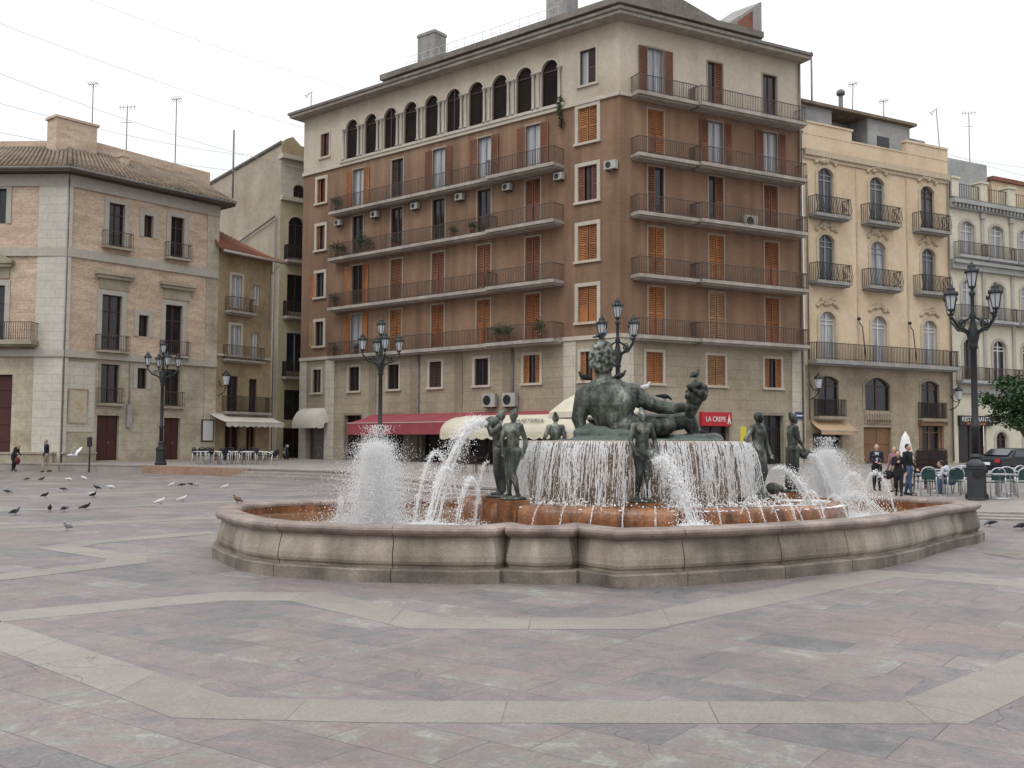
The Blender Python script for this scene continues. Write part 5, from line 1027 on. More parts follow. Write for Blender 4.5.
for k in range(26): mb.ell(g(-.82 + .055 * k * 0.5 + rr.uniform(-.05, .05), .08 + rr.uniform(-.06, .09) * (1 - abs(k - 13) / 20), -.16 + rr.uniform(-.12, .14)), (rr.uniform(.12, .2), rr.uniform(.12, .2), rr.uniform(.08, .16)), 8, 6)
for k in range(16): mb.ell(g(-.1 + .09 * k, .03, .25 + rr.uniform(-.2, .2)), (rr.uniform(.12, .2), rr.uniform(.12, .2), rr.uniform(.05, .1)), 8, 6)
mb.lathe([(1.35, -.03), (1.3, .02), (0.05, .03)], (GX + .1, GY + .3, GZ), 30)
remesh(mb, 'rock', M['rock'], 0.03, giant, 2)

# ------------------------------------------------------------------ falling and spraying water
def drop(mb, p, r, st=1.0, rr=random):
    """a small eight-sided drop, stretched along its fall"""
    x, y, z = p; n = len(mb.v); mb.v += [(x + r, y, z), (x, y + r, z), (x - r, y, z), (x, y - r, z), (x, y, z + r * st), (x, y, z - r * st)]
    for a, b in ((0, 1), (1, 2), (2, 3), (3, 0)): mb.f += [(n + a, n + b, n + 4), (n + b, n + a, n + 5)]; mb.sm += [True, True]
def strand(mb, pts, w, rr):
    vs = []; m = len(pts)
    for i, p in enumerate(pts):
        ww = w * rr.uniform(0.5, 1.3) * (0.25 if i in (0, m - 1) else 1)
        for k in range(3): t = 2 * pi * k / 3 + i * 0.4; vs.append((p[0] + ww * cos(t), p[1] + ww * sin(t), p[2]))
    mb.add(vs, [(i * 3 + k, i * 3 + (k + 1) % 3, i * 3 + 3 + (k + 1) % 3, i * 3 + 3 + k) for i in range(m - 1) for k in range(3)], True)
rr = random.Random(11); mb = MB(); FLARE = 0.25
def fall(a, f): r = BR + 0.012 + FLARE * math.sqrt(max(0, f)) * (0.85 + .15 * sin(a * 23)); return (FC.x + r * cos(a), FC.y + r * sin(a), 1.69 - f)
for s in range(7600):
    a = rr.uniform(0, 2 * pi)
    if sin(a) > 0.35 and rr.random() < 0.6: continue
    if rr.random() > .62 + .5 * sin(a * 31 + 2 * sin(a * 7)): continue
    u = rr.random(); f0 = .92 * u ** 1.7; L = rr.uniform(.04, .2) if rr.random() < .85 else rr.uniform(.2, .6); w = rr.uniform(.0028, .0095) * (1.1 - .35 * u); pts = []; n = 2 + int(L / .05); wob = rr.uniform(-.05, .05)
    for i in range(n + 1):
        f = f0 + L * i / n
        if f > .96: break
        x, y, z = fall(a + wob * (f - f0) + rr.uniform(-.003, .003), f); pts.append((x + rr.uniform(-.006, .006), y + rr.uniform(-.006, .006), z))
    if len(pts) > 2: strand(mb, pts, w, rr)
for s in range(420):
    a = rr.uniform(0, 2 * pi); L = rr.uniform(.5, .93); pts = [fall(a + rr.uniform(-.003, .003), L * i / 14) for i in range(15)]; strand(mb, pts, rr.uniform(.003, .007), rr)
for s in range(16000):
    a = rr.uniform(0, 2 * pi); f = rr.uniform(0, 0.95); r = BR + 0.01 + FLARE * math.sqrt(f) + rr.gauss(0, .02); drop(mb, (FC.x + r * cos(a), FC.y + r * sin(a), 1.69 - f), rr.uniform(.0018, .0055), rr.uniform(1, 3.0))
for s in range(2600):
    a = rr.uniform(0, 2 * pi); r = BR + .26 + abs(rr.gauss(0, .11)); drop(mb, (FC.x + r * cos(a), FC.y + r * sin(a), .76 + abs(rr.gauss(0, .05))), rr.uniform(.005, .015))
tag(mb.build('water_curtain', M['foam']), 'white curtain of water strands falling round the raised bowl of the fountain', 'cascade')

def speck(mb, p, r, st=1.0):
    x, y, z = p; n = len(mb.v); mb.v += [(x + r, y + r * .3, z - r * .5 * st), (x - r * .7, y + r * .7, z - r * .4 * st), (x - r * .3, y - r, z - r * .5 * st), (x, y, z + r * st)]
    mb.f += [(n, n + 1, n + 3), (n + 1, n + 2, n + 3), (n + 2, n, n + 3), (n, n + 2, n + 1)]; mb.sm += [True] * 4
def plume(name, label, c, h, r0, n, seed, core=True):
    rr = random.Random(seed); mb = MB()
    for k in range(n):
        t = rr.random() ** 1.3; z = h * t; s = r0 * (0.5 + 0.4 * t) * (1.05 - t * 0.7)
        if rr.random() < .2: s *= 1.7
        speck(mb, (c[0] + rr.gauss(0, s), c[1] + rr.gauss(0, s), c[2] + z + rr.gauss(0, .04)), rr.uniform(.0018, .006) * (1.2 - .4 * t), rr.uniform(1, 2.6))
    for k in range(int(n * .05)): t = rr.random() ** 1.3; s = r0 * (0.5 + 0.4 * t) * (1.05 - t * 0.7); drop(mb, (c[0] + rr.gauss(0, s), c[1] + rr.gauss(0, s), c[2] + h * t), rr.uniform(.004, .009), rr.uniform(1, 2))
    for k in range(int(n * .1)): speck(mb, (c[0] + rr.gauss(0, r0 * 1.1), c[1] + rr.gauss(0, r0 * 1.1), c[2] + abs(rr.gauss(0, .07))), rr.uniform(.003, .008))
    for k in range(int(n * .03)): t = rr.random(); speck(mb, (c[0] + rr.gauss(0, r0 * .28), c[1] + rr.gauss(0, r0 * .28), c[2] + h * (0.78 + .42 * t)), rr.uniform(.002, .006), 2)
    return tag(mb.build(name, M['foam']), label, 'water jet')
plume('spray_plume', 'big white burst of spray at the left side of the basin', (-1.9, 14.1, .43), 1.22, .37, 66000, 1)
plume('spray_plume', 'white burst of spray at the right end behind the bronze maidens', (5.3, 16.9, .43), 1.12, .37, 58000, 2)
plume('spray_plume', 'little white bubbling jet beside the big burst of spray at left', (-2.45, 14.4, .5), .32, .05, 2500, 3)

def arc_jet(label, p0, p1, apex, w, seed, n=34, scatter=.02, drops=500, strands=9, name='water_arc', cat='water jet', foot=True):
    rr = random.Random(seed); mb = MB(); p0, p1 = Vector(p0), Vector(p1)
    h0 = max(0.001, apex - p0.z); h1 = max(0.001, apex - p1.z); ta = math.sqrt(h0) / (math.sqrt(h0) + math.sqrt(h1))
    def pos(t): q = p0.lerp(p1, t); q.z = apex - (h0 / (ta * ta) if t < ta else h1 / ((1 - ta) ** 2)) * (t - ta) ** 2; return q
    for s in range(strands):
        o = Vector((rr.gauss(0, scatter * .6), rr.gauss(0, scatter * .6), rr.gauss(0, scatter * .4))); pts = []
        a, b = (0, 1) if s < strands * .5 else sorted((rr.random(), rr.random()))
        for i in range(n + 1):
            t = a + (b - a) * i / n; q = pos(t) + o * (0.3 + t) + Vector((rr.gauss(0, .004), rr.gauss(0, .004), rr.gauss(0, .004))); pts.append(q)
        strand(mb, pts, w * rr.uniform(.5, 1.1), rr)
    for k in range(drops): t = rr.random(); s = scatter * (0.4 + 1.6 * t); q = pos(t); drop(mb, (q.x + rr.gauss(0, s), q.y + rr.gauss(0, s), q.z + rr.gauss(0, s)), rr.uniform(.002, .007), rr.uniform(1, 2))
    if foot:
        for k in range(int(drops * .5)): drop(mb, (p1.x + rr.gauss(0, .09), p1.y + rr.gauss(0, .09), p1.z + abs(rr.gauss(0, .05))), rr.uniform(.004, .012))
    return tag(mb.build(name, M['foam']), label, cat)
arc_jet('thick white stream pouring from the draped maiden jar at the left', (-.42, 14.95, 1.94), (-1.15, 14.1, .44), 1.95, .008, 21, scatter=.08, drops=4500, strands=30)
arc_jet('thin arching jet nearest the big spray burst at left', (-.85, 14.3, .9), (-1.33, 13.6, .43), 1.52, .0055, 22, drops=900)
arc_jet('thin arching jet between two others, left part of the basin', (-.75, 14.2, .8), (-1.15, 13.5, .43), 1.30, .0055, 23, drops=900)
arc_jet('low arching jet beside the left maiden, falling toward the rim', (-.45, 14.3, .8), (-.75, 13.6, .43), 1.15, .0055, 24, drops=900)
arc_jet('short steep stream dropping behind the draped maiden at left', (-.35, 15.3, 1.35), (-.55, 14.8, .43), 1.36, .0055, 25, drops=420, strands=12)
arc_jet('foaming stream pouring from the jar of the front maiden', (1.98, 13.9, 1.42), (2.42, 13.4, .5), 1.425, .009, 26, scatter=.075, drops=6000, strands=44)
arc_jet('foaming stream falling between the two right maidens', (3.95, 15.2, 1.25), (4.55, 15.0, .55), 1.27, .011, 27, scatter=.05, drops=2200, strands=26)
arc_jet('stream pouring from the far right maiden into the spray', (4.95, 16.7, 1.45), (5.35, 16.5, .5), 1.46, .01, 28, scatter=.045, drops=1200, strands=18)
arc_jet('left of two thin arches right of the right spray burst', (5.25, 16.2, .6), (5.75, 16.0, .43), 1.17, .0055, 29, drops=900)
arc_jet('right of two thin arches right of the right spray burst', (5.55, 16.1, .6), (6.1, 15.9, .43), 1.2, .0055, 30, drops=900)
arc_jet('low wide splash of foam in front of the right spray burst', (4.9, 15.6, .6), (5.7, 15.2, .43), .85, .01, 31, scatter=.06, drops=1500, strands=14)
k = 0
for a in range(-128, -40, 8):
    an = RAD(a); k += 1; x, y = TC.x + 3.0 * cos(an), TC.y + 2.55 * sin(an); d = Vector((cos(an), sin(an)))
    o = arc_jet(None, (x - d.x * .05, y - d.y * .05, .79), (x + d.x * .22, y + d.y * .22, .42), .80, .005, 40 + k, n=12, scatter=.006, drops=50, strands=3, name='overflow_spout', foot=False)
    tag(o, 'thin thread of water spilling from the rust stained trough over its front edge', 'water jet', 'overflow threads along the trough')
for i, (x, y, z1) in enumerate(((3.1, 13.6, .95), (3.55, 13.75, .98), (4.0, 13.95, 1.0), (4.4, 14.2, .95))):
    arc_jet(['leftmost', 'second from left', 'third from left', 'rightmost'][i] + ' of four small arches before the right part of the trough', (x, y, .7), (x + .28, y - .35, .43), z1, .006, 70 + i, n=20, scatter=.012, drops=160, strands=5)
inside = [tuple(p) for p in norm_out(DO, -0.32)]
def inpoly(x, y, P):
    c = False
    for i in range(len(P)):
        (x0, y0), (x1, y1) = P[i - 1], P[i]
        if (y0 > y) != (y1 > y) and x < (x1 - x0) * (y - y0) / (y1 - y0) + x0: c = not c
    return c
mb = MB(); rr = random.Random(77)
for cx, cy, s, n in ((-1.9, 14.1, .6, 1600), (5.3, 16.6, .6, 1600), (-1.0, 14.0, .4, 900), (2.6, 13.2, .35, 900), (.6, 13.3, .4, 300), (4.5, 14.6, .5, 900)):
    for q in range(n):
        x, y = cx + rr.gauss(0, s), cy + rr.gauss(0, s * .6); e = ((x - TC.x) / 3.05) ** 2 + ((y - TC.y) / 2.6) ** 2
        if not inpoly(x, y, inside): continue
        mb.ell((x, y, .473 if e > 1 else .743), (rr.uniform(.008, .03), rr.uniform(.008, .03), .008), 6, 4)
tag(mb.build('water_foam', M['foam']), kind='stuff')
# ------------------------------------------------------------------ street lamps
def lamp_post(label, loc, s=1.0, rot=0.0, z_axis=None):
    t = thing('street_lamp', label, 'street lamp', (0, 0, 0), 'five-lantern cast iron lamps round the square')
    mb = MB(); mb.lathe([(.3, 0), (.3, .12), (.25, .16), (.24, .7), (.27, .74), (.27, .82), (.17, .9), (.14, 1.05), (.16, 1.1), (.11, 1.18)], (0, 0, 0), 8, smooth=False); mb.build('base', M['lamp_iron'], t)
    mb = MB(); mb.lathe([(.1, 1.15), (.095, 1.8), (.115, 1.84), (.115, 1.92), (.085, 1.97), (.075, 3.9), (.12, 3.95), (.1, 4.02), (.13, 4.15), (.17, 4.32), (.1, 4.5), (.06, 4.7), (.09, 4.8), (.05, 4.9), (.045, 5.3), (.09, 5.38), (.03, 5.5)], (0, 0, 0), 14); mb.build('post', M['lamp_iron'], t)
    def lantern(c, par):
        g_ = MB(); g_.lathe([(.085, .06), (.15, .42)], c, 6, False); ln = g_.build('lantern', M['lamp_glass'], par)
        f = MB(); f.lathe([(.02, -.1), (.05, -.06), (.03, -.02), (.1, .03), (.09, .065)], c, 6)
        for k in range(6): a = 2 * pi * k / 6; f.tube([(c[0] + .088 * cos(a), c[1] + .088 * sin(a), c[2] + .06), (c[0] + .155 * cos(a), c[1] + .155 * sin(a), c[2] + .42)], .011, 5)
        f.build('lantern_frame', M['lamp_iron'], ln)
        f = MB(); f.lathe([(.175, .41), (.19, .44), (.15, .5), (.11, .53), (.1, .57), (.11, .6), (.05, .63), (.04, .68), (.012, .72)], c, 12)
        for k in range(6): a = 2 * pi * k / 6; f.cap((c[0] + .17 * cos(a), c[1] + .17 * sin(a), c[2] + .45), .018, (c[0] + .19 * cos(a), c[1] + .19 * sin(a), c[2] + .51), .01, 6)
        f.build('lantern_cap', M['lamp_iron'], ln)
    lantern((0, 0, 5.52), t)
    for k in range(4):
        a = rot + pi / 2 * k; c, s_ = cos(a), sin(a); mb = MB(); pts = []
        for i in range(15):
            q = i / 14; r = .08 + .7 * q; z = 4.3 + .18 * sin(q * pi * .9) - .02 + (.42 * max(0, q - .6) / .4) * (1 if q > .6 else 0); pts.append((c * min(r, .74), s_ * min(r, .74), z))
        mb.tube(pts, [.045 - .012 * i / 14 for i in range(15)], 7)
        sp = []
        for i in range(16): q = i / 15; th = q * 2.2 * pi; rr_ = .13 * (1 - .8 * q); sp.append((c * (.36 + rr_ * cos(th)), s_ * (.36 + rr_ * cos(th)), 4.62 - .05 + rr_ * sin(th)))
        mb.tube(sp, .02, 6); mb.tube([(c * .08, s_ * .08, 4.75), (c * .3, s_ * .3, 4.66), (c * .52, s_ * .52, 4.5)], .02, 6); mb.build('arm', M['lamp_iron'], t)
        lantern((c * .74, s_ * .74, 4.87), t)
    t.location = loc; t.scale = (s, s, s); return t
lamp_post('nearest five-lantern lamp, standing behind the bin at the right edge', (13.2, 28.5, tz(13.2, 28.5)), 1.09, RAD(22))
lamp_post('five-lantern lamp in front of the palace at the left', (-18.55, 53.0, TZ), 1.07, RAD(35))
lamp_post('five-lantern lamp before the red awning, foot hidden by spray', (-5.4, 41.0, tz(-5.4, 41)), 1.03, RAD(20))
lamp_post('five-lantern lamp half hidden behind the giant bronze head', (3.6, 34.0, tz(3.6, 34)), 1.03, RAD(40))
def wall_lantern(label, f, u, z):
    t = thing('wall_lantern', label, 'wall lamp', f.P(u, z, 0)); mb = MB(); mb.tube([f.P(u, z - .5, .03), f.P(u, z - .35, .45), f.P(u, z, .75), f.P(u, z + .2, .7)], .035, 6); mb.tube([f.P(u, z + .5, .03), f.P(u, z + .1, .3), f.P(u, z, .75)], .03, 6); mb.build('bracket', M['lamp_iron'], t)
    c = f.P(u, z + .15, .72); mb = MB(); mb.lathe([(.16, .05), (.26, .65)], c, 6, False); mb.build('glass', M['lamp_glass'], t); mb = MB(); mb.lathe([(.3, .63), (.28, .72), (.16, .85), (.1, .9), (.03, 1.02)], c, 6); mb.lathe([(.04, -.05), (.17, .05)], c, 6); mb.build('cap', M['lamp_iron'], t)
wall_lantern('iron wall lantern on the left corner of the peach house', PE, .35, 5.0); wall_lantern('iron wall lantern between the peach and cream houses', PE, 13.5, 4.6); wall_lantern('small wall lantern on the ochre house next to the palace', YS, .2, 5.2)

# ------------------------------------------------------------------ awnings, signs, air conditioners
def flat_awning(name, label, f, u0, u1, zt, zf, off, val, m, scallop=0, posts=0, o0=0.05):
    t = thing(name, label, 'awning', f.P((u0 + u1) / 2, zf, off)); P = f.P; mb = MB(); n = max(6, int((u1 - u0) / .5)); th = .02
    for i in range(n):
        a, b = u0 + (u1 - u0) * i / n, u0 + (u1 - u0) * (i + 1) / n; sg1, sg2 = .03 * sin(a * 3.1), .03 * sin(b * 3.1)
        mids = [(o0 + (off - o0) * k / 4, zt + (zf - zt) * k / 4 - .06 * sin(pi * k / 4)) for k in range(5)]
        for k in range(4): (oa, za), (ob, zb) = mids[k], mids[k + 1]; mb.hexa([P(a, za - th, oa), P(b, za - th, oa), P(b, zb - th, ob), P(a, zb - th, ob), P(a, za, oa), P(b, za, oa), P(b, zb, ob), P(a, zb, ob)])
    c = mb.build('canopy', M[m], t); mb = MB()
    nn = n * 2
    for i in range(nn):
        a, b = u0 + (u1 - u0) * i / nn, u0 + (u1 - u0) * (i + 1) / nn; w1, w2 = .03 * sin(a * 5.0), .03 * sin(b * 5.0); d1, d2 = (val, val) if not scallop else (val * (.7 + .3 * abs(sin(a * scallop))), val * (.7 + .3 * abs(sin(b * scallop))))
        mb.hexa([P(a, zf - d1, off + w1), P(b, zf - d2, off + w2), P(b, zf - d2, off + w2 + .015), P(a, zf - d1, off + w1 + .015), P(a, zf, off), P(b, zf, off), P(b, zf, off + .015), P(a, zf, off + .015)])
    mb.build('valance', M[m], t)
    mb = MB(); fbox(mb, f, u0, u1, zf - .02, zf + .02, off + .02, off + .035); mb.build('piping', M['aw_white'], t)
    for k in range(posts): u = u0 + .1 + (u1 - u0 - .2) * k / (posts - 1); mb = MB(); mb.tube([P(u, TZ, off - .1), P(u, zf, off - .1)], .03, 6); mb.build('post', M['iron'], t)
    return t
ua, ub = FL.hit(347, 430, 2.4)[0], FL.hit(548, 430, 2.4)[0]
flat_awning('red_awning', 'long crimson awning along the ground floor of the brown block', FL, ub, ua, 3.6, 2.95, 2.4, .78, 'aw_red', 0, 5)
flat_awning('white_awning', 'dusty white awning over the cafe door of the ochre house', YS, -.5, 4.7, 3.5, 2.95, 1.6, .35, 'aw_white', 6)
flat_awning('tan_awning', 'small tan awning over the shopfront of the peach house', PE, .35, 3.6, 3.1, 2.55, .9, .28, 'aw_tan')
def barrel_awning(name, label, f, u0, u1, zt, zf, off, m, val=.3, ends=1.0, o0=.05):
    t = thing(name, label, 'awning', f.P((u0 + u1) / 2, zf, off)); P = f.P; mb = MB(); N = 8; n = 14; grid = []
    for i in range(n + 1):
        q = i / n; u = u0 + (u1 - u0) * q; e = min(q, 1 - q) * (u1 - u0) / ends; k = math.sqrt(max(0.0, 1 - (1 - min(1, e)) ** 2)); row = []
        for j in range(N + 1): th = pi / 2 * j / N; row.append(P(u, zf + (zt - zf) * (0.12 + .88 * k) * cos(th), o0 + off * (0.35 + .65 * k) * sin(th)))
        grid.append(row)
    vs = [p for r in grid for p in r]; K = N + 1; mb.add(vs, [(i * K + j, i * K + j + 1, (i + 1) * K + j + 1, (i + 1) * K + j) for i in range(n) for j in range(N)], True); mb.build('canopy', M[m], t)
    mb = MB(); nn = n * 5
    for i in range(n):
        for s in range(5):
            a, b = grid[i][N].lerp(grid[i + 1][N], s / 5), grid[i][N].lerp(grid[i + 1][N], (s + 1) / 5); d1, d2 = val * (.7 + .3 * abs(sin((i * 5 + s) * .63))), val * (.7 + .3 * abs(sin((i * 5 + s + 1) * .63))); o = Vector((f.n.x, f.n.y, 0)) * .012
            mb.hexa([a - Vector((0, 0, d1)), b - Vector((0, 0, d2)), b - Vector((0, 0, d2)) + o, a - Vector((0, 0, d1)) + o, a, b, b + o, a + o])
    mb.build('valance', M[m], t); return t
barrel_awning('scalloped_awning', 'small cream barrel awning with scalloped edge over the roller door', FL, 25.35, 28.5, 4.15, 2.95, 1.1, 'aw_white', .3, .5)
ua, ub = FL.hit(430, 436, 4.4)[0], FL.hit(574, 436, 4.4)[0]
caf = barrel_awning('cafe_awning', 'big cream barrel awning lettered CAFETERIA in front of the crimson one', FL, ub, ua, 3.3, 2.25, 2.0, 'aw_cream', .42, 1.3, 2.45)
for k in range(3): u = ub + .6 + (ua - ub - 1.6) * k / 2; mb = MB(); mb.tube([FL.P(u, TZ, 4.3), FL.P(u, 2.3, 4.3)], .03, 6); mb.build('post', M['iron'], caf)
uc_ = FL.hit(530, 426, 4.0)[0]; th_ = RAD(58); no_, nz_ = sin(th_) / 2.0, cos(th_) / 1.05; nl = math.hypot(no_, nz_); no_, nz_ = no_ / nl, nz_ / nl
_pt = FL.P(uc_, 2.25 + 1.05 * cos(th_) + nz_ * .12, 2.45 + 2.0 * sin(th_) + no_ * .12); _x = Vector((-FL.d.x, -FL.d.y, 0)); _nn = Vector((FL.n.x * no_, FL.n.y * no_, nz_)); _up = _nn.cross(_x)
text_mesh('CAFETERIA', .46, Matrix(((_x.x, _up.x, _nn.x, _pt.x), (_x.y, _up.y, _nn.y, _pt.y), (_x.z, _up.z, _nn.z, _pt.z), (0, 0, 0, 1))), 0, 0, 0, 'roofgrey', caf, thick=.01)
sg = thing('creperie_sign', 'red shop sign lettered LA CREPE on the brown block behind the bowl', 'sign', FR.P(6.8, 2.8, .1)); mb = MB(); fbox(mb, FR, 5.65, 7.95, 2.72, 3.55, .04, .22); mb.build('panel', M['sign_red'], sg)
text_mesh('LA CREPE', .42, FR, 6.72, 3.12, .225, 'sign_white', sg, sx=.85); mb = MB(); P = FR.P
mb.extr([P(7.6, 2.84, .222), P(7.68, 2.84, .222), P(7.7, 3.0, .222), P(7.78, 3.0, .222), P(7.8, 2.84, .222), P(7.88, 2.84, .222), P(7.76, 3.35, .222), P(7.74, 3.45, .222), P(7.72, 3.35, .222)], FR.n.to_3d() * .01); mb.build('tower_emblem', M['sign_white'], sg)
mb = MB(); fbox(mb, FR, 13.2, 13.9, 3.22, 3.68, .07, .1); sg = mb.build('street_plate', M['sign_blue']); tag(sg, 'small blue street name plate on the pale corner of the brown block', 'sign')
mb = MB(); fbox(mb, FR, 13.3, 13.8, 3.42, 3.5, .1, .108); mb.build('plate_band', M['sign_white'], sg)
mb = MB(); c = at(742, 441, 52); mb.hexa([c + Vector(v) for v in ((-.45, -.03, -.55), (.0, -.03, -.55), (.0, .03, -.55), (-.45, .03, -.55), (-.1, -.03, -.2), (.1, -.03, -.2), (.1, .03, -.2), (-.1, .03, -.2))]); mb.box(c.x - .08, c.x + .22, c.y - .03, c.y + .03, c.z - .22, c.z + .75); mb.box(c.x, c.x + .1, c.y - .02, c.y + .02, TZ, c.z - .2)
tag(mb.build('yellow_board', M['sign_yellow']), 'bright yellow notice board standing by the shops behind the bronze maidens', 'sign board')
t = thing('menu_board', 'framed menu board on the palace wall beside the ochre cafe', 'sign', PR.P(9.7, 2, .1)); mb = MB(); fbox(mb, PR, 9.2, 10.1, 1.65, 3.1, .07, .13); mb.build('frame', M['wood_dark'], t); mb = MB(); fbox(mb, PR, 9.28, 10.02, 1.73, 3.02, .13, .14); mb.build('sheet', M['menu'], t)
t = thing('info_post', 'thin dark signpost with small square plate before the palace door', 'sign', (-22.4, 53.2, 0)); mb = MB(); mb.tube([(-22.4, 53.2, 0), (-22.4, 53.2, 1.9)], .04, 8); mb.build('pole', M['black'], t); mb = MB(); mb.box(-22.53, -22.27, 53.14, 53.17, 1.35, 1.85); mb.build('plate', M['black'], t)
def ac_unit(label, f, u, z, w=.62, h=.42, grp='small air conditioners under the top balcony'):
    t = thing('air_conditioner', label, 'air conditioner', f.P(u, z, 0.02), grp); mb = MB(); fbox(mb, f, u - w / 2, u + w / 2, z, z + h, .12, .42); mb.build('casing', M['ac'], t)
    mb = MB(); c = f.P(u + w * .12 * (1 if f is FL else -1), z + h / 2, .425); R_ = h * .36; pts = [c + Vector((f.d.x, f.d.y, 0)) * R_ * cos(a * pi / 8) + Vector((0, 0, R_ * sin(a * pi / 8))) for a in range(16)]; mb.extr(pts, f.n.to_3d() * .015); mb.build('fan_grille', M['black'], t)
    for a in (-.3, .3): mb = MB(); fbox(mb, f, u + w * a, u + w * a + .04, z - .06, z, -.02, .4); mb.build('bracket', M['iron'], t)
    return t
pos_w = ['leftmost', 'second from left', 'third from left', 'third from right', 'second from right', 'rightmost']
for i, u in enumerate((24.3, 20.4, 16.4, 12.3, 8.25, 4.2)): ac_unit(pos_w[i] + ' of six small air conditioners under the top long balcony', FL, u, 17.5 if i else 17.45)
ac_unit('small pale air conditioner on the bare corner between the two brick fronts', FL, .45, 17.5, .8, .5, None)
ac_unit('left of two large air conditioners above the crimson awning', FL, 9.6, 3.9, 1.05, .85, 'large air conditioners above the awnings'); ac_unit('right of two large air conditioners above the crimson awning', FL, 7.95, 3.9, 1.05, .85, 'large air conditioners above the awnings')
c_ = ac_unit('pale air conditioner standing on a right-hand balcony of the brown block', FR, 9.5, 15.02, .95, .75, None)

# open cream parasol behind the giant
t = thing('cafe_parasol', 'big open cream parasol behind the giant bronze back', 'parasol', (3.75, 44.0, tz(3.75, 44))); c = (3.75, 44.0, 0); mb = MB(); mb.lathe([(2.15, 2.75), (2.12, 3.0), (1.5, 3.5), (.8, 3.9), (.1, 4.1), (.04, 4.2)], c, 8, False); mb.build('canopy', M['aw_cream'], t); mb = MB(); mb.tube([(3.75, 44, tz(3.75, 44)), (3.75, 44, 4.0)], .04, 8); mb.build('pole', M['wood_dark'], t); mb = MB(); mb.lathe([(.4, .0), (.4, .1), (.1, .15)], (3.75, 44, tz(3.75, 44)), 12); mb.build('base', M['black'], t)
t = thing('folded_parasol', 'folded white parasol by the carved door of the peach house', 'parasol', at(906, 470, 36) * 1.0); b = t.location; b.z = tz(b.x, b.y); bx_, by_, bz_ = b; mb = MB(); mb.lathe([(.3, .8), (.27, 1.0), (.21, 1.4), (.14, 1.75), (.06, 1.88), (.03, 1.92)], (bx_, by_, bz_), 10); mb.build('canopy', M['canvas_white'], t); mb = MB(); mb.tube([(bx_, by_, bz_), (bx_, by_, bz_ + 1.97)], .03, 6); mb.build('pole', M['alu'], t); mb = MB(); mb.lathe([(.3, 0), (.3, .08), (.08, .12)], (bx_, by_, bz_), 12); mb.build('base', M['black'], t)

# ------------------------------------------------------------------ chairs and tables
def chair(name, mseat, mframe, R=.013):
    t = thing(name, 'cafe chair', 'chair', (0, 0, 0))
    for sx in (-1, 1):
        mb = MB(); mb.tube([(sx * .25, -.24, 0), (sx * .25, -.235, .62), (sx * .255, -.2, .655), (sx * .26, .1, .66), (sx * .24, .2, .64)], R, 6); mb.build('leg', M[mframe], t)
        mb = MB(); mb.tube([(sx * .25, .28, 0), (sx * .235, .22, .44), (sx * .235, .235, .6)], R, 6); mb.build('leg', M[mframe], t)
    mb = MB(); mb.tube([(-.235, .235, .58), (-.225, .255, .7), (-.18, .27, .8), (-.1, .28, .85), (0, .283, .865), (.1, .28, .85), (.18, .27, .8), (.225, .255, .7), (.235, .235, .58)], R, 6); mb.build('back_frame', M['chair_dark' if mseat == 'chair_dark' else mframe], t)
    mb = MB(); mb.box(-.22, .22, -.22, .21, .425, .45); mb.build('seat', M[mseat], t)
    mb = MB(); mb.hexa([(-.2, .225, .5), (.2, .225, .5), (.2, .24, .5), (-.2, .24, .5), (-.19, .255, .8), (.19, .255, .8), (.19, .27, .8), (-.19, .27, .8)]); mb.build('backrest', M[mseat], t); return t
def table(name, label, loc, grp, h=.73, round_=True):
    t = thing(name, label, 'table', loc, grp); mb = MB(); x, y, z = loc
    if round_: mb.lathe([(.36, h - .02), (.37, h), (.01, h + .003)], loc, 20)
    else: mb.box(x - .36, x + .36, y - .36, y + .36, z + h - .03, z + h)
    mb.build('tabletop', M['alu'], t); mb = MB(); mb.tube([(x, y, z + .03), (x, y, z + h - .02)], .03, 8); mb.build('column', M['alu'], t); mb = MB(); mb.lathe([(.26, 0), (.26, .03), (.05, .05)], loc, 12); mb.build('foot', M['alu'], t); return t
protos = {}
def put_chair(kind, label, grp, x, y, rot):
    if kind not in protos:
        protos[kind] = chair(*{'green': ('cafe_chair', 'chair_green', 'alu', .021), 'dark': ('cafe_chair', 'chair_dark', 'sash_white', .024), 'wicker': ('wicker_chair', 'wicker', 'wicker')}[kind]); o = protos[kind]
    else: o = copy_tree(protos[kind])
    o.scale = (1.08, 1.08, 1.06) if kind == 'dark' else (1, 1, 1)
    o.location = (x, y, tz(x, y)); o.rotation_euler = (0, 0, rot); tag(o, label, 'chair', grp); return o
G1 = 'green and silver chairs on the right terrace'
for px, D, rot, lab in ((924, 30.0, 180, 'green-backed silver chair furthest left, beside the walking couple'), (938, 31.4, 215, 'silver armchair turned sideways, second from the left of the green ones'), (952.5, 30.0, 172, 'green-backed silver chair just in front of the seated man'), (963, 31.8, 140, 'green chair half hidden by the bin, next to the seated man'),
                        (992, 29.5, 185, 'green-backed chair first to the right of the bin'), (1004, 30.5, 160, 'silver armchair second to the right of the bin'), (1012, 32.0, 200, 'green chair in the back row right of the lamp'), (1021, 29.6, 175, 'green chair cut by the right edge of the photo')):
    put_chair('green', lab, G1, (px - 512) / 1000 * D, D, RAD(rot))
for px, D, lab in ((938, 32.6, 'low silver table left of the seated man'), (998, 28.6, 'silver table nearest the camera right of the bin'), (1010, 31.2, 'round silver table among the chairs at the right edge')):
    x = (px - 512) / 1000 * D; table('cafe_table', lab, (x, D, tz(x, D)), 'silver cafe tables on the right terrace', .72, px != 998)
G2 = 'dark and white chairs outside the ochre cafe'
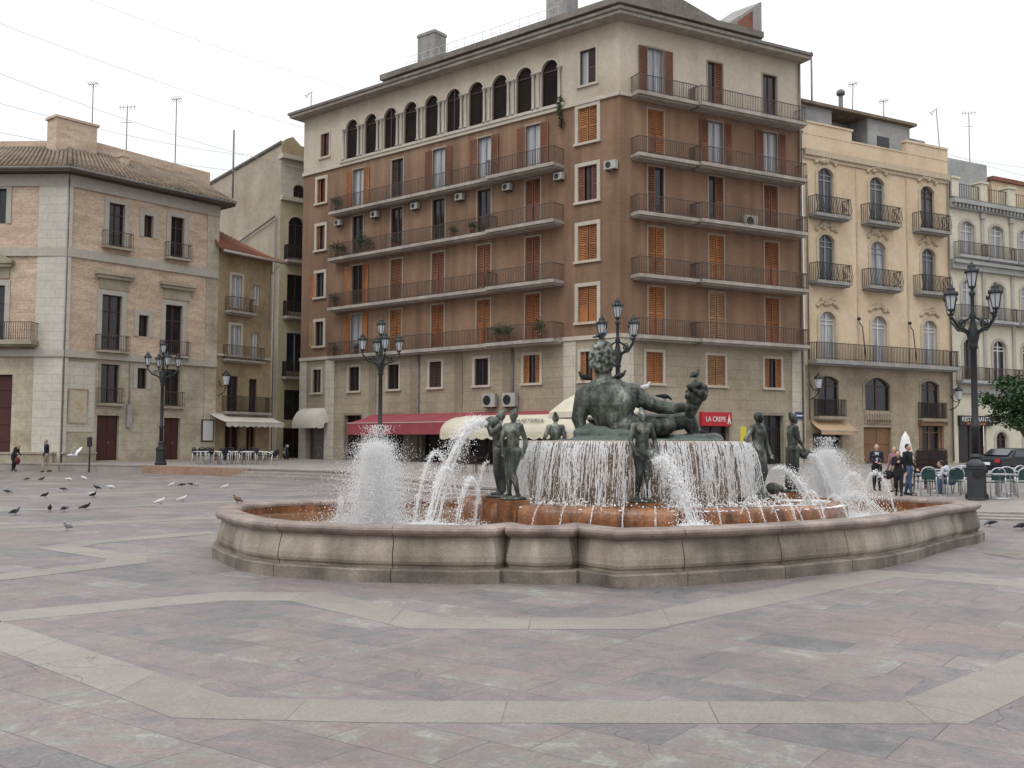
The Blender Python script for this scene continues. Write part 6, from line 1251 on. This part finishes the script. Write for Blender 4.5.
labs = ['first chair from the left in the dark row outside the ochre cafe', 'second chair from the left outside the ochre cafe', 'third chair from the left, facing a table outside the ochre cafe', 'fourth chair from the left outside the ochre cafe', 'fifth chair from the left before the dark cafe door', 'sixth chair from the left before the cafe door jamb', 'seventh chair from the left under the white awning', 'eighth chair from the left under the white awning', 'ninth chair from the left near the awning end', 'tilted chair leaning at the right end of the cafe row']
for i, px in enumerate((200, 208, 215, 222, 230, 238, 246, 253, 261, 270)):
    D = 55.2 + (i % 3) * .6; x = (px - 512) / 1000 * D; o = put_chair('dark', labs[i], G2, x, D, RAD((80, 260, 100, 250, 75, 280, 90, 270, 85, 255)[i]))
    if i == 9: o.rotation_euler = (RAD(-14), RAD(0), RAD(250))
for i, px in enumerate((203, 212, 226, 234, 243, 257)):
    D = 58.2 + (i % 2) * .5; x = (px - 512) / 1000 * D; put_chair('dark', ['first', 'second', 'third', 'fourth', 'fifth', 'sixth'][i] + ' dark chair from the left in the back row against the ochre cafe', G2, x, D, RAD((200, 160, 185, 170, 195, 150)[i]))
for i, px in enumerate((212, 250)): D = 56.0; x = (px - 512) / 1000 * D; table('cafe_table', ['left', 'right'][i] + ' small table in the row outside the ochre cafe', (x, D, TZ), 'small tables outside the ochre cafe')
G3 = 'wicker chairs stacked by the peach house'
for s in range(3):
    for k in range(4):
        D = 34 + s * .2; x = (919 + s * 8 - 512) / 1000 * D; o = put_chair('wicker', ['lowest', 'second lowest', 'third lowest', 'topmost'][k] + ' brown wicker chair in the ' + ['left', 'middle', 'right'][s] + ' stack before the peach house', G3, x, D, RAD(170 + s * 12)); o.location.z += k * .17; o.location.y -= k * .03
for i, (px, D) in enumerate(((446, 47), (458, 48), (470, 44), (482, 45.5))):
    x = (px - 512) / 1000 * D; put_chair('wicker', ['leftmost', 'second from left', 'second from right', 'rightmost'][i] + ' of four dark chairs under the cream awning, behind the water', 'dark chairs under the cream cafe awning', x, D, RAD(40 + 80 * i))

# litter bin, car, scooter
t = thing('litter_bin', 'tall charcoal eight-sided litter bin in front of the nearest lamp', 'bin', (12.95, 28.0, tz(12.95, 28))); c = t.location.copy(); mb = MB(); mb.lathe([(.24, 0), (.24, .05), (.22, .07), (.23, .85), (.26, .87), (.26, .93), (.23, .96)], c, 8, False); mb.build('body', M['bin'], t); mb = MB(); mb.lathe([(.27, .955), (.25, 1.02), (.16, 1.1), (.04, 1.14)], c, 8, False); mb.build('lid', M['bin'], t); mb = MB(); mb.box(c.x - .16, c.x + .16, c.y - .26, c.y - .2, c.z + .66, c.z + .8); mb.build('slot', M['black'], t)
def make_car(label, loc, yaw):
    t = thing('parked_car', label, 'car', (0, 0, 0)); W2 = .86
    prof = [(-2.15, .32), (-2.2, .55), (-2.17, .86), (-2.1, .98), (-1.45, 1.02), (-.85, 1.38), (-.2, 1.44), (.45, 1.38), (1.15, .98), (1.9, .84), (2.15, .7), (2.2, .4), (2.1, .28)]
    mb = MB(); n = len(prof); rows = []
    for yy, k in ((-W2, .93), (-W2 * .96, 1.0), (-.4, 1.015), (.4, 1.015), (W2 * .96, 1.0), (W2, .93)): rows.append([(x * (1 if abs(yy) < .85 else .985), yy * (1 - .16 * max(0, (z - .95) / .5)), .28 + (z - .28) * k) for x, z in prof])
    vs = [p for r in rows for p in r]; fs = [(i * n + j, i * n + (j + 1) % n, (i + 1) * n + (j + 1) % n, (i + 1) * n + j) for i in range(5) for j in range(n)] + [tuple(range(n)), tuple(range(5 * n, 6 * n))[::-1]]; mb.add(vs, fs, False); mb.build('body', M['car'], t)
    def pan(pts, nm='window', m='car_glass', th=(0, 0, 0)): mb = MB(); mb.extr(pts, th); return mb.build(nm, M[m], t)
    pan([(-1.42, -.66, 1.07), (-1.42, .66, 1.07), (-.92, .6, 1.375), (-.92, -.6, 1.375)], 'rear_window', th=(-.02, 0, .03)); pan([(1.1, -.66, 1.03), (1.1, .66, 1.03), (.52, .6, 1.37), (.52, -.6, 1.37)], 'windscreen', th=(.02, 0, .03))
    for s in (-1, 1): pan([(-1.2, s * .83, 1.02), (-.85, s * .74, 1.33), (.4, s * .74, 1.33), (.98, s * .83, 1.0)], 'side_window', th=(0, s * .035, 0)); pan([(-2.15, s * .5, .72), (-2.15, s * .8, .72), (-2.12, s * .8, .92), (-2.12, s * .5, .92)], 'taillight', 'taillight', th=(-.06, 0, 0))
    pan([(-2.19, -.26, .6), (-2.19, .26, .6), (-2.17, .26, .74), (-2.17, -.26, .74)], 'number_plate', 'sign_white', th=(-.04, 0, 0)); pan([(-2.16, -.84, .36), (-2.16, .84, .36), (-2.16, .84, .52), (-2.16, -.84, .52)], 'bumper', 'car', th=(-.1, 0, 0))
    for x in (-1.35, 1.35):
        for s in (-1, 1):
            mb = MB(); ring = [(x + .31 * cos(a * pi / 10), s * .72, .31 + .31 * sin(a * pi / 10)) for a in range(20)]; mb.extr(ring, (0, s * .17, 0)); w = mb.build('wheel', M['tyre'], t); mb = MB(); ring = [(x + .19 * cos(a * pi / 8), s * .88, .31 + .19 * sin(a * pi / 8)) for a in range(16)]; mb.extr(ring, (0, s * .025, 0)); mb.build('rim', M['alu'], w)
    t.location = loc; t.rotation_euler = (0, 0, yaw); t.scale = (.88, .88, .86); return t
x = .508 * 44; make_car('dark blue saloon car parked behind the chairs, red tail light toward us', (x, 44.6, tz(x, 44)), RAD(28))
def wheel_(mb, x, y, z, r, w, a):
    d = Vector((cos(a), sin(a), 0)); n = Vector((-sin(a), cos(a), 0)); ring = [Vector((x, y, z)) - n * w / 2 + d * r * cos(k * pi / 8) + Vector((0, 0, r * sin(k * pi / 8))) for k in range(16)]; mb.extr(ring, n * w)
sx_, sy_ = -16.3, 72.5; t = thing('motor_scooter', 'dark motor scooter parked in the narrow street beside the brown block', 'scooter', (sx_, sy_, TZ)); d_ = Vector((.35, -.93, 0))
for k, s in enumerate((-.6, .6)): mb = MB(); wheel_(mb, sx_ + d_.x * s, sy_ + d_.y * s, TZ + .25, .25, .11, math.atan2(d_.y, d_.x)); mb.build('wheel', M['tyre'], t)
B_ = Vector((sx_, sy_, TZ)); mb = MB(); mb.cap(B_ - d_ * .55 + Vector((0, 0, .5)), .17, B_ - d_ * .05 + Vector((0, 0, .45)), .14); mb.cap(B_ - d_ * .05 + Vector((0, 0, .32)), .12, B_ + d_ * .35 + Vector((0, 0, .32)), .12); mb.cap(B_ + d_ * .42 + Vector((0, 0, .35)), .15, B_ + d_ * .36 + Vector((0, 0, .95)), .12); remesh(mb, 'body', M['car'], .03, t, 3)
mb = MB(); mb.cap(B_ - d_ * .6 + Vector((0, 0, .74)), .12, B_ - d_ * .05 + Vector((0, 0, .72)), .11); mb.build('saddle', M['black'], t); mb = MB(); mb.ell(B_ + d_ * .5 + Vector((0, 0, .95)), (.12, .12, .1)); mb.build('headlight', M['lamp_glass'], t); n_ = Vector((-d_.y, d_.x, 0)); mb = MB(); mb.tube([B_ + d_ * .3 + Vector((0, 0, 1.1)) - n_ * .32, B_ + d_ * .36 + Vector((0, 0, 1.08)), B_ + d_ * .3 + Vector((0, 0, 1.1)) + n_ * .32], .02, 6); mb.build('handlebar', M['black'], t)

# ------------------------------------------------------------------ people
def person(label, H, loc, yaw, top, trousers, hair, female=False, coat=False, long=False, shirt=None, bag=None, seated=False, group=None, **ov):
    t = thing('person', label, 'person', loc, group); p = Pose(H, loc, yaw, female, **ov); mb = MB(); p.torso(mb, .94)
    for d in 'lr': p.arm(mb, d, .95); p.leg(mb, d)
    p.head_(mb); remesh(mb, 'body', M['skin'], .011, t, 3)
    mb = MB(); p.torso(mb, 1.07); J = p.J
    for d in 'lr': p.arm(mb, d, 1.2, False)
    if coat: mb.cap(p.w(J['hip'] + Vector((0, 0, .04))), .09 * H, p.w(J['hip'] + Vector((0, 0, -.1))), .095 * H)
    remesh(mb, 'jacket', M[top], .015, t, 3)
    mb = MB(); mb.ell(p.w(J['hip']), (.097 * H, .075 * H, .07 * H), rot=p.R.to_3x3())
    for d in 'lr': p.leg(mb, d, 1.22, False)
    remesh(mb, 'trousers', M[trousers], .015, t, 3)
    for d in 'lr':
        mb = MB(); c = J['a' + d]; mb.cap(p.w(c + Vector((0, -.012, -.016))), .03 * H, p.w(c + Vector((0, .09, -.024))), .023 * H); mb.build('shoe', M['black'], t)
    mb = MB(); p.hair(mb, long); remesh(mb, 'hair', M[hair], .014, t, 2)
    if shirt: mb = MB(); mb.hexa([p.w(J['chest'] + Vector(v)) for v in ((-.012, .05, -.1), (.012, .05, -.1), (.012, .078, -.1), (-.012, .078, -.1), (-.045, .03, .09), (.045, .03, .09), (.045, .062, .09), (-.045, .062, .09))]); mb.build('shirt_front', M[shirt], t)
    if bag: mb = MB(); q = p.w(bag[0]); mb.ell(q, bag[1], 10, 7); b_ = tag(mb.build('handbag', M[bag[2]]), bag[3], 'bag'); mb = MB(); mb.tube([q + Vector((-.08, 0, bag[1][2] * .7)), p.w(bag[4]), q + Vector((.08, 0, bag[1][2] * .7))], .012, 6); mb.build('strap', M[bag[2]], b_)
    return t
person('stooping elderly person in black at the far left edge, before the palace', 1.58, (-27.1, 54.6, 0), RAD(-95), 'cloth_black', 'cloth_black', 'hair_grey', coat=True, head=(0, .17, .86), neck=(0, .11, .82), chest=(0, .06, .72), waist=(0, .01, .62), sl=(-.105, .09, .78), sr=(.105, .09, .78), el=(-.12, .1, .62), er=(.12, .1, .62), wl=(-.1, .2, .54), wr=(.1, .2, .54),
       bag=((.12, .2, .36), (.16, .12, .2), 'cloth_red', 'dark red bag hanging from the hand of the stooping person', (.1, .2, .5)))
person('grey-haired man in dark jacket and beige trousers walking before the palace', 1.74, (-24.6, 53.0, 0), RAD(95), 'cloth_navy', 'cloth_beige', 'hair_grey', kl=(-.05, .06, .29), al=(-.05, .08, .045), kr=(.05, -.02, .285), ar=(.05, -.12, .06), head=(0, .03, .93))
def stand(px, D): x = (px - 512) / 1000 * D; return (x, D, tz(x, D))
person('man in dark suit and white shirt standing behind the right end of the basin', 1.52, stand(876, 33.0), RAD(165), 'cloth_navy', 'cloth_black', 'hair_grey', shirt='cloth_pale', wr=(.04, .1, .62), er=(.125, -.0, .66), wl=(-.06, .09, .6), el=(-.125, 0, .65))
person('dark-haired woman in black coat with shoulder bag walking beside the man in jeans', 1.42, stand(897.5, 30.0), RAD(160), 'cloth_black', 'cloth_black', 'hair_dark', True, True, True, head=(.01, .09, .885), neck=(0, .05, .83), chest=(0, .03, .725), sl=(-.092, .04, .79), sr=(.092, .04, .79), wr=(.02, .13, .7), er=(.12, .05, .66), kl=(-.05, .06, .29), al=(-.05, .1, .045), kr=(.05, 0, .28), ar=(.05, -.1, .05),
       bag=((.2, .0, .44), (.17, .09, .14), 'cloth_black', 'large black shoulder bag carried by the woman in the black coat', (.09, .04, .78)))
person('dark-haired man in black jacket and blue jeans walking right of the woman', 1.55, stand(907, 30.3), RAD(215), 'cloth_black', 'cloth_denim', 'hair_dark', wl=(-.12, .1, .52), kr=(.05, .06, .29), ar=(.05, .1, .045), kl=(-.05, 0, .28), al=(-.05, -.1, .05))
person('pale-haired person in faded pink top behind the walking couple', 1.45, stand(894, 32.0), RAD(140), 'cloth_pink', 'cloth_beige', 'hair_grey', True)
x = (951 - 512) / 1000 * 31.0; z = tz(x, 31) - .46
sit = dict(hip=(0, 0, .53), waist=(0, .03, .62), chest=(0, .1, .71), neck=(0, .17, .8), head=(0, .2, .86), sl=(-.105, .14, .77), sr=(.105, .14, .77), el=(-.15, .2, .63), er=(.15, .2, .63), wl=(-.06, .33, .66), wr=(.06, .33, .66), hl=(-.05, 0, .52), hr=(.05, 0, .52), kl=(-.06, .23, .53), kr=(.06, .23, .53), al=(-.06, .22, .3), ar=(.06, .22, .3))
o = person('dark-haired man in pale shirt sitting hunched at a terrace table', 1.62, (x, 31.0, z), RAD(60), 'cloth_pale', 'cloth_denim', 'hair_dark', **sit)
put_chair('green', 'silver chair that the seated man in the pale shirt uses', G1, x, 31.0, RAD(240))

# ------------------------------------------------------------------ pigeons
def pigeon_mesh(kind):
    mb = MB(); mb.ell((0, 0, .145), (.068, .135, .068), 12, 9, rot=Matrix.Rotation(RAD(22), 3, 'X')); mb.cap((0, .09, .18), .045, (0, .125, .245), .03)
    mb.ell((0, .135, .262), (.029, .036, .03)); mb.cap((0, -.1, .12), .045, (0, -.24, .085), .026)
    if kind == 'peck': pass
    return mb
PM = {}
def pigeon(m, label, loc, yaw, grp='pigeons on the square', peck=False, s=0.64, key=None):
    k = (m, peck)
    if k not in PM:
        t = thing('pigeon', label, 'pigeon', (0, 0, 0), grp); mb = MB()
        if peck:
            mb.ell((0, 0, .145), (.068, .135, .066), 12, 9, rot=Matrix.Rotation(RAD(-6), 3, 'X')); mb.cap((0, .1, .14), .042, (0, .17, .09), .028); mb.ell((0, .182, .078), (.028, .034, .028)); mb.cap((0, -.1, .15), .045, (0, -.24, .16), .026); bk = ((0, .2, .06), (0, .225, .035))
        else: mb = pigeon_mesh('s'); bk = ((0, .165, .258), (0, .195, .25))
        remesh(mb, 'body', M[m], .009, t, 3)
        mb = MB(); mb.cap(bk[0], .009, bk[1], .004, 6); mb.build('beak', M['beak'], t)
        for sx in (-1, 1): mb = MB(); mb.tube([(sx * .03, .0, .1), (sx * .03, .01, .012), (sx * .03, .05, .006)], .007, 5); mb.build('leg', M['beak'], t)
        for sx in (-1, 1):
            mb = MB(); mb.ell((sx * .058, -.04, .155), (.016, .13, .048), 8, 6, rot=Matrix.Rotation(RAD(-4 if peck else 20), 3, 'X')); mb.build('wing', M['p_dark' if m == 'p_grey' else m], t)
        PM[k] = t; o = t
    else: o = copy_tree(PM[k]); tag(o, label, 'pigeon', grp)
    o.location = loc; o.rotation_euler = (0, 0, RAD(yaw)); o.scale = (s, s, s)
    if not grp and 'group' in o: del o['group']
    return o
PG = [('p_grey', -20.0, 41.4, 90, 1, 'grey pigeon pecking, left one of the farthest pair at left'), ('p_dark', -19.38, 41.44, -80, 0, 'dark pigeon in the farthest row, left of the white pair'), ('p_white', -18.3, 41.5, -100, 1, 'white pigeon pecking, left of the far white pair'), ('p_white', -18.2, 42.7, 80, 0, 'white pigeon upright, right of the far white pair'),
      ('p_grey', -15.64, 31.2, -90, 1, 'slate pigeon at the far left edge of the flock'), ('p_dark', -13.5, 29.1, -100, 0, 'charcoal pigeon standing between two slate ones, left of the flock'), ('p_grey', -14.66, 32.9, -85, 1, 'slate pigeon with head down in the middle of the left flock'), ('p_dark', -14.04, 34.0, 100, 0, 'charcoal pigeon beside a small white one, upper left flock'), ('p_white', -13.8, 34.6, -90, 1, 'white pigeon pecking right of a charcoal one, upper left flock'),
      ('p_white', -12.4, 29.8, -60, 1, 'white pigeon beside a charcoal one in the centre of the left flock'), ('p_dark', -12.25, 29.45, -110, 0, 'charcoal pigeon touching a white one in the centre of the left flock'), ('p_grey', -11.0, 22.3, -95, 0, 'near slate pigeon standing alone at the left edge'), ('p_dark', -10.74, 23.4, -150, 0, 'charcoal pigeon left in the near trio'), ('p_grey', -10.42, 23.43, 60, 1, 'slate pigeon pecking in the middle of the near trio'), ('p_dark', -10.2, 24.1, -70, 0, 'charcoal pigeon right in the near trio'),
      ('p_pale', -8.16, 18.5, 170, 0, 'pale grey pigeon facing us, nearest of all at left'), ('p_white', -12.34, 36.5, -100, 0, 'white pigeon left in the far row before the terracotta kerb'), ('p_dark', -11.99, 36.5, 90, 1, 'charcoal pigeon next to the white one in the far row'), ('p_dark', -11.75, 36.9, -90, 1, 'charcoal pigeon in the middle of the far row'), ('p_pale', -11.45, 36.6, -80, 1, 'pale grey pigeon right in the far row'),
      ('p_white', -10.0, 35.1, -80, 0, 'white pigeon standing tall alone just left of the basin'), ('p_white', -9.22, 26.4, -60, 0, 'white pigeon left of two, nearest the left end of the basin'), ('p_white', -9.0, 27.5, -75, 0, 'white pigeon right of two, nearest the left end of the basin'), ('p_grey', 9.66, 20.3, 95, 1, 'slate pigeon pecking by the right end of the basin'), ('p_dark', 9.95, 19.6, -100, 0, 'charcoal pigeon at the right edge below the steps')]
for m, x, y, yaw, pk, lab in PG: pigeon(m, lab, (x, y, 0.004), yaw, 'pigeons on the square', bool(pk))
GP = 'pigeons perched on the fountain'
pigeon('p_brown', 'brown pigeon perched on the far left rim of the basin', (-4.42, 16.2, .655), 60, GP, s=.5)
pigeon('p_grey', 'slate pigeon perched on top of the giant bronze head', (GX - .53, GY + .05, GZ + 1.57), -70, GP, s=.62); pigeon('p_dark', 'charcoal pigeon on the left shoulder of the giant', (GX - .82, GY + .0, GZ + .9), 120, GP, s=.62)
pigeon('p_dark', 'charcoal pigeon on the shoulder right of the giant neck', (GX - .24, GY + .02, GZ + .93), -60, GP, s=.62); pigeon('p_white', 'white pigeon on the outstretched arm of the giant', (GX + .14, GY + .02, GZ + .745), -120, GP, s=.6)
pigeon('p_dark', 'charcoal pigeon on the raised knee behind the giant arm', (GX + .5, GY + .34, GZ + .62), -70, GP, True, s=.62); pigeon('p_dark', 'charcoal pigeon on top of the bunch of fruit', (GX + .97, GY + .16, GZ + .955), -40, GP, s=.65); pigeon('p_grey', 'slate pigeon at the right edge of the bowl', (FC.x + 1.15, FC.y + .3, 1.72), 100, GP, s=.7)
t = thing('flying_dove', 'white dove flying low with wings raised before the palace', 'pigeon', (-17.46, 40, 1.1)); mb = MB(); c = t.location.copy(); mb.ell(c, (.15, .065, .06), rot=Matrix.Rotation(RAD(8), 3, 'Y')); mb.cap(c + Vector((-.12, 0, -.0)), .04, c + Vector((-.2, 0, .0)), .03); mb.cap(c + Vector((.1, 0, 0)), .05, c + Vector((-.0, 0, 0)), .05); mb.cap(c + Vector((-.1, 0, 0)), .045, c + Vector((-.27, 0, -.01)), .02); remesh(mb, 'body', M['p_white'], .012, t, 3)
for s in (-1, 1): mb = MB(); q = [c + Vector(v) for v in ((.06, s * .04, .03), (-.08, s * .04, .02), (-.02, s * .16, .12), (.13, s * .3, .3), (.2, s * .3, .3), (.16, s * .16, .15))]; mb.extr(q, (0, 0, .012)); mb.build('wing', M['p_white'], t)

# ------------------------------------------------------------------ plants
def leaves(mb, c, R_, n, size, rr, shell=.55):
    for k in range(n):
        u, v = rr.uniform(0, 2 * pi), rr.uniform(-1, 1); q = math.sqrt(1 - v * v); r = (shell + (1 - shell) * rr.random()); p = Vector((c[0] + R_[0] * r * q * cos(u), c[1] + R_[1] * r * q * sin(u), c[2] + R_[2] * r * v))
        a = Vector((rr.uniform(-1, 1), rr.uniform(-1, 1), rr.uniform(-.6, .6))).normalized(); b = a.cross(Vector((rr.uniform(-1, 1), rr.uniform(-1, 1), rr.uniform(-1, 1)))).normalized(); s = size * rr.uniform(.6, 1.2)
        mb.quad(p, p + a * s * .5 + b * s * .28, p + a * s, p + a * s * .5 - b * s * .28)
tx, ty = .516 * 36.0, 36.0; t = thing('orange_tree', 'small round-crowned orange tree at the right edge before the cream house', 'tree', (tx, ty, tz(tx, ty))); tb = t.location.z; rr = random.Random(21); mb = MB(); mb.tube([(tx, ty, tb), (tx + .03, ty, tb + .9), (tx - .02, ty, tb + 1.7)], [.1, .08, .07], 9)
for k in range(7): a = 2 * pi * k / 7; mb.tube([(tx - .02, ty, tb + 1.6), (tx + .45 * cos(a), ty + .45 * sin(a), tb + 2.2 + .2 * (k % 2)), (tx + .9 * cos(a + .2), ty + .9 * sin(a + .2), tb + 2.7 + .4 * (k % 3))], [.05, .035, .015], 6)
mb.build('trunk', M['bark'], t); mb = MB()
for k in range(40): u, v = rr.uniform(0, 2 * pi), rr.uniform(-.8, 1); q = math.sqrt(1 - v * v); r = rr.uniform(.4, 1.2); leaves(mb, (tx + 1.25 * r * q * cos(u), ty + 1.25 * r * q * sin(u), tb + 2.85 + 1.0 * r * v), (.45, .45, .36), 420, .13, rr, .1)
mb.build('crown', M['leaf'], t)
def pot_plant(label, f, u, z, off, h, w, grp, seed, hang=False):
    t = thing('potted_plant', label, 'plant', f.P(u, z, off), grp); rr = random.Random(seed); p = f.P(u, z, off); mb = MB(); mb.lathe([(.12, 0), (.17, .28), (.19, .28), (.19, .33), (.15, .33)], p, 10); mb.build('pot', M['pot'], t); mb = MB(); leaves(mb, (p.x, p.y, p.z + .33 + h / 2), (w, w, h / 2 + .08), int(220 * (w * 2 + h)), .13, rr, .1); mb.build('foliage', M['plant'], t)
GB = 'potted plants on the long balconies'
B2 = FLOORS[2] + .005; B0 = FLOORS[0] + .005; B3 = FLOORS[3] + .005; B1 = FLOORS[1] + .005
for i, (u, z, o, h, w, lab) in enumerate(((24.2, B2, .45, .9, .4, 'bushy potted plant at the left end of the fourth floor balcony'), (23.5, B2, .5, .55, .3, 'small potted plant second from the left on the fourth floor balcony'), (21.5, B2, .5, 1.3, .5, 'tallest potted plant on the fourth floor balcony, by the first door'), (20.7, B2, .5, .7, .35, 'potted plant right of the tallest one on the fourth floor balcony'), (18.0, B2, .55, .35, .35, 'low trailing plant left of centre on the fourth floor balcony'), (12.6, B2, .55, .4, .35, 'low trailing plant right of centre on the fourth floor balcony'), (10.9, B2, .55, .5, .4, 'low bushy plant by the fourth door of the fourth floor balcony'),
        (24.3, B3, .45, .9, .4, 'scraggy potted plant at the left end of the top long balcony'), (24.3, B1, .45, .7, .4, 'potted shrub at the left end of the third floor balcony'), (24.3, B0, .45, .5, .3, 'pale flowering pot at the left end of the lowest balcony'), (21.9, B0, .5, .4, .25, 'small flowering pot by the first door of the lowest balcony'), (8.6, B0, .6, .9, .45, 'bushy plant near the step of the lowest balcony'), (7.9, B0, .6, .8, .4, 'second bushy plant near the step of the lowest balcony'), (5.4, B0, .6, 1.0, .4, 'tall plant beside the last door of the lowest balcony'))): pot_plant(lab, FL, u, z, o, h, w, GB, i)
t = thing('hanging_creeper', 'green creeper hanging from the ledge at the right end of the arches', 'plant', FL.P(4.1, 22.1, .15)); mb = MB(); rr = random.Random(9)
for k in range(7): p = FL.P(4.15 + rr.uniform(-.15, .15), 22.5 - .28 * k, .2); leaves(mb, p, (.28 - .02 * k, .2, .2), 60, .14, rr, .1)
mb.build('foliage', M['plant'], t); mb = MB(); mb.tube([FL.P(4.1, 22.5, .18), FL.P(4.15, 21.6, .18), FL.P(4.1, 20.8, .16)], .012, 5); mb.build('stem', M['bark'], t)

# ------------------------------------------------------------------ roof aerials and cables
def aerial(label, p, h, kind=0, cat='aerial', tilt=0.0):
    p = Vector(p); t = thing('roof_aerial', label, cat, p, 'television aerials on the roofs'); mb = MB(); q = p + Vector((tilt * h, 0, h)); mb.tube([p, q], .035, 6); mb.build('mast', M['galv'], t); mb = MB()
    if kind == 0:
        mb.tube([q + Vector((-.35, 0, -.05)), q + Vector((.35, 0, .05))], .02, 5)
        for k in range(6): c = q + Vector((-.3 + .12 * k, 0, -.04 + .015 * k)); mb.tube([c + Vector((-.02, -.25, .12)), c + Vector((.02, .25, -.12))], .015, 5)
    elif kind == 1:
        mb.tube([q + Vector((-.6, 0, -.02)), q + Vector((.6, 0, .02))], .02, 5)
        for k in range(5): c = q + Vector((-.5 + .25 * k, 0, 0)); mb.tube([c + Vector((0, 0, -.2)), c + Vector((0, 0, .2))], .015, 5)
        mb.tube([q + Vector((-.35, 0, -1.1)), q + Vector((.35, 0, -1.1))], .018, 5)
    else:
        mb.tube([q + Vector((-.5, 0, -.35)), q + Vector((.15, 0, .1))], .022, 5); mb.tube([q + Vector((-.4, 0, -.5)), q + Vector((-.1, 0, -.05))], .018, 5); mb.tube([q + Vector((-.55, 0, -.2)), q + Vector((-.3, 0, -.5))], .018, 5)
    mb.build('antenna', M['galv'], t)
def onroof(px, y0, y1, D): a, b = at(px, y0, D), at(px, y1, D); return b, (a - b).z
for lab, px, y0, y1, D, kd in (('thin aerial rising behind the palace roof turret', 92, 84, 128, 68, 0), ('double-armed aerial in the middle of the palace roof', 126, 107, 158, 68, 1), ('tallest aerial on the palace roof', 175, 99, 166, 70, 0), ('thick dark mast in front of the blank beige party wall', 233, 130, 180, 80, 3), ('aerial mast at the right roof corner of the brown block', 812, 52, 108, 72, 3), ('aerial right of the flue on the peach house', 852, 84, 122, 74, 0), ('small aerial over the middle of the peach house', 884, 101, 124, 74, 0), ('slanting aerial at the right end of the peach house', 941, 109, 158, 76, 2), ('aerial over the grey penthouse of the cream house', 970, 113, 168, 80, 1), ('small crooked aerial on the left end of the brown roof', 311, 92, 108, 78, 2)):
    p, h = onroof(px, y0, y1, D)
    if kd == 3: t = thing('roof_mast', lab, 'mast', p); mb = MB(); mb.tube([p - Vector((0, 0, 1.5)), p + Vector((0, 0, h))], .07, 6); mb.build('mast', M['galv'], t)
    else: aerial(lab, p - Vector((0, 0, 1.0)), h + 1.0, kd, tilt=.03 if px in (852,) else (-.06 if px == 941 else 0))
p, h = onroof(841, 95, 116, 71); t = thing('flue_pipe', 'stubby grey flue pipe with a cap on the roof of the peach house', 'flue', p - Vector((0, 0, 1))); mb = MB(); mb.tube([p - Vector((0, 0, 1)), p + Vector((0, 0, h))], .16, 10); mb.build('pipe', M['galv'], t); mb = MB(); mb.lathe([(.3, 0), (.32, .2), (.2, .35), (.05, .42)], p + Vector((0, 0, h)), 10); mb.build('cap', M['galv'], t)
def cable(label, a, b, sag, r=.011, n=24):
    a, b = Vector(a), Vector(b); mb = MB(); mb.tube([a.lerp(b, i / n) - Vector((0, 0, sag * 4 * (i / n) * (1 - i / n))) for i in range(n + 1)], r, 5); return tag(mb.build('overhead_cable', M['cable']), label, 'cable', 'cables strung across the sky')
cable('highest cable, crossing the sky from the top left to the brown roof', at(60, -12, 44), FL.P(21.5, 26.6, 1.1), .25); cable('second highest cable, from the left edge toward the brown block', at(-40, 8, 44), FL.P(27.5, 25.2, .1), .3)
cable('faint cable passing just above the palace aerials', at(-40, 58, 46), FL.P(28.4, 22.4, .1), .5); cable('low cable running just above the palace roof', at(-40, 92, 46), at(245, 155, 79), .4); cable('lowest cable over the palace roof turret', at(-40, 124, 46), at(300, 176, 76), .4)
cable('short cable sagging from the peach house to the right edge', at(938, 150, 76), at(1060, 184, 66), .15); cable('upper short cable beyond the peach house at right', at(946, 155, 80), at(1060, 172, 70), .1)
for f, u in ((PE, 4.7), (PE, 9.5)): mb = MB(); mb.tube([f.P(u, 7.2, .6), f.P(u, 9.4, .35), f.P(u - .25, 9.7, .3)], .035, 6); mb.ell(f.P(u - .25, 9.9, .3), .13, 8, 6); mb.build('flag_bracket', M['iron'], pea)
# crisp fallen specks: paper scraps seen on the paving
